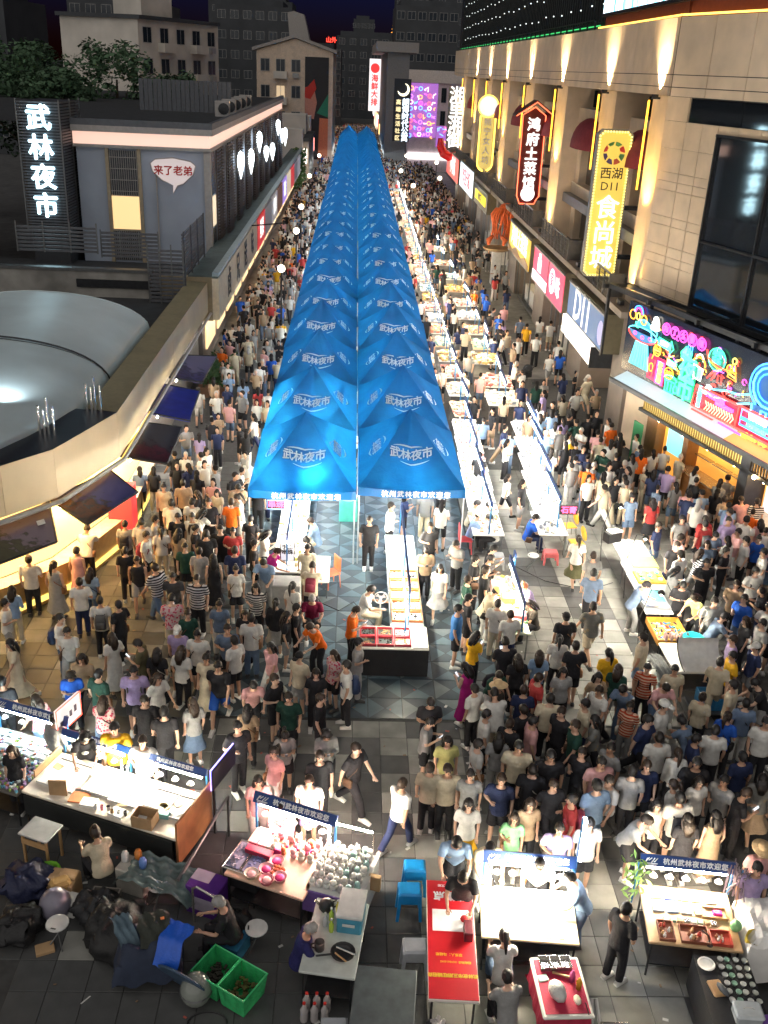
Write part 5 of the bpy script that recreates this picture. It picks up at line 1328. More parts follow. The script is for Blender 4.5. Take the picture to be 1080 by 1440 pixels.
def sign_board(t, L_, y_, z, tube, h=.2, lamps=5, txt=True, tilt=28):
    """blue board on two posts at the customers' edge, lettering towards the seller, lamps below"""
    T = Matrix.Translation((0, y_, z)) @ Matrix.Rotation(R(-tilt), 4, 'X')
    b = part('sign_board', MB().box((0, 0, 0), (L_, .05, h)), BLUE_S, t); b.matrix_local = T
    if txt:
        F = T @ frame((.12, -.027, 0), (1, 0, 0), (0, 0, 1))
        me = text_mesh('杭州武林夜市欢迎您', .115, .004, .002, 1.12).copy(); me.materials.clear(); me.materials.append(PRINT_W)
        o = link('lettering', me, t); o.matrix_local = F
        emblem(t, T @ frame((-L_/2 + .17, -.03, 0), (1, 0, 0), (0, 0, 1)), .95)
    for sx in (-1, 1): part('post', MB().box((sx*(L_/2 - .03), y_ + .02, (z+.76)/2), (.035, .035, z - .76)), POST_B, t)
    part('light_tube', MB().tube([(-L_/2 + .12, y_ - .03, z - .13), (L_/2 - .12, y_ - .03, z - .13)], .016, 6), tube, t)
    for k in range(lamps):
        x = -L_/2 + .25 + (L_-.5)*k/max(1, lamps-1)
        l = part('lamp', MB().lathe([(.0, .05), (.03, .05), (.07, 0), (.06, 0), (0, .02)], (x, y_ - .06, z - .28), 10), PLW, t)
        link('disc', MB().lathe([(0, 0), (.055, 0)], (x, y_ - .06, z - .285), 10).mesh('disc', tube), l)
        part('cord', MB().tube([(x, y_ - .05, z - .12), (x, y_ - .06, z - .23)], .006, 4), BLACK, t)
def stall(label, x, y_, rz, L_, W, top, tube, signL=None, sz=1.8, h=.8, lamps=5, skirt=None, name='market_stall', group='market stalls of the square', off=0.):
    t = thing(name, label, 'stall', (x, y_, 0), rz, group)
    part('table_top', MB().bev((0, 0, h - .02), (L_, W, .04), .012), top, t)
    legs(t, L_, W, h - .04)
    if skirt is not None:
        part('skirt', MB().bb(-L_/2 + .02, L_/2 - .02, W/2 - .04, W/2 - .02, .06, h - .05), skirt, t)
    part('shelf', MB().box((0, 0, .25), (L_ - .14, W - .14, .025)), METAL_D, t)
    if signL: sign_board(t, signL, W/2 + off, sz, tube, lamps=lamps)
    return t
def at(t, lx, ly, z=0.):
    c, s = math.cos(t.rotation_euler.z), math.sin(t.rotation_euler.z)
    return (t.location.x + lx*c - ly*s, t.location.y + lx*s + ly*c, z)
def ang(p, q): return math.atan2(q[1]-p[1], q[0]-p[0])
def item(name, mb, m, label, cat, t, lx, ly, z=.8, rz=0., group=None, smooth=False):
    return solo(name, mb, m, label, cat, at(t, lx, ly, z), t.rotation_euler.z + rz, group, smooth)

# ---- S1: long bright stall in two bays, at the left
a1 = R(-21.5)
s1 = stall('long brightly lit wooden stall of two bays with white sheets and blue boards', -4.18, 14.8, a1, 3.35, 1.25, mat('top_cream', (.66, .60, .50), .5), T_WHITE)
for sx, nm in ((-.86, 0), (.82, 1)):
    T = Matrix.Translation((sx, .66, 1.3)) @ Matrix.Rotation(R(-28), 4, 'X')
    b = part('sign_board', MB().box((0, 0, 0), (1.55, .05, .13)), BLUE_S, s1); b.matrix_local = T
    me = text_mesh('杭州武林夜市欢迎您', .085, .003, .002, 1.1).copy(); me.materials.clear(); me.materials.append(PRINT_W)
    o = link('lettering', me, s1); o.matrix_local = T @ frame((.1, -.028, 0), (1, 0, 0), (0, 0, 1))
    part('light_tube', MB().tube([(sx - .68, .60, 1.2), (sx + .68, .60, 1.2)], .018, 6), T_WHITE, s1)
    for k in (-1, 1): part('post', MB().box((sx + k*.76, .66, 1.04), (.03, .03, .5)), POST_B, s1)
    for k in range(4): part('lamp', MB().lathe([(0, .05), (.03, .05), (.07, 0), (0, .02)], (sx - .5 + k*.33, .52, 1.06), 10), PLW, s1)
part('light_tube', MB().tube([(-.04, .3, .82), (-.04, .3, 1.35)], .012, 5), T_WHITE, s1)
part('light_tube', MB().tube([(.12, .25, .82), (.12, .25, 1.3)], .012, 5), T_WHITE, s1)
part('side_board', MB().bb(1.66, 1.70, -.62, .62, .2, 1.15), mat('board_orange', (.42, .19, .08), .5), s1)
part('side_board', MB().bb(-1.70, -1.67, -.2, .62, .5, .95), WOOD, s1)
part('front_board', MB().bb(-1.6, 1.6, -.66, -.63, .3, .74), mat('board_black', (.02, .022, .022), .5), s1)
q = MB(); rb = [(1, .1, .1), (1, .5, .05), (1, .9, .1), (.2, .9, .2), (.1, .5, 1), (.4, .15, 1)]
led = thing('led_sign', 'upright rainbow LED dot panel at the right end of the long bright stall', 'LED sign', at(s1, 1.78, .62, 0), a1)
part('panel', MB().bb(-.02, .02, -.1, .78, 1.05, 1.5), mat('led_black', (.02, .015, .04), .4), led)
for c_i, c in enumerate(rb):
    for k in range(4): part('light_dot', MB().lathe([(0, 0), (.05, 0)], (0, 0, 0), 8), glow('rainbow%d' % c_i, c, 4), led).matrix_local = Matrix.Translation((-.024, .0 + c_i*.13, 1.11 + k*.11)) @ Matrix.Rotation(-math.pi/2, 4, 'Y')
part('rim', MB().tube([(-.03, -.1, 1.05), (-.03, .78, 1.05), (-.03, .78, 1.5), (-.03, -.1, 1.5)], .016, 4, True), glow('violet_rim', (.25, .2, 1), 5), led)
part('stand', MB().bb(-.02, .02, -.08, -.04, 0, 1.05), METAL_D, led)
led = thing('led_sign', 'upright white LED panel with red edge lights beside the long bright stall', 'LED sign', at(s1, -1.75, .68, 0), a1)
part('panel', MB().bb(-.02, .02, -.05, .7, 1.2, 1.75), glow('led_white', (.9, .85, .8), .75), led)
part('rim', MB().tube([(.03, -.05, 1.2), (.03, .7, 1.2), (.03, .7, 1.75), (.03, -.05, 1.75)], .018, 4, True), glow('red_rim', (1, .08, .05), 4), led)
for k in range(4): part('print', MB().bb(.021, .026, .05 + k*.15, .13 + k*.15, 1.3 + .03*k, 1.42 + .04*k), mat('print_dark', (.1, .08, .1), .6), led)
part('stand', MB().bb(-.02, .02, 0, .04, 0, 1.2), METAL_D, led)
# white trays and sheets on it
for k, (x, y_, w, d, lab) in enumerate([(-1.15, .05, .8, .75, 'big white tray nearest the LED edged panel'), (-.35, .12, .55, .6, 'white sheet board beside the big white tray'), (.28, .08, .6, .62, 'white tray below the gap between both sign boards'), (.9, .15, .5, .5, 'white tray behind the tissue box on the bright stall'), (1.35, .1, .4, .6, 'narrow white tray beside the orange end board')]):
    q = MB().box((0, 0, .01), (w, d, .02)); q.box((0, d/2, .03), (w, .02, .05)); q.box((0, -d/2, .03), (w, .02, .05)); q.box((w/2, 0, .03), (.02, d, .05)); q.box((-w/2, 0, .03), (.02, d, .05))
    item('display_tray', q, CLOTH_W, lab, 'tray', s1, x, y_, .802, rnd.uniform(-.04, .04), 'white trays on the long stall')
for k, (x, y_, r_) in enumerate(((-.3, -.42, .2), (.35, -.45, -.1), (.75, -.35, .3))):
    item('paper_stack', MB().box((0, 0, .02), (.3, .22, .04)), mat('paper', (.7, .7, .68), .6), ['stack of pale papers by the seller at the bright stall', 'stack of pale papers mid way on the bright stall edge', 'tilted stack of papers beside the cardboard flap'][k], 'papers', s1, x, y_, .803, r_)
item('cardboard_box', MB().bb(-.2, .2, -.15, .15, 0, .03).bb(-.2, -.19, -.15, .15, .03, .25).bb(.19, .2, -.15, .15, .03, .25).bb(-.19, .19, .14, .15, .03, .25).bb(-.19, .19, -.15, -.14, .03, .25), CARD, 'open cardboard box on the seller edge of the bright stall', 'box', s1, .95, -.48, .802, .1)
item('cardboard_flap', MB().box((0, 0, .17), (.34, .02, .34)), CARD, 'upright brown cardboard flap on the bright stall', 'cardboard', s1, -.95, -.45, .802, .3)
item('tissue_box', MB().bev((0, 0, .05), (.24, .13, .1), .01), mat('tissue_teal', (.2, .45, .45), .6), 'pale teal tissue box on the bright stall', 'box', s1, 1.15, -.2, .802, .2)
item('tape_roll', MB().lathe([(.09, 0), (.12, 0), (.12, .05), (.09, .05), (.09, 0)], (0, 0, 0), 14), mat('tape', (.6, .45, .2), .4), 'roll of tape lying on the white sheets', 'tape', s1, 1.05, -.02, .825)
item('red_folder', MB().bev((0, 0, .012), (.36, .3, .024), .01), mat('folder_orange', (.6, .2, .08), .5), 'orange folder under pale papers at the bright stall', 'folder', s1, -.55, -.36, .802, .25)
for k in range(6): item('pen_pot', MB().lathe([(.03, 0), (.035, .1), (.03, .1), (.025, .02), (0, .02)], (0, 0, 0), 9), [PLW, PINKW, STEEL, WOOD, PLW, BLACK][k], ['small white pot among papers', 'small pink pot among papers', 'small steel pot among papers', 'small wooden pot among papers', 'second small white pot near the tape', 'small black pot near the seller'][k], 'pot', s1, -.1 + k*.12, -.5 + .03*(k % 3), .802)
for k in range(18): item('paper_sheet', MB().box((0, 0, .003), (.2, .15, .004)), [mat('paper'), CARD, mat('sheet_pink', (.6, .4, .36)), mat('sheet_grey', (.4, .4, .4))][k % 4], 'loose printed sheet among the trays of the long bright stall', 'paper', s1, -1.45 + (k % 9)*.34 + rnd.uniform(-.06, .06), -.15 + (k//9)*.35 + rnd.uniform(-.1, .1), .835 + .004*(k % 3), rnd.uniform(-.6, .6), 'loose sheets on the long bright stall')
# little desk, green bag, boxes behind it
dk = thing('small_desk', 'small pale folding desk with a slanted grey top behind the bright stall', 'desk', (-5.35, 13.95, 0), a1)
part('top', MB().bev((0, 0, .68), (.62, .5, .03), .01), mat('desk_grey', (.42, .43, .42), .3), dk); legs(dk, .62, .5, .66, WOOD, .03); part('rail', MB().box((0, -.2, .5), (.56, .02, .12)), WOOD, dk)
bag = MB().lathe([(.16, 0), (.24, .05), (.25, .2), (.22, .34), (.20, .34), (.22, .2), (.2, .06), (0, .04)], (0, 0, 0), 12, 1.2, .8)
t = thing('tote_bag', 'lime green tote bag full of things on the ground', 'bag', (-5.15, 13.35, 0), .4); part('body', bag, mat('bag_lime', (.18, .5, .03), .7, bump=.2), t, True)
part('handle', MB().tube([(-.2, -.1, .33), (-.22, -.3, .3), (-.05, -.45, .12), (.1, -.38, .2), (.15, -.14, .33)], .014, 5), mat('bag_lime'), t); part('contents', MB().ball((0, 0, .3), .15, 8, 5, 1.2, .8, .5), STEEL, t)
q = MB()
for x, y_, z, dx, dy, dz in ((0, 0, .2, .5, .4, .4), (.1, .05, .43, .3, .22, .06)): q.bev((x, y_, z), (dx, dy, dz), .015)
solo('goods_crate', q, CARD, 'cardboard crate topped with papers and a phone behind the stall', 'crate', (-4.75, 13.1, 0), a1 + .2)
solo('plastic_box', MB().bev((0, 0, .15), (.4, .3, .3), .02), PLW, 'clear white storage box beside the cardboard crate', 'box', (-4.6, 12.75, 0), a1 + .1)
solo('goods_crate', MB().bev((0, 0, .25), (.55, .4, .5), .02), mat('crate_pale', (.4, .38, .34), .6), 'pale carton beside the seated seller of the bright stall', 'carton', (-3.55, 13.3, 0), a1)
for k, (x, y_, c, lab) in enumerate(((-3.72, 13.4, (.6, .6, .6), 'white jar on the pale carton'), (-3.5, 13.45, (.6, .22, .05), 'orange jar on the pale carton'), (-3.38, 13.25, (.1, .2, .5), 'blue jar on the pale carton'))):
    solo('jar', MB().lathe([(.06, 0), (.07, .02), (.07, .15), (.05, .17), (.05, .2), (0, .2)], (0, 0, 0), 10), mat('jar%d' % k, c, .3), lab, 'jar', (x, y_, .5), smooth=True)
tp = MB(); n = 14
vs = []
for j in range(n+1):
    for i in range(n+1):
        x, y_ = -.75 + 1.5*i/n, -.35 + .7*j/n; vs.append((x, y_, .55 + .05*math.sin(i*1.9 + j*.6) + .03*math.sin(j*2.3) - .25*max(0, abs(x)-.6)/.15))
tp.add(vs, [(j*(n+1)+i, j*(n+1)+i+1, (j+1)*(n+1)+i+1, (j+1)*(n+1)+i) for j in range(n) for i in range(n)])
solo('plastic_sheet', tp, mat('plastic_sheet', (.10, .14, .14), .22, var=.3), 'crumpled dark green plastic sheet covering goods beneath the bright stall', 'plastic sheet', (-3.05, 13.05, 0), a1, smooth=True)
solo('barrier_rail', MB().tube([(0, -.9, .55), (0, .9, .95)], .035, 6).tube([(0, -.9, 0), (0, -.9, .55)], .025, 5).tube([(0, .9, 0), (0, .9, .95)], .025, 5), METAL_G, 'slanting grey metal rail at the end of the bright stall', 'rail', (-2.38, 13.75, 0), a1)
def stool_round(x, y_, label, m, h=.62, r=.17, grp=None):
    t = thing('folding_stool', label, 'stool', (x, y_, 0), rnd.uniform(0, 3), grp)
    part('seat', MB().lathe([(0, 0), (r*.95, 0), (r, .015), (r*.97, .03), (0, .035)], (0, 0, h - .03), 18), m, t)
    part('seat_hole', MB().box((0, r*.7, h + .006), (.09, .025, .004)), BLACK, t)
    for s_ in (-1, 1): part('leg', MB().tube([(s_*r*.6, -.12, h - .03), (-s_*r*.7, .16, 0)], .012, 5), METAL_G, t)
    return t
stool_round(-3.05, 12.85, 'round white stool tipped beside the seated seller', PLW, .5)
stool_round(-4.55, 12.05, 'pale round stool standing alone on the dark paving', PLW, .45, .19)
stool_round(-1.27, 11.95, 'round white folding stool beside the crouching seller', PLW, .5, .19)
stool_round(-.93, 26.75, 'white round stool by the patterned tiles under the tents', PLW, .45)
stool_round(5.62, 25.9, 'grey round stool by the pink step stool', PLW, .5)
# dark clutter at lower left
def basin(x, y_, label, m, r=.3, h=.22, rz=0., grp=None): return solo('basin', MB().lathe([(r*.75, 0), (r, h), (r*1.05, h), (r*.97, h), (r*.72, .02), (0, .02)], (0, 0, 0), 20), m, label, 'basin', (x, y_, 0), rz, grp, True)
t = thing('plastic_ball', 'big grey-violet balloon ball lying among dark bags', 'ball', (-4.75, 12.6, 0)); part('skin', MB().ball((0, 0, .28), .27, 18, 12, 1, 1, 1.1), mat('balloon_grey', (.18, .17, .22), .3), t, True)
t = thing('glass_globe', 'clear grey bubble globe beside the green crates', 'globe', (-2.12, 10.95, 0)); part('skin', MB().ball((0, 0, .26), .25, 18, 12, 1, 1, 1.15), mat('globe_skin', (.22, .24, .22), .15), t, True); part('seam', MB().lathe([(.252, .25), (.262, .26), (.252, .28)], (0, 0, 0), 18), METAL_G, t)
for k, (x, y_, rx, lab, c) in enumerate(((-5.35, 13.15, .5, 'dark blue sack beside the little desk', (.01, .014, .05)), (-5.25, 12.2, .42, 'black sack at the lower corner', (.012, .012, .014)), (-3.6, 12.1, .62, 'black cloth heap in front of the plastic sheet', (.012, .012, .013)), (-4.0, 12.55, .45, 'black bag heap by the grey basin', (.014, .015, .018)), (-1.75, 12.2, .4, 'black bag under the pink stall', (.012, .012, .013)))):
    q = MB(); q.ball((0, 0, .22), rx, 26, 16, 1, .8, .62)
    q.v = [(x_ + .06*math.sin(z_*23 + y2*9) + .025*math.sin(y2*61 + z_*37), y2 + .06*math.sin(x_*17) + .025*math.sin(x_*53 + z_*41), max(0, z_ + .05*math.sin(x_*13 + y2*19) + .03*math.sin(x_*47 - y2*39))) for x_, y2, z_ in q.v]
    solo('sack', q, mat('sack%d' % k, c, .6, bump=.5), lab, 'sack', (x, y_, 0), k, smooth=True)
t = thing('crate', 'grey rectangular crate holding brown jumble by the dark bags', 'crate', (-3.98, 12.85, 0), -.1); part('shell', MB().bb(-.24, .24, -.17, .17, 0, .03).bb(-.24, -.22, -.17, .17, .03, .26).bb(.22, .24, -.17, .17, .03, .26).bb(-.22, .22, .15, .17, .03, .26).bb(-.22, .22, -.17, -.15, .03, .26), mat('crate_grey', (.22, .2, .18), .6), t)
jm = MB()
for k in range(30): jm.box((rnd.uniform(-.19, .19), rnd.uniform(-.12, .12), rnd.uniform(.08, .22)), (.09, .05, .04), rnd.uniform(0, 3))
part('contents', jm, mat('jumble_brown', (.09, .05, .045), .6), t, kind='stuff')
solo('cushion', MB().bev((0, 0, .1), (.34, .26, .18), .05), mat('cushion_tan', (.45, .28, .1), .8), 'tan and blue cushion lying beside the dark sack', 'cushion', (-4.75, 13.0 - .05, .3), .5)
solo('paper_scrap', MB().box((0, 0, .004), (.18, .02, .008)), PLW, 'white straw lying on the dark paving', 'straw', (-3.85, 10.95, 0), .9)
solo('paper_scrap', MB().bev((0, 0, .03), (.3, .22, .06), .01), CARD, 'flat brown cardboard on the paving below the pale stool', 'cardboard', (-4.75, 11.9, 0), .4)
# hooded cart with blue bag
cart = thing('covered_cart', 'two wheeled cart covered with dark cloth and jackets', 'cart', (-2.95, 11.45, 0), .15)
q = MB(); n = 12; vs = []
for j in range(n+1):
    for i in range(n+1):
        x, y_ = -.55 + 1.1*i/n, -.4 + .8*j/n; e = max(abs(x)/.55, abs(y_)/.4)
        vs.append((x, y_, .78 + .06*math.sin(i*1.3 + j) + .04*math.sin(j*2.1) - (.55*(e - .72)/.28 if e > .72 else 0)))
q.add(vs, [(j*(n+1)+i, j*(n+1)+i+1, (j+1)*(n+1)+i+1, (j+1)*(n+1)+i) for j in range(n) for i in range(n)])
part('cover', q, mat('cloth_navy', (.02, .03, .06), .8, bump=.5), cart, True)
for s_ in (-1, 1):
    w = part('wheel', MB().tube([(.35*s_ + .2*0, .42 + .22*math.cos(a), .24 + .22*math.sin(a)) for a in np.linspace(0, math.tau, 16, False)], .03, 6, True), BLACK, cart)
part('frame', MB().bb(-.5, .5, -.35, .35, .2, .26), METAL_D, cart)
def drape(name, label, m, x, y_, z, w, d, hang, rz, fold=.04, cat='cloth'):
    q = MB(); n = 10; vs = []
    for j in range(n+1):
        for i in range(n+1):
            a, b = -1 + 2*i/n, -1 + 2*j/n; e = max(0, b*-1 - .0)
            vs.append((a*w/2 + .02*math.sin(j), b*d/2, fold*math.sin(i*1.7 + j*.8) - hang*e*e))
    q.add(vs, [(j*(n+1)+i, j*(n+1)+i+1, (j+1)*(n+1)+i+1, (j+1)*(n+1)+i) for j in range(n) for i in range(n)])
    return solo(name, q, m, label, cat, (x, y_, z), rz, smooth=True)
drape('blue_bag', 'bright blue nylon bag hung over the covered cart', mat('nylon_blue', (.015, .10, .55), .35, bump=.4), -2.5, 11.3, .98, .42, .62, .35, -.35, .015, 'bag')
drape('jacket', 'dark olive jacket with an orange patch thrown on the covered cart', mat('jacket_olive', (.03, .035, .028), .8, bump=.5), -2.85, 11.55, 1.0, .5, .5, .25, .3, .03, 'jacket')
solo('jacket_patch', MB().box((0, 0, .0), (.06, .05, .01)), mat('patch_orange', (.7, .25, .08), .6), 'small orange patch label on the olive jacket', 'patch', (-2.72, 11.6, 1.06), .3)
drape('cloth', 'grey-blue cloth hanging on the left side of the covered cart', mat('cloth_greyblue', (.09, .14, .18), .8, bump=.4), -3.3, 11.5, .95, .3, .6, .4, .5, .03)
t = thing('round_shield', 'big round blue-grey board leaning against the covered cart', 'board', (-2.35, 11.0, 0), 1.1)
part('disc', MB().lathe([(0, -.02), (.42, -.02), (.44, 0), (.42, .02), (0, .02)], (0, 0, 0), 20), mat('disc_blue', (.05, .09, .15), .5), t).matrix_local = Matrix.Translation((0, 0, .42)) @ Matrix.Rotation(R(65), 4, 'Y')
# green lined double crate
gc = thing('lined_crate', 'double crate lined with bright green plastic and filled with scraps', 'crate', (-1.62, 11.1, 0), R(-32))
GRN = mat('green_film', (.04, .42, .14), .25, var=.25, bump=.3)
for s_ in (-1, 1):
    x0, x1 = (-.52, -.01) if s_ < 0 else (.01, .52)
    q = MB(); P_ = [(x0, -.3), (x1, -.3), (x1, .3), (x0, .3)]
    for (a, b) in zip(P_, P_[1:] + P_[:1]):
        n = 6
        vs = []
        for i in range(n+1):
            x = a[0] + (b[0]-a[0])*i/n; y_ = a[1] + (b[1]-a[1])*i/n; w = .02*math.sin(i*2.2)
            k = .86
            vs += [(x*k + (x0+x1)/2*(1-k), y_*k, .05), (x + w*.4, y_ + w*.4, .46 + w)]
        q.add(vs, [(2*i, 2*i+2, 2*i+3, 2*i+1) for i in range(n)])
    q.bb(x0 + .05, x1 - .05, -.25, .25, .03, .05)
    part('liner', q, GRN, gc)
    part('rim', MB().tube([(x0, -.3, .46), (x1, -.3, .46), (x1, .3, .46), (x0, .3, .46)], .018, 5, True), mat('green_rim', (.06, .55, .2), .3), gc)
    jm = MB()
    for k in range(60): jm.box((rnd.uniform(x0+.09, x1-.09), rnd.uniform(-.23, .23), rnd.uniform(.1, .26)), (.08, .04, .03), rnd.uniform(0, 3))
    part('contents', jm, mat('scraps_%d' % s_, (.03, .025, .02) if s_ < 0 else (.09, .08, .02), .7), gc, kind='stuff')
solo('cable_loop', MB().tube([(.3*math.cos(a), .2*math.sin(a), .015) for a in np.linspace(0, 5.6, 18)], .014, 5), BLACK, 'black cable loop on the ground beside the green crate', 'cable', (-1.9, 10.55, 0))
# purple boxes
t = thing('purple_carton', 'purple and white printed carton between the bright stall and the cart', 'carton', (-2.2, 12.85, 0), R(-22))
part('case', MB().bev((0, 0, .3), (.62, .45, .6), .015), mat('purple', (.09, .02, .22), .5), t); part('print', MB().bb(-.3, .05, -.05, .2, .6, .604), mat('print_lilac', (.45, .4, .5), .6), t); part('print', MB().bb(-.28, .25, -.229, -.226, .12, .4), mat('print_lilac'), t)
t = thing('chrome_frame', 'bent chrome tube frame of a folded trolley', 'trolley', (-2.15, 12.35, 0), -.6); part('tube', MB().tube([(-.3, 0, 0), (-.3, 0, .75), (-.2, 0, .85), (.2, 0, .85), (.3, 0, .75), (.3, 0, 0)], .022, 6), STEEL, t)
t = thing('goods_box', 'blue box holding a yellow and brown bag beside the chrome trolley', 'box', (-1.75, 11.95, 0), -.4); part('case', MB().bb(-.3, .3, -.22, .22, 0, .3), mat('box_blue', (.03, .15, .28), .5), t); part('bag', MB().ball((-.08, 0, .34), .16, 10, 6, 1, .8, .7), mat('bag_yellow', (.6, .4, .05), .7), t, True); part('bag', MB().ball((.16, .05, .32), .1, 8, 6, 1, .8, .7), mat('bag_brown', (.18, .07, .04), .7), t, True)

# ---- S0: trinket stall at the far left edge
s0 = stall('trinket stall with teal light, cut by the left picture border', -6.5, 15.75, R(-21), 1.7, 1.6, mat('top_dark', (.10, .09, .08), .6), T_COLD, 1.75, 1.4, lamps=4)
jm = {}
for c_i, c in enumerate([(.6, .65, .65), (.3, .5, .1), (.1, .3, .45), (.5, .15, .1), (.05, .05, .06), (.4, .25, .5)]):
    q = MB()
    for k in range(90):
        x, y_ = rnd.uniform(-.8, .8), rnd.uniform(-.75, .72)
        q.box((x, y_, .02), (rnd.uniform(.03, .06), rnd.uniform(.03, .06), .04), rnd.uniform(0, 3))
    o = solo('trinkets', q, mat('trinket%d' % c_i, c, .35), ['white', 'lime', 'blue', 'rust', 'black', 'violet'][c_i] + ' trinkets scattered on the teal lit stall', 'trinkets', at(s0, 0, 0, .8), R(-21)); o['kind'] = 'stuff'
for k in range(14):
    x, y_ = -.62 + (k % 5)*.3, .25 + (k//5)*.18
    item('trinket_bag', MB().bev((0, 0, .03), (.2, .14, .06), .02), mat('cellophane', (.55, .62, .62), .2), 'small clear cellophane bag of trinkets under the teal light', 'bag', s0, x, y_, .8, rnd.uniform(-.3, .3), 'cellophane trinket bags')

# ---- S2: pink stall and its freezer, plush table and side table
a2 = R(-22.5)
s2 = stall('pink lit stall with blue sign board, plush toys and round pink tubs', -.98, 13.12, a2, 1.5, 1.25, mat('top_peach', (.66, .44, .32), .5), T_PINK, 1.62, 1.48)
fz = thing('glass_freezer', 'black two-lid glass display box at the left of the pink stall', 'display box', (-1.52, 13.18, 0), a2)
part('case', MB().bev((0, 0, .62), (.66, .72, .36), .02), BLACK, fz); part('divider', MB().bb(-.02, .02, -.32, .32, .8, .825), STEEL, fz); legs(fz, .6, .66, .45)
for s_ in (-1, 1):
    part('lid', MB().bb(s_*.165 - .13, s_*.165 + .13, -.31, .31, .802, .815), mat('lid_glass', (.16, .18, .26), .12, var=.3), fz)
    jm_ = MB()
    for k in range(24): jm_.box((s_*.165 + rnd.uniform(-.1, .1), rnd.uniform(-.27, .27), .825), (.05, .03, .018), rnd.uniform(0, 3))
    part('contents', jm_, mat('ice_%d' % s_, (.35, .33, .42) if s_ < 0 else (.12, .16, .35), .4), fz, kind='stuff')
part('rim', MB().tube([(-.32, -.35, .81), (.32, -.35, .81), (.32, .35, .81), (-.32, .35, .81)], .016, 4, True), STEEL, fz)
PK = [mat('pink_a', (.75, .22, .28), .6), mat('pink_b', (.75, .40, .42), .6), mat('pink_c', (.7, .03, .2), .5), mat('coral', (.75, .16, .06), .6), mat('plush_cream', (.72, .62, .52), .9)]
for k, c in enumerate((0, 1, 4, 2)): item('pink_box', MB().bev((0, 0, .06), (.15, .17, .12), .01), PK[c], ['rose coloured box, first beside the post under the blue board', 'light pink box, second from the post', 'cream box between pink boxes', 'magenta box at the end of the pink boxes'][k], 'box', s2, -.58 + k*.16, .2, .8, 0)
item('pink_case', MB().bev((0, 0, .05), (.5, .16, .1), .01), mat('case_wine', (.35, .02, .06), .5), 'wine red case in front of the pink boxes', 'case', s2, -.4, .02, .8)
def plush(t, lx, ly, m, label, group, ear=True, s=1., z=.8, acc=None):
    p = thing('plush_toy', label, 'plush toy', at(t, lx, ly, z), rnd.uniform(-1, 1), group)
    part('body', MB().ball((0, 0, .06*s), .07*s, 9, 6, 1, .9, .9), m, p, True); part('head', MB().ball((0, -.01, .16*s), .062*s, 9, 6), m, p, True)
    if ear:
        for sx in (-1, 1): part('ear', MB().ball((sx*.035*s, 0, .235*s), .02*s, 6, 5, 1, .6, 2), m, p, True)
    if acc: part('bow', MB().box((0, -.06*s, .1*s), (.11*s, .04*s, .05*s)), acc, p)
for k in range(15):
    x, y_ = -.22 + (k % 5)*.19 + rnd.uniform(-.03, .03), .5 - (k//5)*.16
    plush(s2, x, y_, PK[(0, 1, 4, 3, 1, 4, 4, 0)[k % 8]], 'small plush toy in pinks and creams crowded on the pink stall', 'plush toys on the pink stall', k % 3 != 0, rnd.uniform(.8, 1.1), acc=PK[2] if k in (6, 7, 8) else None)
for k, (x, y_, m, lab) in enumerate(((-.1, -.3, 1, 'pale pink tub behind the orange goods'), (-.28, -.5, 4, 'cream tub at the near corner of the pink stall'), (.2, -.38, 1, 'large pink tub with a rose lining'), (.02, -.52, 0, 'rose tub between two pale tubs'), (-.02, -.06, 1, 'pink tub by the magenta box'))):
    q = thing('round_tub', lab, 'tub', at(s2, x, y_, .8)); part('tub', MB().lathe([(.09, 0), (.125, .09), (.13, .09), (.115, .08), (.08, .02), (0, .02)], (0, 0, 0), 16), PK[m], q, True)
    part('contents', MB().ball((0, 0, .06), .085, 9, 6, 1, 1, .45), PK[(m+1) % 4], q, True)
for k in range(7): item('coral_pouch', MB().ball((0, 0, .045), .05, 7, 5, 1, .8, .9), PK[3], 'small coral orange pouch heaped between the pink tubs', 'pouch', s2, .02 + (k % 3)*.07, -.22 - (k//3)*.07 + .04, .8, 0, 'coral pouches', True)
item('leaflet', MB().box((0, 0, .006), (.28, .3, .01)), mat('paper'), 'white leaflet sheet beneath the emblem on the pink stall', 'leaflet', s2, -.55, .48, .8)
sb = stall('white goods table crowded with pale plush balls beside the pink stall', .12, 12.9, R(-18), .98, 1.12, CLOTH_W, T_WHITE)
part('cloth', MB().bb(.47, .5, -.58, .58, .1, .8), CLOTH_W, sb); part('cloth', MB().bb(-.5, .5, -.6, -.57, .35, .8), mat('cloth_violet', (.18, .10, .35), .8), sb)
part('light_tube', MB().tube([(-.42, .5, .84), (-.42, .5, 1.45)], .022, 6), T_WHITE, sb); part('light_tube', MB().tube([(-.3, .56, 1.3), (.35, .56, 1.3)], .016, 6), T_WHITE, sb); part('post', MB().tube([(.38, .58, .8), (.38, .58, 1.32)], .015, 5), STEEL, sb)
for k in range(48):
    x, y_ = -.38 + (k % 7)*.125 + rnd.uniform(-.025, .025), .46 - (k//7)*.15 + rnd.uniform(-.02, .02)
    plush(sb, x, y_, [mat('plush_white', (.72, .70, .66), .9), mat('plush_grey', (.45, .43, .42), .9), mat('plush_mint', (.4, .58, .55), .9)][0 if k % 7 < 4 else (0, 1, 2)[k % 3]], 'small pale round plush toy packed on the white goods table', 'pale plush toys on the white table', k % 4 == 0, rnd.uniform(.75, 1.0))
item('paper_bag', MB().bev((0, 0, .15), (.22, .1, .3), .01), CARD, 'brown paper bag standing at the corner of the white goods table', 'bag', sb, .56, .1, .5)
sc = stall('pale side table with cooler, pans and bottles beside the dark tabletop', .03, 11.52, R(-9), .88, 1.5, mat('table_pale', (.52, .55, .52), .4), T_WHITE)
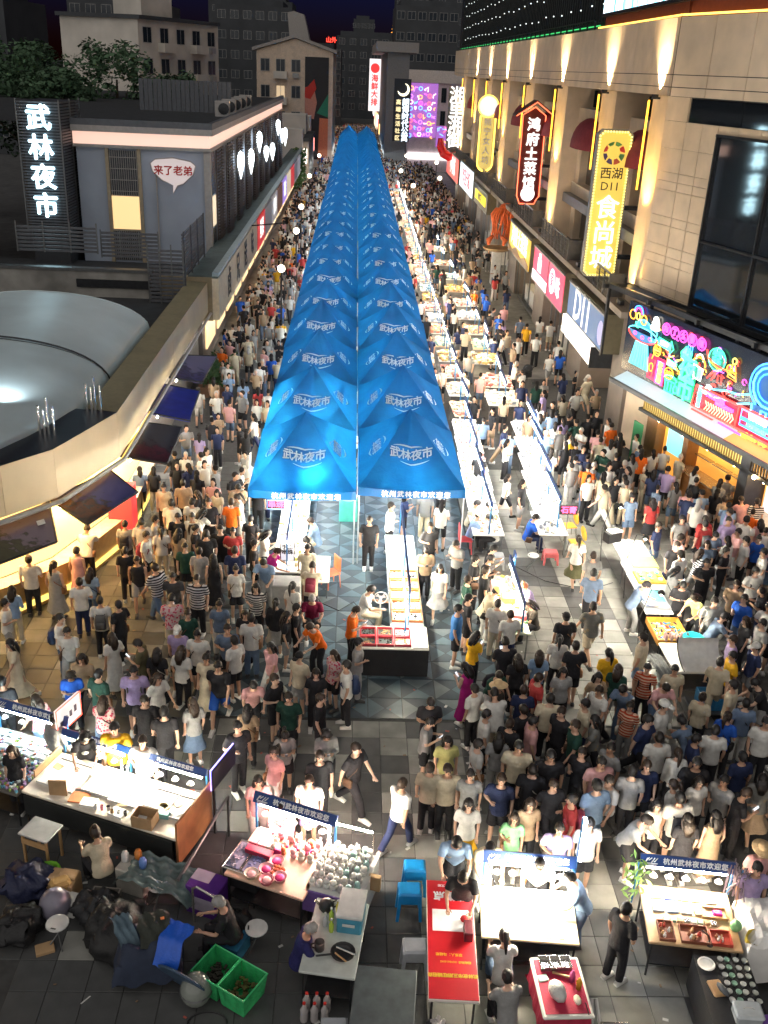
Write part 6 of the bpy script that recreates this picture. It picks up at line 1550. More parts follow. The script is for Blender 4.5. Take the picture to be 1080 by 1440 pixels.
q = thing('cooler_box', 'white lidded cooler box with blue sides', 'cooler', at(sc, .2, .38, .8), R(-9)); part('body', MB().bev((0, 0, .16), (.4, .6, .32), .02), mat('cooler_blue', (.06, .28, .42), .4), q); part('lid', MB().bev((0, 0, .345), (.43, .63, .05), .015), PLW, q); part('handle', MB().box((0, -.33, .2), (.2, .03, .03)), PLW, q)
q = thing('kettle', 'black kettle beside the cooler', 'kettle', at(sc, -.24, .52, .8)); part('body', MB().lathe([(.1, 0), (.13, .05), (.12, .14), (.06, .2), (.02, .22), (0, .22)], (0, 0, 0), 14), BLACK, q, True); part('handle', MB().tube([(.1, 0, .16), (.17, 0, .2), (.19, 0, .1), (.13, 0, .05)], .015, 6), BLACK, q); part('spout', MB().tube([(-.1, 0, .08), (-.19, 0, .19)], [.03, .015], 6), STEEL, q)
q = thing('frying_pan', 'big black frying pan with utensils on the pale table', 'pan', at(sc, .18, -.33, .8)); part('pan', MB().lathe([(.12, 0), (.19, .06), (.2, .06), (.12, .015), (0, .015)], (0, 0, 0), 18), BLACK, q, True); part('handle', MB().tube([(-.18, -.05, .06), (-.42, -.12, .1)], .018, 6), BLACK, q); part('utensil', MB().tube([(-.1, .1, .05), (.2, -.1, .1)], .015, 5), STEEL, q); part('utensil', MB().tube([(-.12, -.02, .05), (.05, -.22, .1)], .014, 5), WOOD, q)
q = thing('mug', 'black mug with handle on the pale side table', 'mug', at(sc, -.2, -.3, .8)); part('cup', MB().lathe([(.07, 0), (.08, .02), (.08, .17), (.07, .17), (.065, .03), (0, .03)], (0, 0, 0), 14), BLACK, q, True); part('handle', MB().tube([(-.07, 0, .14), (-.13, 0, .12), (-.13, 0, .06), (-.07, 0, .03)], .012, 5), BLACK, q)
for k, (x, y_, c, lab) in enumerate(((-.12, .3, (.55, .7, .1), 'yellow-green bottle beside the cooler'), (-.2, .18, (.6, .6, .62), 'clear jar in front of the yellow-green bottle'), (-.08, .08, (.5, .65, .08), 'second yellow-green bottle nearer the mug'), (-.04, .48, (.6, .55, .1), 'slim yellow bottle by the kettle'))):
    q = thing('bottle', lab, 'bottle', at(sc, x, y_, .8)); part('glass', MB().lathe([(.035, 0), (.04, .02), (.04, .16), (.015, .2), (.015, .25), (0, .25)], (0, 0, 0), 10), mat('bt%d' % k, c, .2), q, True); part('cap', MB().lathe([(.018, .25), (.018, .28), (0, .28)], (0, 0, 0), 8), PLW, q)
for k in range(6):
    q = thing('water_bottle', 'clear plastic bottle with a red cap under the pale side table', 'bottle', (-.42 + (k % 3)*.16 + .03*(k//3), 10.62 + (k//3)*.18, 0), 0, 'red capped bottles under the side table')
    part('bottle', MB().lathe([(.06, 0), (.065, .03), (.06, .18), (.065, .24), (.025, .32), (.022, .36), (0, .36)], (0, 0, 0), 10), mat('pet_clear', (.45, .42, .42), .15), q, True); part('cap', MB().lathe([(.025, .36), (.025, .39), (0, .39)], (0, 0, 0), 8), mat('cap_red', (.6, .04, .03), .4), q)
# dark tabletop at the bottom, stools
t = thing('dark_table', 'slate grey empty tabletop at the bottom border', 'table', (.78, 10.35, 0), R(-6)); part('top', MB().bev((0, 0, .73), (.95, 1.25, .04), .01), mat('slate_top', (.10, .115, .12), .45, var=.2), t); legs(t, .9, 1.2, .71)
def step_stool(x, y_, label, m, h=.46, w=.34, rz=0.):
    t = thing('plastic_stool', label, 'stool', (x, y_, 0), rz)
    part('seat', MB().bev((0, 0, h - .02), (w, w*.82, .04), .03), m, t)
    for sx in (-1, 1):
        for sy in (-1, 1):
            a, b = sx*w*.42, sy*w*.34
            q = MB(); q.add([(a-.03, b-.03, h-.04), (a+.03, b-.03, h-.04), (a+.03, b+.03, h-.04), (a-.03, b+.03, h-.04), (a*1.2-.025, b*1.2-.025, 0), (a*1.2+.025, b*1.2-.025, 0), (a*1.2+.025, b*1.2+.025, 0), (a*1.2-.025, b*1.2+.025, 0)], [(0, 1, 2, 3), (7, 6, 5, 4), (0, 4, 5, 1), (1, 5, 6, 2), (2, 6, 7, 3), (3, 7, 4, 0)])
            part('leg', q, m, t)
    q = MB()
    for sx in (-1, 1): q.bb(sx*w*.44 - .012, sx*w*.44 + .012, -w*.34, w*.34, h*.55, h - .04)
    for sy in (-1, 1): q.bb(-w*.4, w*.4, sy*w*.36 - .012, sy*w*.36 + .012, h*.62, h - .04)
    part('apron', q, m, t)
    return t
step_stool(1.3, 12.75, 'bright blue plastic stool beside the red price banner table', mat('stool_blue', (.01, .25, .62), .4), .6, .4)
step_stool(1.42, 13.3, 'second blue plastic stool half hidden behind the banner table', MATS['stool_blue'], .6, .38)
step_stool(1.33, 11.55, 'white plastic stool beside the red price banner table', mat('stool_white', (.40, .42, .45), .4), .6, .4)
step_stool(.05, 10.1, 'white plastic stool at the bottom border below the bottles', MATS['stool_white'], .55, .4)
step_stool(6.25, 26.4, 'pink plastic step stool on the open paving', mat('stool_pink', (.55, .12, .13), .5), .4, .42)
step_stool(4.55, 26.0, 'white plastic stool at the end of the white tables', MATS['stool_white'], .45, .42)
# ---- S3: the brightest stall with red banner table and red cloth table
a3 = R(-5)
s3 = stall('brightest stall with overexposed white table and blue sign board', 3.22, 12.02, a3, 1.58, 1.1, mat('top_gold', (.70, .60, .40), .45), T_WHITE, 1.56, 1.46)
part('light_tube', MB().tube([(-.6, -.1, 1.42), (.6, -.1, 1.42)], .02, 6), glow('tube_hot', (1, .88, .66), 240), s3)
part('arm', MB().tube([(-.7, .52, 1.36), (-.6, -.1, 1.44)], .012, 5), STEEL, s3); part('arm', MB().tube([(.7, .52, 1.36), (.6, -.1, 1.44)], .012, 5), STEEL, s3)
lp = thing('light_panel', 'upright cool white light strip panel at the right post of the brightest stall', 'light panel', at(s3, .84, .66, 0), a3); part('panel', MB().bb(-.03, .03, -.06, .06, 1.45, 2.3), glow('panel_cool', (.9, .93, 1), 34), lp); part('post', MB().bb(-.04, -.03, -.07, .07, 0, 2.32), POST_B, lp)
for k, (x, y_, w, d, lab) in enumerate(((.52, .25, .2, .13, 'pale price card at the far corner of the brightest table'), (.3, -.46, .09, .06, 'tiny green card on the bright table edge'), (.52, -.44, .08, .1, 'tiny red card on the bright table edge'), (-.2, 0, .5, .4, 'big white sheet in the glare of the brightest table'), (-.62, .1, .22, .3, 'white sheet at the left of the brightest table'), (-.68, -.15, .08, .1, 'small brown figure card on the bright table'))):
    item('price_card', MB().box((0, 0, .006), (w, d, .012)), [mat('card_pink', (.7, .5, .45), .5), mat('card_green', (.1, .35, .12), .5), mat('card_red', (.5, .1, .08), .5), mat('paper'), mat('paper'), CARD][k], lab, 'card', s3, x, y_, .802, 0)
bt = thing('banner_table', 'long table covered by a red price banner printed upside down', 'table', (1.9, 11.55, 0), R(-3))
part('top', MB().bev((0, 0, .76), (.78, 2.4, .04), .012), WHITE_T, bt); legs(bt, .76, 2.35, .74)
part('banner', MB().box((0, 0, .785), (.76, 2.36, .008)), mat('banner_red', (.55, .015, .025), .35, var=.05), bt)
FZ = lambda x, y_: frame((x, y_, .791), (-1, 0, 0), (0, -1, 0))
YL = mat('print_yellow', (.75, .5, .03), .5)
lettering('武林夜市三期旺铺招商', .078, YL, bt, FZ(.0, -.75), bold=.004, ext=.001)
lettering('招商热线 10098616045', .05, YL, bt, FZ(.05, -.5), bold=.001, ext=.001); lettering('联系人：马经理', .06, YL, bt, FZ(-.05, -.36), bold=.002, ext=.001)
lettering('销售点', .2, PRINT_W, bt, FZ(.02, .85), bold=.008, ext=.001); lettering('美食 百货 文创', .06, PRINT_W, bt, FZ(.0, 1.07), bold=.002, ext=.001)
part('print', MB().bb(-.3, .3, .1, .55, .789, .792), mat('print_white'), bt)
item('display_box', MB().bev((0, 0, .09), (.14, .3, .18), .01), mat('box_dark_red', (.12, .02, .03), .4), 'dark red gift box standing on the red banner', 'box', bt, .27, .05, .79); item('red_flower', MB().ball((0, 0, .06), .07, 8, 6, 1, 1, .8), mat('flower_red', (.6, .02, .03), .6), 'red cloth flower on the banner beside the gift box', 'flower', bt, .22, .32, .79, smooth=True)
rc = thing('cloth_table', 'small table under a crimson red cloth with bag and bottles', 'table', (3.52, 10.65, 0), R(2)); q = MB()
part('top', MB().bev((0, 0, .74), (.78, 1.1, .04), .02), WHITE_T, rc)
n = 14; vs = []; 
for j in range(n+1):
    for i in range(n+1):
        a, b = -1 + 2*i/n, -1 + 2*j/n; e = max(abs(a), abs(b)); fl_ = max(0, (e - .86)/.14)
        vs.append((a*.40*(1 + .0*fl_) + .012*math.sin(j*1.7)*fl_, b*.57 + .012*math.sin(i*1.9)*fl_, .768 - .42*fl_))
q.add(vs, [(j*(n+1)+i, j*(n+1)+i+1, (j+1)*(n+1)+i+1, (j+1)*(n+1)+i) for j in range(n) for i in range(n)]); part('cloth', q, mat('crimson', (.42, .02, .06), .75, bump=.2), rc)
legs(rc, .74, 1.05, .72)
bg_ = item('shopping_bag', MB().lathe([(.08, 0), (.13, .04), (.12, .12), (.05, .2), (.02, .21), (0, .2)], (0, 0, 0), 9, 1, 1.5), mat('bag_white', (.6, .6, .58), .5, bump=.5), 'crumpled white plastic bag on the crimson cloth', 'bag', rc, -.1, -.15, .77, .2, smooth=True)
item('open_box', MB().bb(-.25, .25, -.12, .12, 0, .02).bb(-.25, -.24, -.12, .12, .02, .08).bb(.24, .25, -.12, .12, .02, .08).bb(-.24, .24, .11, .12, .02, .08).bb(-.24, .24, -.12, -.11, .02, .08).bb(-.08, -.07, -.11, .11, .02, .08).bb(.08, .09, -.11, .11, .02, .08), STEEL, 'divided clear box of small goods on the crimson cloth', 'box', rc, -.02, .38, .77)
item('phone_case', MB().bev((0, 0, .01), (.16, .12, .02), .01), mat('case_mint', (.4, .65, .6), .4), 'pale mint packet on the crimson cloth', 'packet', rc, -.26, .14, .77, .2)
for k, (x, y_, c, lab) in enumerate(((.18, .08, (.6, .1, .3), 'pink bottle on the crimson cloth'), (.25, -.06, (.6, .3, .03), 'orange drink cup on the crimson cloth'))): item('drink_bottle', MB().lathe([(.04, 0), (.05, .14), (.03, .18), (.02, .22), (0, .22)], (0, 0, 0), 10), mat('drink%d' % k, c, .25), lab, 'bottle', rc, x, y_, .77, smooth=True)
item('wooden_tool', MB().tube([(-.14, .05, .02), (.16, -.08, .04)], .02, 6), WOOD, 'wooden handle tool lying across the crimson cloth', 'tool', rc, .05, .18, .77); item('knit_toy', MB().ball((0, 0, .03), .06, 8, 6, 1, 1.6, .6), mat('plush_cream'), 'pink-white knitted toy on the crimson cloth', 'toy', rc, .18, -.28, .77, smooth=True); item('thin_pen', MB().tube([(0, -.1, .01), (0, .1, .01)], .008, 5), BLACK, 'black pen on the crimson cloth near its front edge', 'pen', rc, .3, -.42, .77)
t = thing('suitcase', 'black wheeled case lying on the paving between two stalls', 'case', (4.35, 10.0, 0), 0); part('shell', MB().bev((0, 0, .2), (.6, .5, .4), .04), BLACK, t); part('panel', MB().bb(-.2, .2, -.15, .2, .4, .41), METAL_D, t); part('handle', MB().tube([(-.22, .25, .3), (-.22, .38, .3), (.22, .38, .3), (.22, .25, .3)], .015, 5), STEEL, t)
solo('bent_stand', MB().tube([(0, 0, 0), (.05, .5, .5), (.12, .5, .5), (.18, 0, 0)], .025, 5), PLW, 'white bent frame beside the black wheeled case', 'frame', (3.98, 10.15, 0))
for k, (x, y_, w, d, h, c, lab) in enumerate(((2.05, 9.95, .8, .5, .35, (.05, .06, .05), 'dark grey bag full of clear bottles under the banner table'), (1.55, 9.9, .3, .5, .7, (.03, .03, .035), 'black folded stand beside the slate tabletop'))):
    t = thing('storage_bag', lab, 'bag', (x, y_, 0)); part('body', MB().bev((0, 0, h/2), (w, d, h), .05), mat('stbag%d' % k, c, .5, bump=.4), t)
    q = MB()
    for j in range(14): q.tube([(rnd.uniform(-w/2.5, w/2.5), rnd.uniform(-d/2.5, d/2.5), h), (rnd.uniform(-w/2.5, w/2.5), rnd.uniform(-d/2.5, d/2.5), h + .12)], .03, 5)
    part('contents', q, mat('pet_clear'), t, kind='stuff')
# ---- S4: antique-and-notebook stall
a4 = R(-7)
s4 = stall('stall of notebooks and little wooden figures under a blue sign board', 5.93, 12.0, a4, 1.5, 1.25, mat('top_wood', (.50, .34, .18), .5), T_WARM, 1.6, 1.36, skirt=None)
bk = [((.62, .52, .38), 'cream notebook, first by the left post'), ((.06, .10, .35), 'dark blue notebook beside the cream one'), ((.6, .42, .2), 'tan notebook in the back row'), ((.55, .4, .3), 'brown paper notebook in the back row'), ((.65, .6, .55), 'white notebook at the end of the back row'), ((.45, .5, .58), 'pale blue notebook in the second row'), ((.16, .25, .45), 'steel blue notebook in the second row'), ((.68, .66, .62), 'ivory notebook in the second row'), ((.5, .33, .2), 'light brown notebook, second row')]
for k, (c, lab) in enumerate(bk): item('notebook', MB().bev((0, 0, .015), (.19, .25, .03), .006), mat('book%d' % k, c, .6), lab, 'notebook', s4, -.5 + (k % 5)*.23, .44 - (k//5)*.28, .802, rnd.uniform(-.08, .08))
def tray(t, lx, ly, w, d, m, label, h=.06):
    q = MB().bb(-w/2, w/2, -d/2, d/2, 0, .012).bb(-w/2, -w/2+.015, -d/2, d/2, .012, h).bb(w/2-.015, w/2, -d/2, d/2, .012, h).bb(-w/2+.015, w/2-.015, d/2-.015, d/2, .012, h).bb(-w/2+.015, w/2-.015, -d/2, -d/2+.015, .012, h)
    return item('wooden_tray', q, m, label, 'tray', t, lx, ly, .802)
tray(s4, .42, .1, .42, .24, WOOD, 'shallow wooden tray holding a magenta pouch'); item('pouch', MB().bev((0, 0, .02), (.16, .12, .04), .02), mat('magenta', (.6, .02, .3), .6), 'magenta pouch in the wooden tray', 'pouch', s4, .48, .12, .816)
tray(s4, -.45, -.38, .26, .4, mat('wood_dark', (.2, .06, .03), .5), 'dark red wooden tray of trinkets at the left front corner'); tray(s4, .0, -.4, .46, .36, mat('wood_dark'), 'dark wooden rack of brown figures in the middle front'); tray(s4, .42, -.42, .34, .3, mat('wood_red', (.4, .05, .03), .5), 'red wooden tray of ornaments at the right front')
for k in range(22):
    x, y_ = [(-.45, -.38), (.0, -.4), (.42, -.42)][k % 3]; x += rnd.uniform(-.1, .1); y_ += rnd.uniform(-.13, .13)
    t = thing('figurine', 'tiny carved figurine in a wooden tray on the notebook stall', 'figurine', at(s4, x, y_, .815), rnd.uniform(0, 6), 'tiny figurines in the wooden trays'); mm = [WOOD, mat('fig_brown', (.25, .1, .04), .4), PLW, mat('fig_red', (.5, .05, .03), .4)][k % 4]
    part('body', MB().lathe([(.025, 0), (.03, .03), (.012, .06), (0, .065)], (0, 0, 0), 7), mm, t); part('head', MB().ball((0, 0, .078), .017, 6, 5), mm, t)
for k in range(8): item('trinket_box', MB().bev((0, 0, .025), (.09, .09, .05), .006), [PLW, mat('jade', (.25, .4, .3), .3), CARD, STEEL][k % 4], 'small square trinket box in the middle row of the notebook stall', 'trinket box', s4, -.4 + (k % 8)*.11, -.12, .802, rnd.uniform(-.2, .2), 'small trinket boxes on the notebook stall')
t = thing('desk_lamp', 'small black bendy lamp at the front edge of the notebook stall', 'lamp', at(s4, .22, -.55, .8)); part('base', MB().lathe([(.06, 0), (.05, .03), (0, .03)], (0, 0, 0), 10), BLACK, t); part('arm', MB().tube([(0, 0, .03), (-.05, 0, .2), (-.15, .05, .26)], .01, 5), BLACK, t)
bq = thing('flower_bunch', 'yellow wrapped bunch with green melon at the right end of the notebook stall', 'bouquet', at(s4, .88, -.25, .5)); part('wrap', MB().lathe([(.02, 0), (.08, .3), (.13, .55), (.12, .5), (0, .3)], (0, 0, 0), 9), mat('wrap_yellow', (.65, .5, .05), .5, bump=.4), bq).matrix_local = Matrix.Rotation(R(25), 4, 'X'); part('melon', MB().ball((-.16, .1, .38), .1, 10, 7), mat('melon_green', (.2, .45, .2), .4), bq, True)
hb = MB()
for k in range(60):
    p = Vector((rnd.gauss(0, .12), rnd.gauss(0, .12), rnd.uniform(.7, 1.4))); a = Vector((rnd.uniform(-1, 1), rnd.uniform(-1, 1), rnd.uniform(-1, 1))).normalized()*.09; b_ = a.orthogonal().normalized()*.03
    hb.add([p-a, p+b_, p+a, p-b_], [(0, 1, 2, 3)])
pt = thing('hanging_plants', 'green and yellow artificial leaves hung on the left post of the notebook stall', 'plants', at(s4, -.85, .5, 0)); part('leaves', hb, mat('leaf_art', (.2, .35, .08), .6, var=.5), pt, kind='stuff'); part('stake', MB().tube([(0, 0, 0), (0, 0, 1.4)], .015, 5), POST_B, pt)
hb = MB()
for k in range(36): 
    x = rnd.gauss(0, .1); hb.tube([(x, rnd.gauss(0, .12), 1.5), (x + rnd.uniform(-.04, .04), rnd.gauss(0, .12), 1.0 + rnd.uniform(-.1, .2))], .012, 4)
pt = thing('hanging_charms', 'dark cluster of hanging charms on the right post of the notebook stall', 'charms', at(s4, .85, .45, 0)); part('charm', hb, mat('charm_mix', (.2, .16, .2), .4, var=.6), pt, kind='stuff'); part('stake', MB().tube([(0, 0, 0), (0, 0, 1.5)], .015, 5), POST_B, pt)
# black cloth table with cups
kb = stall('black cloth table of teacups and pale boxes at the lower right', 6.15, 10.55, R(-4), .86, 1.35, BLACKC, T_WARM, None, 1.6, .78); part('cloth', MB().bb(-.44, -.42, -.68, .68, .1, .78).bb(-.42, .42, -.69, -.675, .1, .78), BLACKC, kb)
cups = [PLW, mat('cup_green', (.25, .42, .32), .3), mat('cup_white', (.65, .66, .62), .3), mat('cup_pale', (.5, .52, .46), .3)]
for k in range(26):
    x, y_ = -.05 + (k % 4)*.13 + rnd.uniform(-.02, .02), .58 - (k//4)*.15
    item('teacup', MB().lathe([(.025, 0), (.045, .045), (.05, .05), (.04, .045), (.02, .01), (0, .01)], (0, 0, 0), 10), cups[k % 4], 'small pale teacup on the black cloth table', 'teacup', kb, x, y_, .781, 0, 'teacups on the black cloth', True)
item('lotus_plate', MB().lathe([(.08, 0), (.13, .03), (.14, .03), (.09, .012), (0, .012)], (0, 0, 0), 16), PLW, 'white petal plate at the far corner of the black table', 'plate', kb, -.28, .48, .781, smooth=True)
item('wooden_dish', MB().bev((0, 0, .015), (.22, .3, .03), .02), WOOD, 'orange wood dish under a dark tool on the black table', 'dish', kb, -.22, .05, .781, .2); item('tool_roll', MB().ball((0, 0, .04), .06, 8, 6, 1, 2.4, .6), mat('tool_grey', (.08, .09, .1), .5), 'dark grey oval tool lying on the wood dish', 'tool', kb, -.16, -.02, .812, .4, smooth=True)
t = thing('clear_box', 'pale clear plastic box with a clipped lid on the black table', 'box', at(kb, .1, -.42, .781), R(-4)); part('body', MB().bev((0, 0, .07), (.4, .3, .14), .03), mat('clear_grey', (.42, .46, .48), .25), t); part('lid', MB().bev((0, 0, .15), (.43, .33, .03), .03), mat('clear_lid', (.5, .54, .56), .2), t); part('handle', MB().tube([(-.08, 0, .165), (-.05, 0, .19), (.05, 0, .19), (.08, 0, .165)], .01, 5), PLW, t)
item('violet_pouch', MB().bev((0, 0, .03), (.2, .22, .06), .03), mat('violet', (.14, .05, .3), .6), 'violet pouch beside the clear box on the black table', 'pouch', kb, .38, -.5, .781, .2)
wc = thing('white_covered_stall', 'stall draped in white sheeting at the right picture border', 'stall', (7.25, 11.75, 0), R(-8)); q = MB(); n = 12; vs = []
for j in range(n+1):
    for i in range(n+1):
        a, b = -1 + 2*i/n, -1 + 2*j/n; e = max(abs(a), abs(b)); f_ = max(0, (e-.8)/.2); vs.append((a*.6, b*.65, 1.02 + .03*math.sin(i*1.5+j) - .75*f_ + .05*(1-abs(a))))
q.add(vs, [(j*(n+1)+i, j*(n+1)+i+1, (j+1)*(n+1)+i+1, (j+1)*(n+1)+i) for j in range(n) for i in range(n)]); part('sheet', q, CLOTH_W, wc); legs(wc, 1.0, 1.1, .95)

# ---- long tables that run up the street
def long_table(label, x, y0, y1, w, barx, b0, b1, top, tube, h=.8, seg=1.75, bars=True, group='long white market tables', skirt=None, bz=1.8, lean=0., tr=.018, goods=None, goods_n=14):
    t = thing('long_table', label, 'table', (x, y0, 0), 0, group)
    yy = 0
    while yy < y1 - y0 - .1:
        d = min(seg, y1 - y0 - yy)
        part('table_top', MB().bev((lean*yy, yy + d/2, h - .02), (w, d - .02, .04), .012), top, t)
        for sx in (-1, 1): part('leg', MB().tube([(lean*yy + sx*(w/2-.06), yy + .08, 0), (lean*yy + sx*(w/2-.06), yy + .08, h - .04)], .018, 5), METAL_G, t)
        yy += d
    if goods:
        for gi, gc_ in enumerate(goods):
            q = MB(); gx = rnd.uniform(0, 6)
            for _ in range(int((y1-y0)*goods_n/len(goods))):
                yv = rnd.uniform(.1, y1-y0-.1); xv = lean*yv + rnd.uniform(-w/2+.08, w/2-.08); s_ = rnd.uniform(.5, 1)
                if rnd.random() < .4: q.lathe([(.05*s_, 0), (.06*s_, .06*s_), (.03*s_, .13*s_), (0, .15*s_)], (xv, yv, h), 6)
                else: q.box((xv, yv, h + .03*s_), (rnd.uniform(.06, .2)*s_, rnd.uniform(.06, .2)*s_, .06*s_), rnd.uniform(0, 3))
            part('goods', q, mat('goods_%d_%d_%d' % tuple(int(c*99) for c in gc_), gc_, .5), t, kind='stuff')
    if skirt: part('skirt', MB().bb(-w/2 + .01, w/2 - .01, -.03, -.01, .03, h - .02), skirt, t)
    if bars:
        bb_ = b0
        while bb_ < b1 - .2:
            e = min(bb_ + 2.6, b1)
            yl, yh = bb_ - y0, e - y0 - .06
            part('sign_bar', MB().bb(barx + lean*yl - .025, barx + lean*yl + .025, yl, yh, bz - .1, bz + .08), BLUE_S, t)
            part('light_tube', MB().tube([(barx + lean*yl, yl + .1, bz - .16), (barx + lean*yl, yh - .1, bz - .16)], tr, 5), tube, t)
            part('post', MB().bb(barx + lean*yl - .02, barx + lean*yl + .02, yl, yl + .04, h, bz - .1), POST_B, t)
            bb_ = e
        yl = b1 - y0 - .06
        part('post', MB().bb(barx + lean*yl - .02, barx + lean*yl + .02, yl, yl + .04, h, bz - .1), POST_B, t)
    return t
m1 = long_table('white beadwork table lit along its blue bar under the front tent', -1.55, 23.85, 35.5, .85, .0, 23.85, 35.2, CLOTH_W, T_WHITE, goods=[(.5, .4, .25), (.6, .6, .58), (.5, .5, .1), (.35, .3, .3)], goods_n=16)
t = thing('speaker_box', 'grey box cabinet at the end of the beadwork table', 'cabinet', (-1.55, 23.45, 0)); part('case', MB().bev((0, 0, .38), (.82, .62, .76), .02), mat('box_grey', (.32, .32, .31), .6), t); part('knob', MB().ball((0, -.315, .55), .02, 6, 5), BLACK, t)
t = thing('led_sign', 'white LED price board standing on the beadwork table end', 'LED sign', (-1.55, 24.1, .8)); part('panel', MB().box((0, 0, .55), (.38, .03, .62)), glow('led_board', (.75, .8, 1), .55), t); part('rim', MB().tube([(-.19, -.02, .24), (.19, -.02, .24), (.19, -.02, .86), (-.19, -.02, .86)], .018, 4, True), BLACK, t); part('stand', MB().tube([(0, 0, 0), (0, 0, .25)], .012, 5), STEEL, t)
lettering('手工\n串珠', .16, mat('print_black'), t, frame((0, -.02, .58), (1, 0, 0), (0, 0, 1)), bold=.006, ext=.001)
t = thing('led_sign', 'small red LED character sign hung under the tent valance', 'LED sign', (-2.05, 26.6, 1.6)); part('panel', MB().box((0, 0, 0), (.52, .05, .28)), BLACK, t); lettering('串珠', .24, glow('red_hot', (1, .05, .15), 5), t, frame((0, -.03, 0), (1, 0, 0), (0, 0, 1)), bold=.006); part('rim', MB().tube([(-.26, -.03, -.14), (.26, -.03, -.14), (.26, -.03, .14), (-.26, -.03, .14)], .012, 4, True), glow('blue_rim', (.2, .4, 1), 3), t)
sd = long_table('low pale side shelf for seats beside the beadwork table', -.72, 23.8, 25.4, .66, 0, 0, 0, WHITE_T, T_WHITE, .55, bars=False)
m2 = long_table('long glass-top table of trays lit from a blue bar, open centre aisle', 1.63, 21.16, 26.5, .86, .02, 21.2, 26.6, mat('top_iceblue', (.45, .55, .58), .3), T_WHITE)
m2f = stall('front counter with red edged trays and black skirt at the end of the glass-top table', 1.26, 20.62, 0, 1.7, 1.05, WHITE_T, T_WHITE); part('skirt', MB().bb(-.84, .84, -.53, -.51, .02, .76), BLACKC, m2f); part('skirt', MB().bb(.83, .85, -.5, .5, .02, .76), BLACKC, m2f)
part('light_tube', MB().tube([(.3, .1, 1.62), (.3, -.3, 1.62)], .018, 6), T_WHITE, m2f); part('post', MB().bb(.28, .32, .2, .24, .8, 1.7), POST_B, m2f)
def edged_tray(t, lx, ly, w, d, rim, inner, label, z=.802, grp='edged display trays'):
    q = thing('display_tray', label, 'tray', at(t, lx, ly, z), 0, grp); part('base', MB().bb(-w/2, w/2, -d/2, d/2, 0, .012), inner, q)
    part('rim', MB().bb(-w/2, -w/2+.03, -d/2, d/2, .012, .07).bb(w/2-.03, w/2, -d/2, d/2, .012, .07).bb(-w/2+.03, w/2-.03, d/2-.03, d/2, .012, .07).bb(-w/2+.03, w/2-.03, -d/2, -d/2+.03, .012, .07), rim, q)
    j = MB()
    for k in range(16): j.box((rnd.uniform(-w/2+.06, w/2-.06), rnd.uniform(-d/2+.06, d/2-.06), .02), (.05, .04, .02), rnd.uniform(0, 3))
    part('contents', j, [PLW, CARD, STEEL, mat('jade', (.25, .4, .3), .3)][rnd.randrange(4)], q, kind='stuff')
RIMR, RIMO = mat('rim_red', (.45, .03, .05), .5), mat('rim_orange', (.5, .15, .04), .5)
for i in range(3):
    for j in range(2): edged_tray(m2f, -.62 + i*.42, -.26 + j*.42, .4, .4, RIMR, mat('tray_dark', (.06, .09, .09), .4) if i < 2 else CLOTH_W, ['red edged tray at the outer front corner', 'red edged tray at the outer back corner', 'red edged tray, middle front', 'red edged tray, middle back', 'red edged pale tray, front', 'red edged pale tray, back'][i*2+j] + ' of the front counter')
item('bead_grid', MB().bb(-.18, .18, -.22, .22, 0, .02), CLOTH_W, 'white bead grid board at the corner of the front counter', 'board', m2f, .64, -.28, .802)
for i in range(5):
    for j in range(2): edged_tray(m2, -.2 + j*.42, .4 + i*.56, .36, .5, RIMO, CLOTH_W if i < 2 else mat('tray_pale', (.55, .55, .5), .5), f'orange edged tray, {ORD[i]} along the glass-top table by its ' + ('aisle side' if j == 0 else 'crowd side'))
m3 = long_table('long white table beside the tents, crowded with painters', 4.35, 26.55, 37.3, .95, .0, 26.6, 37.2, CLOTH_W, glow('long_tube', (1, .93, .78), 120), lean=.03, goods=[(.6, .6, .58), (.55, .35, .2), (.3, .32, .35), (.6, .25, .25)], goods_n=24)
m4 = long_table('long white table in the open crowd with a red LED sign at its end', 6.35, 26.7, 37.4, .9, .15, 27.2, 37.2, CLOTH_W, glow('long_tube'), lean=.07, goods=[(.6, .6, .58), (.3, .32, .35), (.2, .22, .25), (.55, .45, .3)], goods_n=24)
t = thing('led_sign', 'red LED character sign on the end of the white table in the crowd', 'LED sign', (6.75, 26.9, 1.55)); part('panel', MB().box((0, 0, 0), (.55, .05, .28)), BLACK, t); lettering('石膏', .24, glow('red_hot'), t, frame((0, -.03, 0), (1, 0, 0), (0, 0, 1)), bold=.006); part('post', MB().tube([(0, .03, -1.55), (0, .03, -.14)], .015, 5), STEEL, t)
for k, (y_, c) in enumerate(((28.2, (.75, .3, .02)), (27.0, (.75, .45, .05)))):
    t = thing('plastic_chair', ['orange', 'yellow'][k] + ' plastic chair back at the white table in the crowd', 'chair', (7.15, y_, 0), R(100)); part('seat', MB().bev((0, 0, .44), (.42, .42, .03), .02), mat('chair%d' % k, c, .4), t); part('backrest', MB().lathe([(0, -.01), (.24, -.01), (.25, .01), (0, .02)], (0, 0, 0), 16, .9, 1), mat('chair%d' % k), t).matrix_local = Matrix.Translation((0, -.2, .72)) @ Matrix.Rotation(R(80), 4, 'X')
    for sx in (-1, 1):
        for sy in (-1, 1): part('leg', MB().tube([(sx*.17, sy*.17, .43), (sx*.21, sy*.21, 0)], .015, 5), STEEL, t)
m5 = long_table('narrow toy stall table with cord and lamp posts in the crowd', 4.3, 20.9, 24.0, .8, .18, 21.0, 23.9, mat('top_mint', (.5, .55, .45), .5), T_WARM, bz=1.6, lean=.06, goods=[(.6, .5, .1), (.15, .4, .2), (.6, .2, .25), (.55, .5, .45)], goods_n=26, group='toy and art tables')
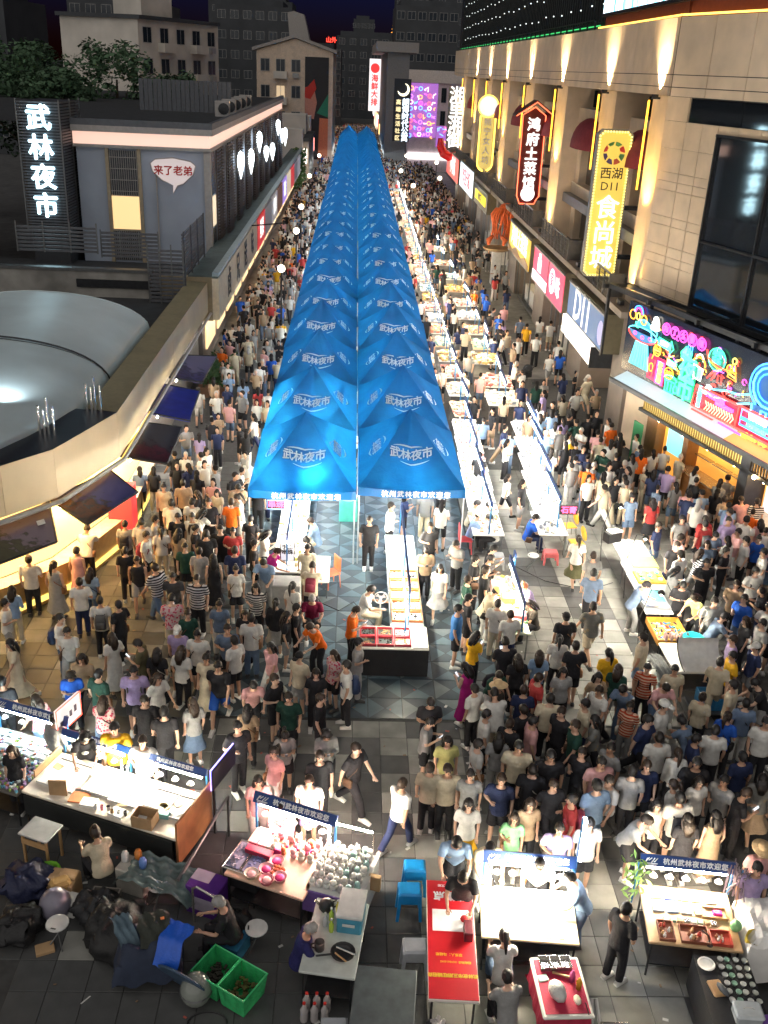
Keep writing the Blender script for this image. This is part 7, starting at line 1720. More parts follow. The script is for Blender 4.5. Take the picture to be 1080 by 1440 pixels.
for k, (x, y_, c, lab) in enumerate(((4.15, 23.2, (.7, .4, .38), 'pink-white storage box on the toy stall'), (4.35, 22.5, (.55, .5, .1), 'yellow carton on the toy stall'), (4.2, 21.9, (.2, .5, .35), 'mint carton on the toy stall'), (4.5, 21.6, (.5, .1, .12), 'red carton on the toy stall'), (4.3, 21.2, (.16, .15, .12), 'black pot rack on the toy stall'))):
    solo('toy_box', MB().bev((0, 0, .1), (.36, .3, .2), .02), mat('toyb%d' % k, c, .5), lab, 'box', (x, y_, .8), rnd.uniform(-.2, .2))
for k in range(16): solo('toy_cup', MB().lathe([(.04, 0), (.055, .1), (.045, .1), (.035, .02), (0, .02)], (0, 0, 0), 9), [PLW, PINKW, mat('toyb2'), mat('toyb1')][k % 4], 'small coloured cup standing on the toy stall', 'cup', (4.08 + (k % 4)*.14, 21.05 + (k//4)*.2, .8), 0, 'coloured cups on the toy stall', True)
# art stall on the right: tables, picture tablet, tool case, white box table
m6 = long_table('white art table with yellow sketch board on the right of the crowd', 8.45, 23.3, 26.5, .95, 0, 0, 0, mat('table_grey', (.45, .46, .45), .5), T_WARM, bars=False, lean=.04, group='toy and art tables')
solo('drawing_board', MB().bev((0, 0, .02), (.75, .7, .04), .01), mat('board_yellow', (.58, .6, .12), .5), 'flat yellow-green drawing board on the art table', 'board', (8.62, 25.0, .8), 0); solo('drawing_board', MB().bev((0, 0, .02), (.55, .55, .04), .01), PLW, 'flat white drawing board behind the yellow-green one', 'board', (8.65, 25.9, .8), 0)
t = thing('paint_tray', 'orange framed tray of paint pots on the art table', 'tray', (8.55, 24.05, .8)); part('tray', MB().bev((0, 0, .03), (.8, .7, .06), .02), mat('tray_orange', (.55, .33, .05), .5), t)
for k in range(9): part('pot', MB().lathe([(.06, .06), (.07, .1), (0, .1)], (-.25 + (k % 3)*.25, -.2 + (k//3)*.2, 0), 9), mat('pot%d' % (k % 4), [(.1, .5, .55), (.6, .5, .05), (.6, .6, .55), (.2, .4, .1)][k % 4], .5), t)
t = thing('black_case', 'open black case with white papers leaning on the art table end', 'case', (8.05, 26.4, .8), .4); part('shell', MB().bev((0, 0, .15), (.5, .3, .3), .02), BLACK, t); part('papers', MB().box((.05, .0, .32), (.4, .28, .03)), mat('paper'), t)
tb_ = stall('table with a framed glossy blue picture at the art stall', 8.3, 22.75, 0, .75, 1.3, mat('table_grey'), T_WARM); pb = thing('framed_picture', 'large framed picture of turquoise and violet swirls lying on the art table', 'picture', (8.3, 22.8, .8)); part('frame', MB().bev((0, 0, .03), (.72, 1.05, .06), .02), mat('frame_silver', (.4, .42, .44), .3, .5), pb); part('picture', MB().box((0, 0, .062), (.6, .9, .006)), photo_mat('swirls', (.1, .5, .55), (.2, .25, .5), (.6, .7, .75), 2.5), pb)
cs = thing('tool_case', 'orange open case of mixed colourful paint tubes at the art stall', 'case', (8.35, 21.5, 0)); part('case', MB().bb(-.42, .42, -.6, .55, .55, .58).bb(-.42, -.39, -.6, .55, .58, .72).bb(.39, .42, -.6, .55, .58, .72).bb(-.39, .39, .52, .55, .58, .72).bb(-.39, .39, -.6, -.57, .58, .72), mat('case_orange', (.6, .28, .04), .5), cs); legs(cs, .8, 1.1, .55)
tubes = [(.7, .7, .7), (.6, .05, .05), (.05, .2, .55), (.05, .4, .4), (.6, .5, .05), (.05, .05, .06), (.6, .3, .35)]
for k in range(48): part('paint_tube', MB().tube([(-.05, 0, 0), (.05, 0, 0)], .022, 5), mat('ptube%d' % (k % 7), tubes[k % 7], .4), cs, loc=(-.32 + (k % 8)*.09, -.48 + (k//8)*.17, .62 + rnd.uniform(0, .03)), rz=rnd.uniform(0, 3))
for k in range(8): solo('paint_bottle', MB().lathe([(.035, 0), (.04, .02), (.04, .15), (.015, .19), (0, .2)], (0, 0, 0), 9), mat('pb_pink', (.68, .42, .40), .4), 'pink-white paint bottle in the row behind the white art counter', 'bottle', (8.1 + (k % 5)*.14, 20.95 - (k//5)*.12, .75), 0, 'pink paint bottles', True)
wt = stall('white art counter with a curved screen and blue crate below', 8.45, 20.0, 0, 1.2, 1.3, WHITE_T, T_WARM)
t = thing('curved_screen', 'curved white plastic screen with a turquoise bowl on the art counter', 'screen', (8.6, 19.9, .8)); n = 14; q = MB(); vs = []
for i in range(n+1):
    a = math.pi*.55*i/n; vs += [(-.5, -.55 + .75*math.sin(a)*1.0, .42 - .42*math.cos(a) + .02), (.5, -.55 + .75*math.sin(a), .42 - .42*math.cos(a) + .02)]
q.add(vs, [(2*i, 2*i+1, 2*i+3, 2*i+2) for i in range(n)]); part('sheet', q, PLW, t, True); part('rim', MB().tube([(-.5, -.55 + .75*math.sin(math.pi*.55*i/n), .44 - .42*math.cos(math.pi*.55*i/n)) for i in range(n+1)], .015, 5), BLACK, t)
solo('bowl', MB().lathe([(.12, 0), (.26, .12), (.27, .12), (.2, .06), (0, .03)], (0, 0, 0), 16), mat('turquoise', (.02, .5, .52), .35), 'turquoise bowl between paint bottles and the white screen', 'bowl', (8.75, 20.75, .8), 0, smooth=True)
t = thing('blue_crate', 'blue ribbed plastic crate on the shelf under the art counter', 'crate', (8.75, 18.85, .25)); part('shell', MB().bb(-.4, .4, -.25, .25, 0, .02).bb(-.4, -.38, -.25, .25, .02, .32).bb(.38, .4, -.25, .25, .02, .32).bb(-.38, .38, .23, .25, .02, .32).bb(-.38, .38, -.25, -.23, .02, .32), mat('crate_blue', (.03, .2, .42), .45), t)
for k in range(9): part('rib', MB().box((-.36 + k*.09, -.258, .16), (.02, .016, .28)), mat('crate_blue'), t)
solo('trolley_base', MB().bb(-.6, .6, -.35, .35, .2, .24).tube([(-.5, -.3, 0), (-.5, -.3, .2)], .03, 6).tube([(.5, -.3, 0), (.5, -.3, .2)], .03, 6), METAL_G, 'flat metal trolley carrying the blue crate', 'trolley', (8.75, 18.85, 0))
drape('cloth', 'grey cloth hanging down at the side of the white art counter', mat('cloth_grey', (.16, .17, .17), .85, bump=.5), 7.65, 19.7, .75, .35, 1.0, .3, .1, .04)
t = thing('ring_light', 'phone stand tripod with ring light by the paint case', 'tripod', (8.95, 21.0, 0)); part('pole', MB().tube([(0, 0, .3), (0, 0, 1.35)], .012, 5), BLACK, t); part('ring', MB().tube([(.12*math.cos(a), 0, 1.47 + .12*math.sin(a)) for a in np.linspace(0, math.tau, 14, False)], .012, 5, True), PLW, t)
for k in range(3): part('leg', MB().tube([(0, 0, .5), (.35*math.cos(k*2.1), .35*math.sin(k*2.1), 0)], .012, 5), BLACK, t)
# lamps over the art and toy stalls (their light falls across the square)
for k, (x, y_, h, lab) in enumerate(((7.75, 26.2, 2.1, 'bright clip lamp on a bendy stand at the art table'), (7.6, 21.3, 1.9, 'bright clip lamp at the paint case'), (8.0, 24.3, 2.0, 'bright clip lamp over the picture table'))):
    t = thing('clip_lamp', lab, 'lamp', (x, y_, 0), 0, 'clip lamps of the art stall'); part('stand', MB().tube([(0, 0, 0), (-.1, 0, h*.6), (.1, .05, h), (.35, .1, h - .06)], .012, 5), BLACK, t); part('head', MB().lathe([(.03, .08), (.09, .0), (.1, 0), (.04, .09)], (.38, .1, h - .12), 10), BLACK, t); part('bulb', MB().ball((.38, .1, h - .12), .05, 8, 6), glow('clip_bulb', (1, .92, .75), 1500), t, True)
# cables
for k, pts in enumerate((((5.0, 26.3), (5.3, 25.9), (5.9, 25.2), (6.6, 24.9), (7.4, 24.9), (7.9, 25.2)), ((-.9, 24.5), (-.6, 23.6), (-.1, 23.2), (.3, 23.7), (.7, 22.8), (1.0, 22.2)), ((5.0, 9.6), (5.6, 9.5), (6.3, 9.4)))):
    solo('cable', MB().tube([(x, y_, .012) for x, y_ in pts], .012, 5), BLACK, ['black cable across the open paving by the pink step stool', 'black cable over the patterned tiles in the centre aisle', 'thin black cable at the bottom edge of the square'][k], 'cable')
# aisle things under the tents
t = thing('teal_tub', 'mint green tub table with clear bag in the tent aisle', 'tub', (.1, 29.2, 0)); part('tub', MB().bev((0, 0, .35), (.6, .5, .7), .04), mat('mint', (.08, .45, .36), .4), t); part('bag', MB().ball((0, 0, .78), .3, 10, 7, 1, .85, .5), mat('clear_bag', (.5, .62, .64), .2), t, True)
t = thing('electric_fan', 'white round electric fan by the seated seller in white', 'fan', (.98, 22.3, .75)); part('guard', MB().tube([(.17*math.cos(a), 0, .2 + .17*math.sin(a)) for a in np.linspace(0, math.tau, 18, False)], .014, 5, True), PLW, t); part('stand', MB().tube([(0, .02, -.75), (0, .02, .04)], .02, 6), PLW, t); part('hub', MB().ball((0, 0, .2), .05, 8, 6), PLW, t)
for k in range(3): part('blade', MB().add([(0, .01, .2), (.14*math.cos(k*2.1), .0, .2 + .14*math.sin(k*2.1)), (.14*math.cos(k*2.1+.9), .02, .2 + .14*math.sin(k*2.1+.9))], [(0, 1, 2)]), PLW, t)
for k, (x, y_, c, lab) in enumerate(((-2.35, 25.4, (.75, .33, .03), 'orange plastic chair behind the beadwork table'), (-.35, 24.6, (.7, .16, .06), 'coral plastic chair by the side shelf'), (3.7, 27.0, (.6, .05, .06), 'red plastic chair beside the long white table'))):
    t = thing('plastic_chair', lab, 'chair', (x, y_, 0), R(90 if k != 1 else -60)); M_ = mat('pch%d' % k, c, .4); part('seat', MB().bev((0, 0, .44), (.42, .42, .03), .02), M_, t); part('backrest', MB().bev((0, .2, .7), (.4, .03, .44), .02), M_, t)
    for sx in (-1, 1):
        for sy in (-1, 1): part('leg', MB().tube([(sx*.17, sy*.17, .43), (sx*.2, sy*.2, 0)], .016, 5), M_, t)
# bright tables further up the street
def far_stall(x, y_, k, label, grp, w=.95, d=1.9):
    t = thing('street_stall', label, 'stall', (x, y_, 0), rnd.uniform(-.05, .05), grp)
    part('table_top', MB().bev((0, 0, .78), (w, d, .04), .012), CLOTH_W if k % 4 else mat('cloth_peach', (.6, .42, .28), .7), t); legs(t, w, d, .76, METAL_G)
    part('sign_bar', MB().bb(-.03, .03, -d/2, d/2, 1.72, 1.88), BLUE_S, t); part('light_tube', MB().tube([(0, -d/2 + .1, 1.64), (0, d/2 - .1, 1.64)], .02, 5), glow('far_tube_warm', (1, .76, .46), 95) if k % 3 else glow('far_tube', (1, .9, .72), 95), t)
    for s_ in (-1, 1): part('post', MB().bb(-.02, .02, s_*(d/2-.04) - .02, s_*(d/2-.04) + .02, .8, 1.72), POST_B, t)
    q = MB(); cs_ = k % 5
    for j in range(95): q.mi = rnd.randrange(4); q.box((rnd.uniform(-w/2+.06, w/2-.06), rnd.uniform(-d/2+.06, d/2-.06), .83), (rnd.uniform(.06, .2), rnd.uniform(.06, .2), rnd.uniform(.03, .16)), rnd.uniform(0, 3))
    pal = [[(.65, .6, .55), (.6, .35, .2), (.55, .2, .15), (.3, .3, .3)], [(.65, .62, .6), (.6, .6, .58), (.3, .35, .4), (.6, .5, .4)], [(.6, .25, .25), (.65, .5, .45), (.7, .65, .6), (.3, .1, .1)], [(.6, .45, .15), (.5, .3, .1), (.65, .6, .5), (.2, .12, .06)], [(.6, .62, .6), (.2, .4, .35), (.1, .2, .3), (.65, .6, .5)]][cs_]
    part('goods', q, [mat('fg%d_%d' % (cs_, i), c, .6) for i, c in enumerate(pal)], t, kind='stuff')
k = 0
GRP = 'lit stalls along the tent row further up the street'
y_ = 38.6
while y_ < 118:
    far_stall(4.75 + (y_-38)*.003, y_, k, f'white lit stall table hugging the tent row, {ORD[min(k, 29)]} beyond the painters', GRP); k += 1; y_ += 2.7
for j, (x, y_) in enumerate(((6.55, 40.2), (6.7, 42.8), (6.6, 46.5), (6.9, 49.2), (6.8, 52.2), (6.7, 55.6), (6.9, 59), (6.6, 63), (6.7, 67), (6.5, 72), (6.6, 78))):
    far_stall(x, y_, j + 1, ['lit stall with a blue bar just beyond the crowd table', 'lit stall with a blue bar second beyond the crowd table', 'wide bright stall by the baby stroller', 'bright food stall before the pink badge shop', 'bright snack stall beside people in yellow', 'orange snack stall opposite the pink sign', 'rose coloured snack stall opposite the gold sign', 'pale stall opposite the gold sign box', 'stall below the crayfish figure', 'stall past the crayfish figure', 'farthest stall of the outer column'][j], 'lit stalls of the outer column', 1.3, 2.0)
# stroller
t = thing('baby_stroller', 'black folding baby stroller pushed along in the east crowd', 'stroller', (8.45, 45.2, 0), .3); part('frame', MB().tube([(-.22, -.4, 1.0), (-.22, .1, .5), (-.22, .4, .1)], .018, 5).tube([(.22, -.4, 1.0), (.22, .1, .5), (.22, .4, .1)], .018, 5).tube([(-.22, -.4, 1.0), (.22, -.4, 1.0)], .018, 5), METAL_D, t); part('seat', MB().bev((0, 0, .5), (.42, .45, .3), .05), BLACKC, t); part('hood', MB().ball((0, -.1, .75), .26, 10, 6, .9, 1, .8), BLACKC, t, True)
for sx in (-1, 1):
    for sy in (-1, 1): part('wheel', MB().tube([(sx*.24, sy*.35 + .09*math.cos(a), .1 + .09*math.sin(a)) for a in np.linspace(0, math.tau, 10, False)], .02, 5, True), BLACK, t)

# ------------------------------------------------------------------ people
SKIN, CLOTH, HAIRM = obj_mat('skin', .55, bump=.05, var=.05, spec=.35), obj_mat('cloth'), obj_mat('hair', .45, bump=.3, var=.25, spec=.4)
CL_STRIPE, CL_FLORAL, CL_RED, CL_PRINT = obj_mat('cloth_stripe', pattern=('stripe', (.02, .02, .025))), obj_mat('cloth_floral', pattern=('print', (.5, .06, .12))), obj_mat('cloth_redstripe', pattern=('stripe', (.35, .05, .02))), obj_mat('cloth_print', pattern=('spot', (.22, .18, .12)))
EYE = mat('eye_dark', (.015, .012, .01), .3); LIP = mat('lip', (.35, .12, .10), .5)
SHOE_W, SHOE_K = mat('shoe_white', (.6, .6, .58), .6), mat('shoe_dark', (.03, .03, .032), .5)
V3 = Vector
def skeleton(pose, sex):
    """joint positions of a standing figure 1.7 m tall that looks along +Y"""
    f = sex == 'f'
    sh, hip = (.165 if f else .19), (.095 if f else .085)
    lean, nod, pz = 0., 8., .93
    J = {}
    if pose == 'r': lean, nod = 24, 22
    if pose == 'p': lean, nod = 4, 30
    if pose == 'w': lean, nod = 4, 5
    if pose == 'i': lean, nod, pz = 14, 22, .50
    if pose == 's2': lean, nod = 2, 0
    a = R(lean)
    P = V3((0, -.12 if pose == 'r' else 0, pz)); ax = V3((0, math.sin(a), math.cos(a)))
    J['pel'] = P; J['waist'] = P + ax*.16; J['chest'] = P + ax*.34; J['neck'] = P + ax*.52
    n = a + R(nod)
    J['head'] = J['neck'] + V3((0, math.sin(a*.6 + R(nod)*.6), math.cos(a*.6 + R(nod)*.6)))*.165
    J['nod'] = n
    for s, S in ((-1, 'L'), (1, 'R')):
        J['sh'+S] = P + ax*.475 + V3((s*sh, 0, 0)); J['hip'+S] = P + V3((s*hip, 0, -.03))
        if pose == 'w':
            k = s
            J['kn'+S] = P + V3((s*hip, .17*k + .05, -.44)); J['an'+S] = P + V3((s*hip*.9, .30*k - (.10 if k < 0 else 0), -.85 + (.08 if k < 0 else 0)))
            J['el'+S] = J['sh'+S] + V3((s*.05, -.10*k, -.27)); J['wr'+S] = J['el'+S] + V3((0, .06 - .10*k, -.22))
        elif pose == 'i':
            J['kn'+S] = P + V3((s*(hip+.05), .42, -.02)); J['an'+S] = P + V3((s*(hip+.04), .40, -.44))
            J['el'+S] = J['sh'+S] + V3((s*.06, .12, -.25)); J['wr'+S] = J['el'+S] + V3((-s*.05, .23, .02))
        else:
            b = .02 if pose != 'r' else .05
            st = .03*s if pose in ('s2', 'r') else 0
            J['kn'+S] = V3((s*(hip+.015), P.y*.5 + b + st, .49)); J['an'+S] = V3((s*(hip+.02), P.y*.3 - .01 + st*1.5, .075))
            if pose == 'p':
                J['el'+S] = J['sh'+S] + V3((s*.05, .03, -.27)); J['wr'+S] = J['el'+S] + V3((-s*.11, .20, .10))
            elif pose == 'r':
                J['el'+S] = J['sh'+S] + V3((s*.06, .14, -.22)); J['wr'+S] = J['el'+S] + V3((-s*.05, .2, -.09))
            elif pose == 's2':
                if s > 0: J['el'+S] = J['sh'+S] + V3((.09, -.04, -.26)); J['wr'+S] = J['el'+S] + V3((-.12, .18, .03))
                else: J['el'+S] = J['sh'+S] + V3((-.05, -.03, -.28)); J['wr'+S] = J['el'+S] + V3((0, .06, -.24))
            else:
                J['el'+S] = J['sh'+S] + V3((s*.055, -.03, -.28)); J['wr'+S] = J['el'+S] + V3((s*-.01, .07, -.235))
    return J
def limb(q, pts, rs, n=9, flat=1.): q.tube(pts, rs, n, flat=flat)
def torso(q, J, prof, n=12, grow=0.):
    """elliptical rings up the spine; prof = [(t along pelvis->neck, rx, ry)]"""
    p0, p1 = J['pel'], J['neck']; ax = (p1-p0); vs = []
    yv = V3((0, math.cos(math.atan2(ax.y, ax.z)), -math.sin(math.atan2(ax.y, ax.z))))
    for t, rx, ry in prof:
        c = p0 + ax*t
        for k in range(n):
            a = math.tau*k/n; vs.append(c + V3((1, 0, 0))*math.cos(a)*(rx+grow) + yv*math.sin(a)*(ry+grow))
    m = len(prof); fs = [(i*n+k, i*n+(k+1) % n, (i+1)*n+(k+1) % n, (i+1)*n+k) for i in range(m-1) for k in range(n)]
    fs += [tuple(range(n-1, -1, -1)), tuple((m-1)*n+k for k in range(n))]
    q.add(vs, fs)
TORSO = {'m': [(-.16, .12, .09), (-.05, .165, .115), (.1, .16, .11), (.35, .152, .108), (.6, .175, .12), (.8, .185, .115), (.93, .15, .09), (1.02, .06, .06)],
         'f': [(-.16, .12, .09), (-.05, .17, .12), (.1, .16, .112), (.35, .128, .098), (.6, .148, .118), (.75, .158, .118), (.92, .13, .085), (1.02, .052, .055)]}
def body_geo(J, sex, n=9):
    q = MB(); k = .9 if sex == 'f' else 1.
    torso(q, J, TORSO[sex])
    limb(q, [J['neck'] - V3((0, .01, .05)), J['neck'] + (J['head']-J['neck'])*.55], [.055*k, .05*k])
    for S in 'LR':
        limb(q, [J['sh'+S] + V3((0, 0, .0)), J['sh'+S].lerp(J['el'+S], .3), J['el'+S], J['el'+S].lerp(J['wr'+S], .35), J['wr'+S]], [.055*k, .05*k, .038*k, .038*k, .026*k])
        d = (J['wr'+S]-J['el'+S]).normalized(); limb(q, [J['wr'+S] - d*.01, J['wr'+S] + d*.03, J['wr'+S] + d*.085], [.024*k, .036*k, .034*k], flat=.62)
        limb(q, [J['hip'+S], J['hip'+S].lerp(J['kn'+S], .3), J['kn'+S], J['kn'+S].lerp(J['an'+S], .3), J['an'+S]], [.09, .082, .055, .055, .036])
    h = J['head']; T = Matrix.Translation(h) @ Matrix.Rotation(-J['nod'], 4, 'X')
    b = MB().ball((0, .0, .02), .098, 12, 9, .8, 1.0, 1.12); b.ball((0, .03, -.06), .062, 10, 7, .85, 1, .85)
    q.add([T @ V3(v) for v in b.v], b.f)
    return q, T
def remesh(q, vox, smooth=4, name='tmp'):
    me = q.mesh(name, []) if False else None
    me = bpy.data.meshes.new(name); me.from_pydata(q.v, [], q.f)
    o = bpy.data.objects.new(name, me); COL.objects.link(o)
    m = o.modifiers.new('r', 'REMESH'); m.mode = 'VOXEL'; m.voxel_size = vox
    if smooth:
        s = o.modifiers.new('s', 'SMOOTH'); s.iterations = smooth; s.factor = .5
    dg = bpy.context.evaluated_depsgraph_get(); dg.update()
    r = bpy.data.meshes.new_from_object(o.evaluated_get(dg))
    bpy.data.objects.remove(o); bpy.data.meshes.remove(me)
    r.polygons.foreach_set('use_smooth', [True]*len(r.polygons))
    return r
def hand_face(J, T, sex):
    """fingers, ears, nose, eyes and mouth joined to the body mesh"""
    q = MB(); e = MB()
    for S, s in (('L', -1), ('R', 1)):
        d = (J['wr'+S]-J['el'+S]).normalized(); w = J['wr'+S] + d*.075
        side = d.cross(V3((0, 1, 0)) if abs(d.y) < .8 else V3((0, 0, 1))).normalized(); nrm = side.cross(d).normalized()
        curl = nrm*(-.6 if nrm.y < 0 else .6)
        for k, L_ in enumerate((.062, .072, .067, .05)):
            b0 = w + side*(-.027 + .018*k); m1_ = b0 + d*L_*.55 + curl*L_*.18; m2_ = m1_ + d*L_*.35 + curl*L_*.42
            q.tube([b0 - d*.015, m1_, m2_], [.0095, .0085, .006], 5)
        b0 = J['wr'+S] + d*.03 + side*.03*(1 if s*side.x < 0 else -1); dd = (d + (b0 - J['wr'+S] - d*.03).normalized()*.8).normalized()
        q.tube([b0 - dd*.012, b0 + dd*.03, b0 + dd*.055 + d*.012], [.0125, .011, .007], 5)
    loc = MB(); loc.tube([(0, .09, .02), (0, .118, -.018), (0, .1, -.03)], [.008, .016, .01], 6)
    for s in (-1, 1): loc.lathe([(0, -.03), (.016, -.012), (.02, .012), (0, .03)], (s*.082, -.005, .0), 7, .5, 1)
    q.add([T @ V3(v) for v in loc.v], loc.f)
    n0 = len(q.f)
    ey = MB()
    for s in (-1, 1): ey.ball((s*.031, .083, .02), .011, 6, 4, 1, .6, .6); ey.box((s*.033, .088, .042), (.034, .01, .006))
    lp = MB(); lp.box((0, .094, -.055), (.036, .01, .009))
    return q, [T @ V3(v) for v in ey.v], ey.f, [T @ V3(v) for v in lp.v], lp.f
def shoes(J):
    q = MB()
    for S in 'LR':
        f = J['an'+S]; z0 = f.z - .075
        q.tube([f + V3((0, -.06, -.035)), f + V3((0, .02, -.03)), f + V3((0, .1, -.045)), f + V3((0, .18, -.055))], [.046, .054, .05, .034], 8, flat=.9)
        q.box((f.x, f.y + .06, z0 + .008), (.085, .26, .022))
    return q
def make_body(pose, sex):
    J = skeleton(pose, sex); q, T = body_geo(J, sex)
    me = remesh(q, .019, 3, 'body')
    v = np.empty(len(me.vertices)*3); me.vertices.foreach_get('co', v); v = v.reshape(-1, 3)
    h, ev, ef, lv_, lf = hand_face(J, T, sex); sh = shoes(J)
    bm = bmesh.new(); bm.from_mesh(me)
    for f in bm.faces: f.material_index = 0
    for (vv, ff, mi) in ((h.v, h.f, 0), (ev, ef, 1), (lv_, lf, 2), (sh.v, sh.f, 3)):
        nv = [bm.verts.new(p) for p in vv]
        for f in ff:
            try: g_ = bm.faces.new([nv[i] for i in f]); g_.material_index = mi; g_.smooth = True
            except ValueError: pass
    bm.to_mesh(me); bm.free()
    me2 = me.copy()
    for m_, sm in ((me, SHOE_W), (me2, SHOE_K)):
        for x in (SKIN, EYE, LIP, sm): m_.materials.append(x)
    return J, T, (me, me2)
def make_top(J, sex, kind):
    q = MB(); g_ = .022
    prof = [(t, rx, ry) for t, rx, ry in TORSO[sex]]
    prof = [(-.22, .165 if sex == 'm' else .165, .125), (-.05, .168, .122)] + prof[2:7] + [(.985, .075, .065)]
    torso(q, J, prof, 14, g_)
    if kind != 'tank':
        L_ = .72 if kind == 'tee' else 1.0
        for S in 'LR':
            e = J['sh'+S].lerp(J['el'+S], L_)
            pts = [J['sh'+S] + (J['neck']-J['sh'+S])*.35, J['sh'+S], J['sh'+S].lerp(J['el'+S], .4), e]; rs = [.07, .074, .074, .072]
            if kind == 'long': pts.append(J['wr'+S]); rs = [.068, .068, .062, .054, .044]
            limb(q, pts, rs, 10)
    return remesh(q, .021, 4, 'shirt')
def make_bottom(J, sex, kind):
    q = MB(); P = J['pel']
    if kind in ('trousers', 'shorts'):
        torso(q, J, [(-.2, .14, .11), (-.05, .175, .125), (.12, .168, .12)], 14, .008)
        for S in 'LR':
            h, k, a = J['hip'+S], J['kn'+S], J['an'+S]
            if kind == 'shorts': limb(q, [h + V3((0, 0, .02)), h.lerp(k, .4), h.lerp(k, .88)], [.105, .106, .108], 11)
            else: limb(q, [h + V3((0, 0, .02)), h.lerp(k, .4), k, k.lerp(a, .5), k.lerp(a, .94)], [.104, .1, .08, .075, .07], 11)
    else:
        kn = (J['knL']+J['knR'])/2; an = (J['anL']+J['anR'])/2
        b = kn.lerp(an, .15 if kind == 'skirt' else .62); st = (J['knL']-J['knR']).length
        rx = .20 + st*.25; n = 18; vs = []
        top = P + V3((0, 0, .07)); rows = [(top, .16, .118), (P + V3((0, 0, -.06)), .19, .14), (P.lerp(b, .5), .20, .16), (b, rx + .03, .22 + abs(J['knL'].y-J['knR'].y)*.4)]
        for j, (c, a_, b_) in enumerate(rows):
            for k in range(n):
                t = math.tau*k/n; w = 1 + (.07*math.sin(t*6) if j >= 2 else 0)*(j-1)/2; vs.append(c + V3((a_*w*math.cos(t), b_*w*math.sin(t), 0)))
        q.add(vs, [(j*n+k, j*n+(k+1) % n, (j+1)*n+(k+1) % n, (j+1)*n+k) for j in range(3) for k in range(n)] + [tuple(range(n-1, -1, -1)), tuple(3*n+k for k in range(n))])
        if kind == 'dress': pass
    return remesh(q, .021, 4, 'trousers')
def make_hair(kind):
    q = MB(); rg = random.Random(len(kind)*7 + ord(kind[0]))
    n, m = 20, 12; R0 = .108; vs = []
    for j in range(m+1):
        for i in range(n):
            th = math.pi*j/m; ph = math.tau*i/n
            x, y_, z = math.sin(th)*math.cos(ph), math.sin(th)*math.sin(ph), math.cos(th)
            w = 1 + .06*rg.uniform(-1, 1)
            vs.append((x*R0*.86*w, y_*R0*1.04*w - .006, z*R0*1.16*w + .026))
    low = {'s': -.035, 'g': -.03}.get(kind, -.05)
    def keep(v):
        x, y_, z = v
        front = y_ > .035
        return (z > .062) if front else (z > low - .02 if y_ < -.02 else z > .0)
    fs = []
    for j in range(m):
        for i in range(n):
            f = (j*n+i, (j+1)*n+i, (j+1)*n+(i+1) % n, j*n+(i+1) % n)
            if sum(keep(vs[k]) for k in f) >= 2: fs.append(f)
    q.add(vs, fs)
    if kind in ('l',):
        q.tube([(0, -.05, .07), (0, -.105, -.03), (0, -.12, -.16), (0, -.11, -.30)], [.07, .1, .105, .06], 12, flat=.42)
        for s in (-1, 1): q.tube([(s*.07, .03, .07), (s*.088, .015, -.03), (s*.085, -.02, -.16), (s*.07, -.05, -.26)], [.025, .032, .035, .02], 8)
    if kind == 'p': q.tube([(0, -.09, .09), (0, -.16, .08), (0, -.175, -.05), (0, -.15, -.24)], [.035, .042, .045, .015], 9)
    if kind in ('b', 'r'): q.ball((0, -.075, .13), .048, 10, 7)
    return q.mesh('hair', HAIRM, True)
def make_cap(kind):
    q = MB()
    if kind == 'h': q.lathe([(.0, .165), (.08, .155), (.105, .09), (.11, .06), (.21, .035), (.215, .03), (.108, .05)], (0, -.005, .0), 18, .95, 1.05)
    else:
        q.lathe([(0, .155), (.06, .145), (.1, .1), (.112, .045), (.108, .04)], (0, -.005, 0), 16, .9, 1.06)
        q.add([(-.075, .085, .05), (.075, .085, .05), (.06, .19, .035), (0, .21, .03), (-.06, .19, .035)] + [(-.075, .085, .06), (.075, .085, .06), (.06, .19, .045), (0, .21, .04), (-.06, .19, .045)], [(0, 1, 2, 3, 4), (9, 8, 7, 6, 5), (0, 5, 6, 1), (1, 6, 7, 2), (2, 7, 8, 3), (3, 8, 9, 4), (4, 9, 5, 0)])
    return q.mesh('cap', CLOTH, True)
HAIR = {k: make_hair(k) for k in 'slpb'}
HAIR.update({'g': HAIR['s'], 'r': HAIR['b'], 'c': HAIR['s'], 'k': HAIR['s'], 'y': HAIR['s'], 'h': HAIR['s']})
CAPS = {k: make_cap(k) for k in 'hc'}; CAPS['k'] = CAPS['y'] = CAPS['c']
BACKPACK = MB().bev((0, -.2, .2), (.27, .15, .38), .04).bev((0, -.28, .13), (.2, .05, .18), .02)
for s_ in (-1, 1): BACKPACK.tube([(s_*.1, -.13, .36), (s_*.12, .02, .42), (s_*.13, .13, .3), (s_*.13, .02, .08)], .018, 5)
BACKPACK = BACKPACK.mesh('backpack', obj_mat('bag_fabric', .6, bump=.2), True)
SLING = MB().bev((.2, .03, -.02), (.07, .2, .18), .02).tube([(.18, .03, .08), (.1, .13, .26), (-.06, .1, .44), (-.1, -.06, .44), (.06, -.14, .26), (.18, -.02, .08)], .011, 5).mesh('shoulder_bag', MATS['bag_fabric'], True)
PHONE = MB().bev((0, 0, 0), (.075, .15, .01), .006).mesh('phone', BLACK)
PSCREEN = MB().box((0, 0, .008), (.066, .138, .003)).mesh('screen', glow('phone_screen', (.85, .9, 1), 1.))
_var = {}
def variant(pose, sex):
    k = (pose, sex)
    if k not in _var:
        J, T, b = make_body(pose, sex); _var[k] = {'J': J, 'T': T, 'body': b}
    return _var[k]
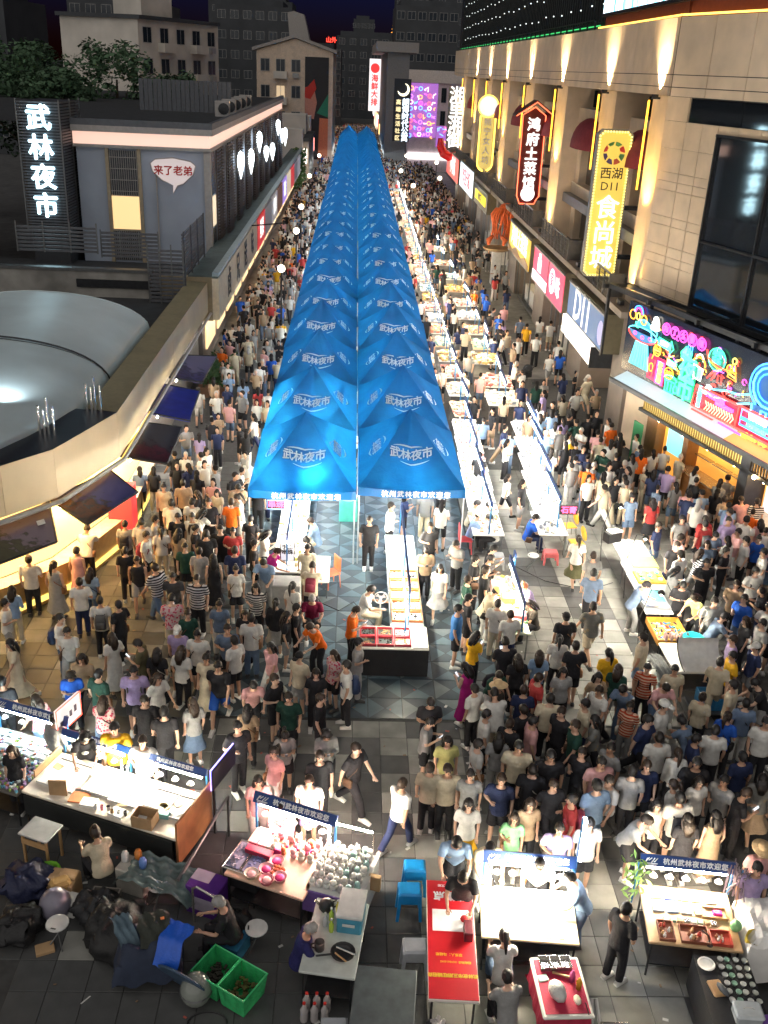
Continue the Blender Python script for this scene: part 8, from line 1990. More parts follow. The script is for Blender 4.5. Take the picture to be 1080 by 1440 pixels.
def garment(v, sex, kind):
    if kind not in v:
        me = make_top(v['J'], sex, kind) if kind in ('tee', 'tank', 'long') else make_bottom(v['J'], sex, kind)
        me.materials.clear(); me.materials.append(CLOTH); v[kind] = me
    return v[kind]
COLS = {'w': ('white', (.62, .61, .58)), 'k': ('black', (.022, .022, .026)), 'g': ('grey', (.27, .27, .27)), 'n': ('navy', (.025, .035, .09)), 'b': ('bright blue', (.02, .09, .42)), 'a': ('pale blue', (.22, .33, .50)), 'h': ('steel blue', (.13, .18, .27)),
        'y': ('yellow', (.68, .38, .02)), 'o': ('orange', (.72, .14, .015)), 'r': ('red', (.42, .05, .05)), 'p': ('pink', (.62, .34, .34)), 'c': ('cream', (.56, .49, .36)), 't': ('tan', (.36, .26, .17)), 'v': ('lavender', (.38, .30, .52)), 'm': ('magenta', (.42, .02, .20)),
        'e': ('dark green', (.02, .06, .045)), 'q': ('charcoal', (.06, .06, .065)), 'j': ('denim', (.10, .15, .24)), 'l': ('lime', (.3, .45, .1)), 'o2': ('olive', (.12, .11, .06)), 'y2': ('yellow-green', (.45, .45, .18)), 'e2': ('mint green', (.18, .42, .2)), 'e3': ('pale mint', (.38, .52, .44)), 'm2': ('wine red', (.16, .01, .04)), 'N': ('dark indigo', (.025, .025, .11)),
        'F': ('pink floral', (.62, .45, .45)), 'S': ('striped', (.62, .6, .57)), 'Z': ('navy and white striped', (.55, .56, .6)), 'R': ('red striped', (.55, .35, .25)), 'B': ('blue printed', (.04, .16, .42)), 'P': ('dark patterned', (.05, .045, .04)), 'G': ('grey patterned', (.16, .16, .15)), 'J': ('denim', (.10, .15, .24)), 'O': ('olive', (.10, .10, .05))}
PATM = {'F': CL_FLORAL, 'S': CL_STRIPE, 'Z': CL_STRIPE, 'R': CL_RED, 'P': CL_PRINT, 'G': CL_PRINT, 'B': None}
SKINS = [(.55, .34, .24), (.50, .30, .21), (.58, .38, .28), (.46, .27, .18)]
PLACES = [(-4.2, 15.6, 'behind the long bright stall'), (-1.0, 14.6, 'behind the pink stall'), (3.2, 13.3, 'at the brightest stall'), (5.9, 13.4, 'behind the notebook stall'), (1.9, 12.4, 'by the red banner table'), (3.5, 10.5, 'by the crimson cloth table'), (4.4, 22.4, 'at the narrow toy stall'), (8.6, 24.5, 'by the art table'), (8.6, 20.5, 'by the white art counter'), (1.3, 20.6, 'by the red edged trays'), (1.6, 24, 'by the glass-top table'), (-1.6, 24.5, 'by the beadwork table'), (-7, 23, 'at the glowing food counter'), (-5.8, 29, 'by the red foliage hatch'), (-5.6, 34, 'by the deep blue hatch'), (-5.6, 39, 'by the farthest hatch'), (-5, 45, 'by the leafy planter'), (4.4, 31, 'by the painters table'), (6.7, 31, 'by the crowd table'), (10.3, 31, 'by the corner food shop'), (11.6, 28, 'at the food shop counter'), (9.8, 38, 'below the neon sign'), (9.3, 44, 'below the D11 sign'), (9, 51, 'below the pink badge sign'), (8.5, 60, 'below the gold sign'), (-2.2, 19, 'on the paving before the tents'), (-4.5, 20, 'on the paving before the hatches'), (3.6, 17, 'in the dense middle crowd'), (6.3, 17.8, 'on the timber boards'), (.6, 16, 'on the open paving'), (7.5, 15.5, 'in the lower east crowd'), (-4, 27, 'between hatches and tents'), (7.2, 22, 'beside the grey clip lamp'), (10.5, 22, 'in the audience of the art stall'), (-5.5, 17.5, 'by the trinket stall')]
POSE_T = {'s': 'standing', 's2': 'standing hand raised', 'w': 'walking', 'p': 'looking at a phone', 'r': 'leaning forward', 'i': 'sitting'}
HAIR_T = {'s': 'short-haired', 'l': 'long-haired', 'p': 'ponytailed', 'b': 'bun-haired', 'g': 'grey-haired', 'r': 'red-haired', 'c': 'white-capped', 'k': 'black-capped', 'y': 'yellow-capped', 'h': 'sun-hatted'}
FACE_T = lambda a: ['facing away', 'facing sideways', 'facing the viewer', 'facing sideways'][int(((a + 45) % 360)//90)]
used_labels = {}
people = []
def person(x, y_, top, bot, hair, ang_, pose, acc, rg):
    sex = 'f' if hair in 'lpbr' or bot[0] == 's' or top.endswith('d') else 'm'
    if pose == 's' and rg.random() < .3: pose = 's2'
    v = variant(pose, sex)
    kind = 'tee'; tc = top
    if len(top) == 2 and top[1] == 'd': kind = 'dress'; tc = top[0]
    elif len(top) == 2 and top[1] == 't': kind = 'tank'; tc = top[0]
    elif len(top) == 2 and top[1] == 'k': tc = top[0]
    elif sex == 'f' and rg.random() < .15: kind = 'long'
    me = v['body'][0 if rg.random() < .55 else 1]
    p = link('person', me, None, (x, y_, 0), R(ang_ + rg.uniform(-14, 14)))
    s = rg.uniform(.93, 1.01)*(.955 if sex == 'f' else 1.0); wd = s*rg.uniform(.96, 1.1)
    p.scale = (wd, wd, s); p.color = (*rg.choice(SKINS), 1)
    def child(name, m_, col, M=None, jit=.12):
        o = link(name, m_, p, M=M); k = 1 + rg.uniform(-jit, jit); o.color = (min(1, col[0]*k), min(1, col[1]*k), min(1, col[2]*k), 1); return o
    tcol = COLS[tc]
    if kind == 'dress':
        a = child('dress', garment(v, sex, 'tank' if rg.random() < .3 else 'tee'), tcol[1]); b = child('skirt', garment(v, sex, 'dress'), tcol[1]); b.color = a.color; gs = [a, b]; desc = f'{tcol[0]} dress'
    else:
        a = child('shirt', garment(v, sex, kind), tcol[1]); gs = [a]
        bk_ = {'l': 'trousers', 'h': 'shorts', 's': 'skirt'}[bot[0]]; bc = COLS[bot[1]]
        b = child({'trousers': 'trousers', 'shorts': 'shorts', 'skirt': 'skirt'}[bk_], garment(v, sex, bk_), bc[1])
        desc = f"{tcol[0]} {'vest' if kind == 'tank' else 'top'} and {bc[0]} {bk_}"
    pm = PATM.get(tc)
    if pm is not None:
        for o in gs: o.material_slots[0].link = 'OBJECT'; o.material_slots[0].material = pm
    hc = {'g': (.30, .29, .28), 'r': (.16, .05, .02)}.get(hair, rg.choice([(.012, .010, .010), (.018, .013, .010), (.03, .018, .012), (.012, .011, .012)]))
    child('hair', HAIR[hair], hc, v['T'])
    if hair in CAPS: child('hat', CAPS[hair], {'c': (.62, .61, .58), 'k': (.02, .02, .022), 'y': (.6, .5, .2), 'h': (.5, .36, .2)}[hair], v['T'])
    ax = v['J']['chest']; MB_ = Matrix.Translation(v['J']['pel']) @ Matrix.Rotation(-math.atan2((v['J']['neck']-v['J']['pel']).y, (v['J']['neck']-v['J']['pel']).z), 4, 'X')
    at_ = ''
    if acc == 'b': child('backpack', BACKPACK, rg.choice([(.02, .02, .03), (.03, .05, .12), (.3, .05, .08), (.1, .1, .1)]), MB_); at_ = 'backpack'
    if acc == 'g' or (acc == '-' and rg.random() < .14): child('shoulder_bag', SLING, rg.choice([(.02, .02, .02), (.25, .12, .06), (.5, .48, .42), (.1, .06, .04)]), MB_); at_ = 'shoulder bag'
    if pose == 'p':
        c = (v['J']['wrL'] + v['J']['wrR'])/2 + V3((0, .09, .03)); Mp = Matrix.Translation(c) @ Matrix.Rotation(R(50), 4, 'X')
        o = link('phone', PHONE, p, M=Mp); link('screen', PSCREEN, o)
    near = sorted(PLACES, key=lambda q_: (q_[0]-x)**2 + (q_[1]-y_)**2)[:3]
    bits = [f"{HAIR_T[hair]} person in {desc} {POSE_T[pose]} {near[0][2]}"]
    hd = f"{HAIR_T[hair]} person in {desc}"
    cand = [f"{hd} {near[0][2]}", f"{hd} {POSE_T[pose]} {near[0][2]}", f"{hd} with {at_} {near[0][2]}" if at_ else None, f"{hd} {FACE_T(ang_)} {near[0][2]}", f"{hd} {near[1][2]}", f"{hd} {POSE_T[pose]} {FACE_T(ang_)} {near[1][2]}", f"{hd} {POSE_T[pose]} {near[2][2]}", f"{hd} {FACE_T(ang_)} {near[2][2]}"]
    cand = [c for c in cand if c and len(c.split()) <= 16]
    lab = next((c for c in cand if c not in used_labels), None)
    grp = 'people in the night market crowd'
    if lab is None: lab = cand[0]
    used_labels[lab] = 1
    tag(p, lab, 'person', grp)
    people.append((x, y_))
    return p
PEOPLE = """2.67 10.34 g lk s 0 i -;2.69 11.08 w lj p 0 i -;-0.55 11.36 N lk g -90 i -;4.59 11.4 k lk s -45 s -;-1.66 11.84 k lk g 90 i -;4.03 12.14 a lj s 90 r -;2.13 12.28 k lk s 180 r -;7.03 12.29 v lk s 180 s -;3.46 12.64 w lk s 180 r -;7.35 12.83 p lk h 180 s -;2.61 12.98 c lw s 180 r -;2.08 13.08 a lk s 180 r -;3.89 13.23 v lk s 180 s g;-4.09 13.24 c lk b 45 i -;4.44 13.33 w hk s 180 s -;6.28 13.55 k lk l 0 s -;3.16 13.59 e2 hg l 180 s -;6.82 13.64 td - l 0 s -;5.38 13.65 g hk s -135 r -;2.36 13.81 w sy l 180 s -;3.47 13.84 k lk l 180 s -;6.23 13.94 w hk s 0 s b;5.84 13.99 w lk l 180 s -;-1.01 14.01 F lw p 180 r -;7.46 14.22 k lk s -90 p -;4.78 14.27 k lj s 0 s -;1.15 14.28 w ln s -45 w -;-1.46 14.39 p lw l 180 s -;-0.52 14.41 w hv s 180 s -;3.99 14.45 k lk s 180 w -;3.04 14.47 k hk s 180 s -;6.31 14.51 w lk p 45 s -;7.26 14.53 g lk s 135 s -;5.12 14.58 w lk s 135 w -;6.81 14.6 w lk l 180 s -;2.48 14.66 g lk s 180 s -;5.54 14.67 g lk s 0 s -;2.06 14.75 k lk s 180 s -;1.73 14.79 k lk s 0 s -;3.68 14.8 k lk s 0 s -;5.88 14.91 k hk s 180 s -;5.02 14.99 k lk s 180 s -;6.87 14.99 k lk s 180 s -;-0.35 15.03 k lk s 180 s -;4.08 15.15 k lk s 180 s -;-6.17 15.2 k lk l 180 s -;7.89 15.28 k lk s 0 s -;-1.23 15.29 p lw p 135 s -;4.73 15.3 k lk s 135 s -;0.29 15.3 k lk s -135 w -;-3.74 15.38 w lk s 180 s -;6.64 15.38 w lk p 0 s -;3.49 15.38 k lk s 180 s -;5.33 15.46 g lk s 135 s -;2.71 15.52 w lj s -90 s -;2.14 15.7 y2 lc l 180 s -;-4.35 15.71 y lk s 180 s -;6.37 15.77 w lk s 0 s -;-4.96 15.78 k lk l 180 r -;3.17 15.79 g lw l 0 s -;-0.25 15.88 g lk l 180 p -;-1.08 15.91 g hk p 180 p -;4.79 16.09 e lk s 90 w -;7.62 16.09 k lk s 0 s -;3.43 16.17 k lk s -45 s -;1.75 16.27 g hk s -90 p -;3.93 16.34 k lk s -90 s -;8.74 16.34 k lk s 180 s -;6.24 16.35 k lk s -135 w -;2.99 16.51 w lk s -90 s -;4.56 16.56 k lk s 135 s -;-1.88 16.59 t lk l 0 s -;-6.12 16.69 F lj l 45 w -;3.81 16.72 k lk s 45 s -;-3.99 16.76 k lk s 180 s g;-4.86 16.8 F lj l 0 w -;6.74 16.82 w hg c -135 s -;1.87 16.88 k lk s 180 p -;-1.06 16.99 e hk s 180 s -;-0.42 16.99 k hk s -90 s -;4.42 17.06 k lk s 0 s -;-6.98 17.16 k lk s 0 s -;2.87 17.43 w lk s 45 s -;3.92 17.43 k lk s 0 s -;5.59 17.49 w lk s 135 w -;-1.41 17.5 k hk s -135 s -;-1.87 17.61 p hk s 180 r -;3.41 17.61 Pd - h 45 s -;8.53 17.64 c hk s 45 s -;-3.92 17.67 w hk l -135 w -;-4.4 17.72 v hk s 180 s b;4.29 17.85 r lk s -90 s -;9.3 17.9 k hg s 90 r -;-0.53 17.94 k lk l 180 s -;-2.64 18.06 k hb s 180 w -;0.14 18.1 w lk s 90 s b;4.9 18.15 k lk l 180 s -;2.82 18.25 md - l 45 p -;-5.63 18.29 t lk l 180 w -;-2.96 18.4 cd - p 180 s -;-0.92 18.48 c hg k 135 s -;-4.09 18.64 kd - l 0 s -;3.99 18.68 k lk l 0 s -;-0.16 18.73 F hk l 135 s -;-7.28 18.8 cd - l 135 w -;-4.44 18.85 o2 lk s 90 p -;6.11 18.92 y hc p 0 s -;4.52 18.93 k lk l 0 s -;9 18.96 y hk s 90 s -;-1.57 18.97 p lw l 135 w -;-2.41 19.01 w hk s 45 s -;5.36 19.04 k hk s 0 s -;3.77 19.09 k lk s 0 p -;-5.17 19.12 wd - l 45 s -;0.37 19.13 g lg p -90 s -;-3.28 19.28 w hk s 180 s g;9.68 19.34 n hg c 90 s -;-6.25 19.42 w lg s 180 w g;-3.76 19.49 v hk c 180 w -;5.09 19.56 w lk p 0 s -;7.08 19.57 c ha s 45 s -;-2.64 19.58 h hk s 180 s -;9.22 19.59 v lk s 90 s -;3.1 19.68 y lk l -45 p -;-6.57 19.92 w lj s -90 s b;-2.13 19.96 w lj s 0 s -;-0.61 20.03 o lk s 135 r -;10.17 20.27 g lg s 90 s -;-1.34 20.33 k hg l -90 s -;-2.32 20.45 k lk l 180 s -;-5.31 20.47 k lk s 45 s -;-8.03 20.51 w lg s -90 s -;5.44 20.53 k lk k 0 s -;4.08 20.55 w ln s 0 s -;-1.12 20.59 k lk s -90 s -;2.79 20.61 B hk s -90 s -;9.93 20.65 q lk l 90 s -;0.23 20.66 o lk s -90 p -;-5.82 20.7 w lk s 0 s b;6.19 20.89 G hc s 0 w -;-1.63 20.91 k sg p 0 s -;3.84 21.06 w lc s 0 s -;-8.08 21.21 a lc l 0 s -;3.11 21.27 k hk s -90 s -;9.37 21.4 g lk s 180 s -;10.2 21.55 b lj s 135 s -;-6.55 21.65 w ln s 0 s -;-2.18 21.69 S lk l 180 s -;3.72 21.87 c lw y -90 r -;9.14 21.87 y2 lk l 135 r -;5 21.95 Pk lk l 90 i -;-0.78 21.97 m2 hk g 180 i -;-4.33 22.15 q hg s 180 w -;10.25 22.29 t lk s 135 s -;4.86 22.31 v lj r 90 r -;-6.47 22.32 a lj l 0 s -;-4.77 22.32 Z lj s 45 w -;3.2 22.32 e lk s -90 s -;0.51 22.34 w lc s -90 i -;8.86 22.37 k lk s 180 p -;7.73 22.4 h lg k -90 r -;-7.41 22.46 gd - p 0 s -;-8.08 22.62 w lk s 0 s -;3.7 22.62 k lk s -90 s -;6.56 22.64 h lk s 0 w -;-5.4 22.98 kt hg s 180 w -;2.56 22.98 w sg l 180 w -;-3.43 23.09 kd - l 0 s -;11.1 23.19 w lk s 180 s b;3.5 23.38 k lk s -90 s -;3.86 23.45 k lk s -135 p -;-7.1 23.46 pd - s 0 s -;-5.81 23.47 k lk s 0 s -;-3.86 23.48 g hg s 0 s -;-2.92 23.54 n lc s 0 s -;9.89 23.6 k lk s 180 s -;6.79 23.68 g hg s 0 s -;-4.28 23.78 e hk s 180 s -;-1.98 23.81 m lk s -90 r -;-2.45 24 k hk s -90 s -;3.99 24 k lk s -90 p -;2.25 24.01 t lk s 180 p -;11.76 24.29 w lw s 90 s -;-5.43 24.32 w hk s -90 s b;10.7 24.39 k lk s -135 s -;-3.81 24.47 k lk s 0 s -;3.18 24.49 g lk s 135 p -;9.36 24.55 k hk s 180 s -;-7.13 24.6 w lk s 0 r g;-3.11 24.78 r hk s 180 s -;-2.25 24.79 w hk l -90 p -;6.65 24.89 w sO p 0 w -;-3.48 24.95 k hk s 180 s -;11.51 25 w lk s 90 s -;-5.69 25.04 w lk s 0 s -;-6.16 25.06 g lk s 0 s b;-0.9 25.2 k hk b 90 i -;2.44 25.33 q hk s 180 s -;-5.38 25.34 g hk s -90 s -;-4.36 25.56 w lc s 180 s -;-4.77 25.58 k lk s 180 s -;-2.71 25.67 k lk s 0 s -;11.54 25.67 p lw s 90 s -;0.71 25.7 k lk s 180 s -;9.2 25.88 n hj s -135 s -;10.68 26.1 r lk s 0 s b;-5.09 26.38 w lk s 0 s -;11.48 26.4 v lk s 180 s -;10.09 26.44 g hk s 180 s -;-0.82 26.46 a hc s 90 i -;12.54 26.52 p lw l 0 s -;-4.04 26.63 k lk s 180 s -;-4.53 26.65 w lk s 0 s -;10.88 26.65 r sk s 0 s b;-3.38 26.68 o lk s 0 s -;1.34 26.68 w lk s -90 s -;11.7 26.9 v lg s 90 s -;4.6 27.1 w lk s 90 i -;5.64 27.2 b ln s -90 i -;3.89 27.23 a lk h -90 i -;-5.57 27.82 c lk b 180 s -;9.62 27.87 r sk l 0 s -;4.71 27.94 e3 lk s 90 i -;12.96 27.97 S lk s 0 s -;-5.01 28 t lk s 0 s -;12.58 28.08 p lk s 0 r -;9 28.08 h hj p 180 s -;-2.73 28.09 k lk s 0 s -;3.93 28.13 c lk s -90 i -;-1.29 28.15 a lc s 90 i -;11.98 28.16 t lk b 0 s -;-4.13 28.33 g lw p 180 s -;11.37 28.5 g lg s 0 s -;-4.69 28.66 a lj p 0 s -;10.97 28.67 k lk s 0 s -;5.63 28.73 k lk l -90 i -;-3.55 28.75 k lk s -135 s -;9.98 28.75 g lk s -45 s -;8.34 28.86 p lj s 45 s -;10.7 29.11 r sr l 0 s -;9.12 29.22 g lk s -45 s -;-6.59 29.26 c lg s 0 r -;-6.17 29.3 w hk s 0 s -;12.2 29.3 p lk s -45 s -;11.44 29.38 p lk l -45 s -;-4.21 29.39 R hk s 90 s -;8.8 29.47 p lk s 180 s -;-5.1 29.63 q lk s 45 s -;5.27 29.64 c hk s -90 i -;-5.47 29.66 k hk l 180 s -;8.47 29.67 k lk s 0 s -;12.65 29.85 p lk s -45 s -;10.21 29.97 k lk s 0 s -;10.79 30.34 k lk s 0 s -;8.09 30.38 w sg l 0 w -;8.81 30.5 w hg s 180 s -;10.06 30.53 c lc s 135 s g;11.85 30.68 p lk s -45 s -;-5.71 30.7 w lk s 45 s -;-5.36 30.73 c hk s 180 s -;7.62 30.73 p lw s 0 w -;9.48 30.88 k lk s 0 s -;-3.38 30.9 b hk s 135 s -;-4.71 30.96 v lk s -135 s -;4.55 31.3 a lk s 0 s -;9.34 31.54 w lk s 0 s -;8.35 31.56 k hk s 0 p -;9.91 31.58 g lk s 0 s -;11.62 31.66 k lk s -45 s -;7.1 31.69 k hk s -45 s -;-2.65 31.89 n lk s 0 s -;9.03 31.96 w lk s 135 s -;10.32 31.96 w lk s 0 s -;10.88 32.36 k lk p 0 s -;11.27 32.4 w lk s -45 s -;7.74 32.45 n hk s 0 s -;-3.56 32.64 w lg s 0 s -;5.7 32.73 k lk s -90 i -;8.19 32.78 w lk s 0 s -;9.47 32.89 k lk s 0 s -;-5.75 33.14 k lk s 180 s -;-4.65 33.25 k hk l 180 s g;9.99 33.69 k lk s 0 s -;7.3 33.71 w lk s 180 s -;10.69 33.83 k lk s 90 r -;9.21 33.88 w lk s 0 s -;5.78 34.21 w hg s -90 i -;7.9 34.27 w hg s 0 s -;8.75 34.35 c lk s 135 s -;-3.43 34.46 Z lw s 90 s -;-4.82 34.81 w lk s 180 s -;5.16 35.22 w hn p 0 s -;8.73 35.23 k lk s 0 s -;6.93 35.47 k hr s 180 s -;7.35 35.51 k lk s 0 s -;9.24 35.7 k lk s 0 s -;8.54 35.97 k hk s 0 s -;-4.54 36.03 g lk l 0 s -;9.69 36.17 k lk s 180 s -;-3.54 36.48 w lk l 180 s -;-5.18 37.08 n hk l 180 s -;7.6 37.2 w lk s 0 s -;8.18 37.26 w lk s 135 s -;6.9 37.49 e lk s 180 s -;5.05 37.62 t lk s 180 s -;-5.98 37.69 S lg s 0 s -;-3.2 37.76 e lk s 0 s -;6.32 37.99 w hk l 0 s -;-4.87 38.2 w lk s 180 s -;-4.32 38.75 c hg l 0 s -;-5.54 38.96 w lk s 0 s -;10.42 39.4 k lk s 180 s -;7.92 39.73 q lk s 0 s -;7.32 39.76 t lk s 180 s -;-3.95 40.55 g lk s 180 s -;8.37 40.55 g lk s 180 s -;5.02 40.86 o lk s 135 s -;10.33 40.94 w lg s -135 s -;9.37 41.2 y lk s 0 s -;-5.25 41.37 w lk s 180 s -;-3.78 41.67 b lk s 180 s -;-5.5 41.79 w lk s 135 s -;-3.16 42.09 k lk s 0 s -;10.07 42.11 k lk s -135 p -;-5.16 43.24 k lk s 0 s -;-4.58 43.81 k lk s 0 s -;9.41 44.88 o hg p 180 s g;9.95 45.08 k hg s 0 s -;-3.87 45.3 w lk s 180 s -;10.22 46.95 k lk s 0 s -;-6.09 47.23 w lc s -90 s -;-4.72 47.29 w hg p 180 s -;7.12 47.35 b lk s 0 s -;-5.46 47.68 F ly s 180 s -;8.36 47.87 g hn s 180 s -;9.34 48.22 c hk s 0 s -;-3.47 48.56 k lk s 0 s -;7.93 48.75 w hc s 180 s -;9.13 50.04 w hk s 0 s -;10.64 51.44 w lk l 0 s -;-4.61 51.51 k lk s 180 s -;9.11 52.01 k lk s 0 s -;10.23 52.35 w lk s 0 s -;-3.82 53.52 k lk s 180 s -;-5.1 53.76 w lj s 180 s -;-6.14 54.49 yt lj s 180 s -;8.65 54.95 w hk l 180 s -;8.05 59.21 y lk s 0 s -;9.45 59.67 w lk s 0 s -;7.67 60.19 w lk s 0 s -;-3.91 62.72 k hk s 0 s -;9.42 63.91 o hk s 0 s -"""
rgp = random.Random(11); rows = []
for ln in PEOPLE.split(';'):
    a = ln.split(); rows.append((float(a[0]), float(a[1]), a[2], a[3], a[4], float(a[5]), a[6], a[7]))
rows.sort(key=lambda r_: r_[1])
# shoppers between those read off the photograph one by one
FILLZ = [(-6.2, -.6, 15.6, 24, 16), (8.8, 12.4, 16.5, 26, 26), (2.6, 8.6, 13.9, 18.8, 20), (-5.6, -2.6, 24, 31, 14)]
have = [(r_[0], r_[1]) for r_ in rows]
for x0, x1, y0, y1, n in FILLZ:
    for _ in range(n):
        for _t in range(25):
            x, y_ = rgp.uniform(x0, x1), rgp.uniform(y0, y1)
            if min((a-x)**2 + (b-y_)**2 for a, b in have) > .27 and not (5.6 < y_ - 2*x < 0) and not (x < -5.2 and y_ > 22):
                have.append((x, y_)); h_ = rgp.choice('ssslllpb')
                rows.append((x, y_, rgp.choice('wwwkggcctpanhvekbrFZGRw'), rgp.choice(['lk', 'lk', 'lj', 'hk', 'hg', 'lg', 'lc', 'hc', 'ln', 'lw']) if h_ == 's' or rgp.random() < .7 else rgp.choice(['sk', 'sw', 'sj', 'st']), h_, rgp.choice((0, 180, 20, -160, 90, -90, 150, -30)), rgp.choice('sssswwpr'), rgp.choice('---bg'))); break
rows = [(r_[0], r_[1], rgp.choice('wwgcnhtap'), *r_[3:]) if r_[2] == 'k' and 1.5 < r_[0] < 9.5 and 12.5 < r_[1] < 20 and rgp.random() < .38 else r_ for r_ in rows]
rows.sort(key=lambda r_: r_[1])
for r_ in rows[:300]:
    bot = r_[3] if r_[3] != '-' else 'lk'
    person(r_[0], r_[1], r_[2], bot, r_[4], r_[5], r_[6], r_[7], rgp)
extra = rows[300:]
# ---- everyone beyond: one mass of low figures
def low_figure(pose, sex, hair, bot):
    J = skeleton(pose, sex); out = []
    q = MB(); torso(q, J, [(-.2, .17, .13), (.1, .17, .125), (.6, .18, .13), (.9, .17, .11), (1.0, .07, .06)], 7, .01)
    for S in 'LR': q.tube([J['sh'+S], J['sh'+S].lerp(J['el'+S], .7)], .068, 5)
    out.append((q, 1))
    q = MB()
    for S in 'LR':
        k = J['kn'+S] if bot == 'h' else J['an'+S]; q.tube([J['hip'+S], J['hip'+S].lerp(k, .5), k], [.1, .09, .075], 5)
    out.append((q, 2)); q = MB()
    for S in 'LR':
        q.tube([J['sh'+S].lerp(J['el'+S], .65), J['el'+S], J['wr'+S] + (J['wr'+S]-J['el'+S])*.3], [.045, .038, .028], 5)
        if bot == 'h': q.tube([J['kn'+S], J['an'+S]], [.055, .04], 5)
    h = J['head']; q.ball((h.x, h.y + .01, h.z), .098, 7, 5, .82, 1, 1.15); q.tube([J['neck'], h], .05, 5); out.append((q, 0))
    q = MB()
    for S in 'LR': q.box((J['an'+S].x, J['an'+S].y + .05, J['an'+S].z - .04), (.09, .25, .07))
    out.append((q, 4)); q = MB()
    q.lathe([(.0, .15), (.06, .138), (.095, .08), (.1, .02), (.08, -.03)], (h.x, h.y - .022, h.z), 8, .9, 1)
    if hair == 'l': q.tube([(h.x, h.y - .06, h.z + .05), (h.x, h.y - .1, h.z - .1), (h.x, h.y - .09, h.z - .26)], [.06, .09, .05], 6)
    out.append((q, 3)); return out
LOW = [(low_figure(p_, s_, h_, b_), b_) for p_ in ('s', 'w', 'p', 's2') for s_, h_ in (('m', 's'), ('f', 'l')) for b_ in ('h', 'l')]
LOWA = []
for fig, b_ in LOW:
    vs, fs, ks = [], [], []
    for q, k in fig:
        o = len(vs); vs += q.v; ks += [k]*len(q.v); fs += [tuple(i + o for i in f) for f in q.f]
    LOWA.append((np.array(vs, dtype=np.float32), fs, np.array(ks)))
rgc = random.Random(5)
TOPW = [('w', 30), ('k', 26), ('g', 9), ('c', 8), ('n', 5), ('a', 4), ('b', 3), ('p', 6), ('t', 4), ('y', 2), ('o', 1), ('r', 3), ('v', 2), ('e', 2), ('h', 4)]
BOTW = [('k', 45), ('n', 8), ('g', 14), ('j', 14), ('c', 8), ('w', 7), ('t', 4)]
def pick(W):
    t = rgc.random()*sum(w for _, w in W)
    for k, w in W:
        t -= w
        if t <= 0: return COLS[k][1]
    return COLS[W[0][0]][1]
spots = []
grid = {}
def free(x, y_, d):
    gx, gy = int(x//.6), int(y_//.6)
    for i in range(gx-1, gx+2):
        for j in range(gy-1, gy+2):
            for a, b in grid.get((i, j), ()):
                if (a-x)**2 + (b-y_)**2 < d*d: return False
    return True
def mark(x, y_): grid.setdefault((int(x//.6), int(y_//.6)), []).append((x, y_))
for x, y_ in people: mark(x, y_)
def blocked(x, y_):
    if -2.9 < x < 3.6 and 25.5 < y_ < 190: return False
    if 4.2 < x < 5.5 and 26 < y_ < 118: return True
    if 6.0 < x < 7.4 and (26.5 < y_ < 50): return True
    return False
def fill(x0, x1, y0, y1, dens, dmin, face=None):
    n = int((x1-x0)*(y1-y0)*dens)
    for _ in range(n):
        for _t in range(6):
            x, y_ = rgc.uniform(x0, x1), rgc.uniform(y0, y1)
            if not blocked(x, y_) and free(x, y_, dmin): mark(x, y_); spots.append((x, y_, face if face is not None and rgc.random() < .6 else rgc.choice((0, 180, 0, 180, 90, -90, 30, 150)))); break
for e_ in extra: mark(e_[0], e_[1]); spots.append((e_[0], e_[1], e_[5]))
fill(-5.9, -3.0, 40, 60, .75, .45); fill(-6.0, -3.0, 60, 118, 1.05, .42); fill(-5.0, -2.9, 118, 230, 1.0, .42); fill(-5.2, -3.1, 30, 40, .35, .5)
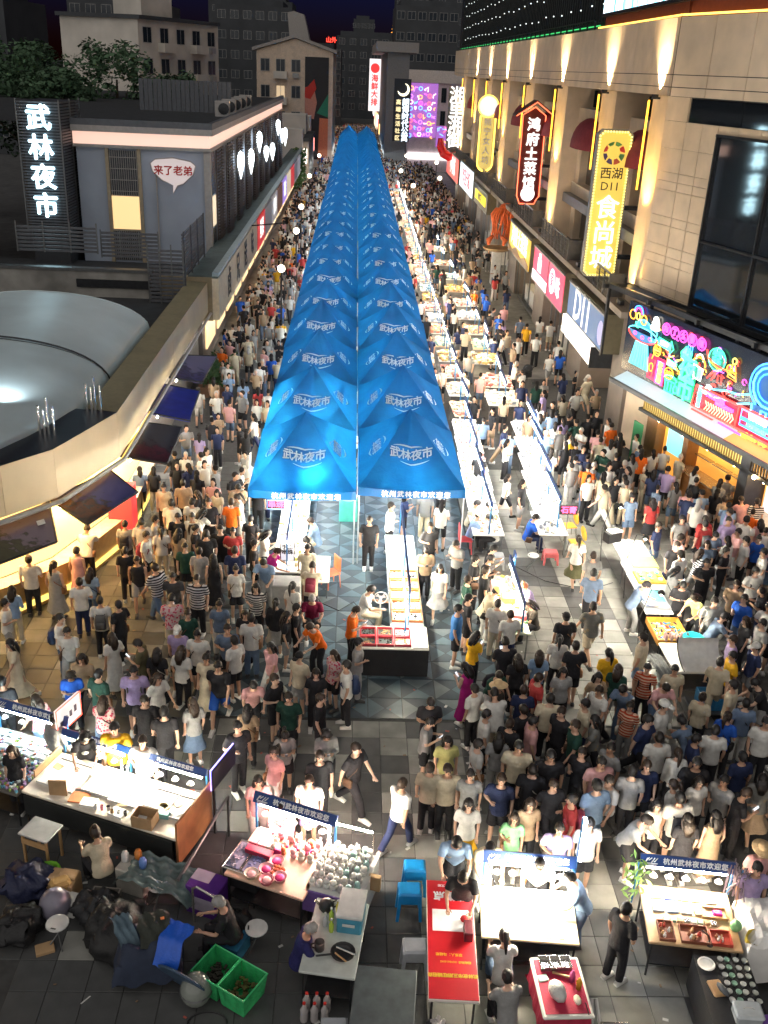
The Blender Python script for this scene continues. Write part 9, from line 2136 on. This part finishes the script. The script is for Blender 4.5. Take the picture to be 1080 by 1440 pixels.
fill(3.5, 4.15, 38, 118, 1.0, .4); fill(5.5, 6.0, 38, 118, 1.0, .4); fill(7.4, 8.2, 38, 100, .8, .45); fill(8.2, 10.2, 62, 80, .35, .5)
fill(7.2, 10.4, 80, 148, 1.15, .42); fill(5.6, 7.2, 84, 148, 1.1, .42); fill(3.3, 5.4, 118, 230, 1.0, .42); fill(-2.8, 3.4, 186, 240, .9, .42)
fill(7.8, 10.5, 29.5, 36, 1.1, .42, 0); fill(10.3, 12.6, 24, 29.5, 1.1, .45, -30); fill(10.6, 12.6, 18.5, 24, .5, .5, 90); fill(-2.6, 3.2, 27, 60, .22, .6)
fill(8.0, 9.9, 36, 43, .25, .6); fill(5.5, 6.1, 27, 37, .5, .5)
AV, AF, AC = [], [], []; o = 0
for (x, y_, a) in spots:
    vs, fs, ks = LOWA[rgc.randrange(len(LOWA))]
    c, s = math.cos(R(a + rgc.uniform(-25, 25))), math.sin(R(a + rgc.uniform(-25, 25))); h_ = rgc.uniform(.89, 1.0)
    w = vs*h_; AV.append(np.stack([w[:, 0]*c - w[:, 1]*s + x, w[:, 0]*s + w[:, 1]*c + y_, w[:, 2]], 1))
    tc_, bc_ = pick(TOPW), pick(BOTW); hc_ = (.015, .012, .012) if rgc.random() < .93 else (.4, .38, .35)
    pal = np.array([rgc.choice(SKINS), tc_, bc_, hc_, (.5, .5, .5) if rgc.random() < .5 else (.03, .03, .03)], dtype=np.float32)
    AC.append(pal[ks]); AF.extend([tuple(i + o for i in f) for f in fs]); o += len(vs)
AV = np.concatenate(AV); AC = np.concatenate(AC)
me = bpy.data.meshes.new('crowd'); me.from_pydata(AV.tolist(), [], AF)
me.polygons.foreach_set('use_smooth', [True]*len(me.polygons))
at_ = me.attributes.new('tint', 'FLOAT_COLOR', 'POINT'); at_.data.foreach_set('color', np.concatenate([AC, np.ones((len(AC), 1), np.float32)], 1).ravel())
me.materials.append(attr_mat('crowd_cloth'))
tag(link('crowd', me), 'dense far crowd of shoppers filling both sides of the tent row', 'crowd', None, 'stuff')
print('people', len(people), 'crowd', len(spots), 'labels', len(used_labels))
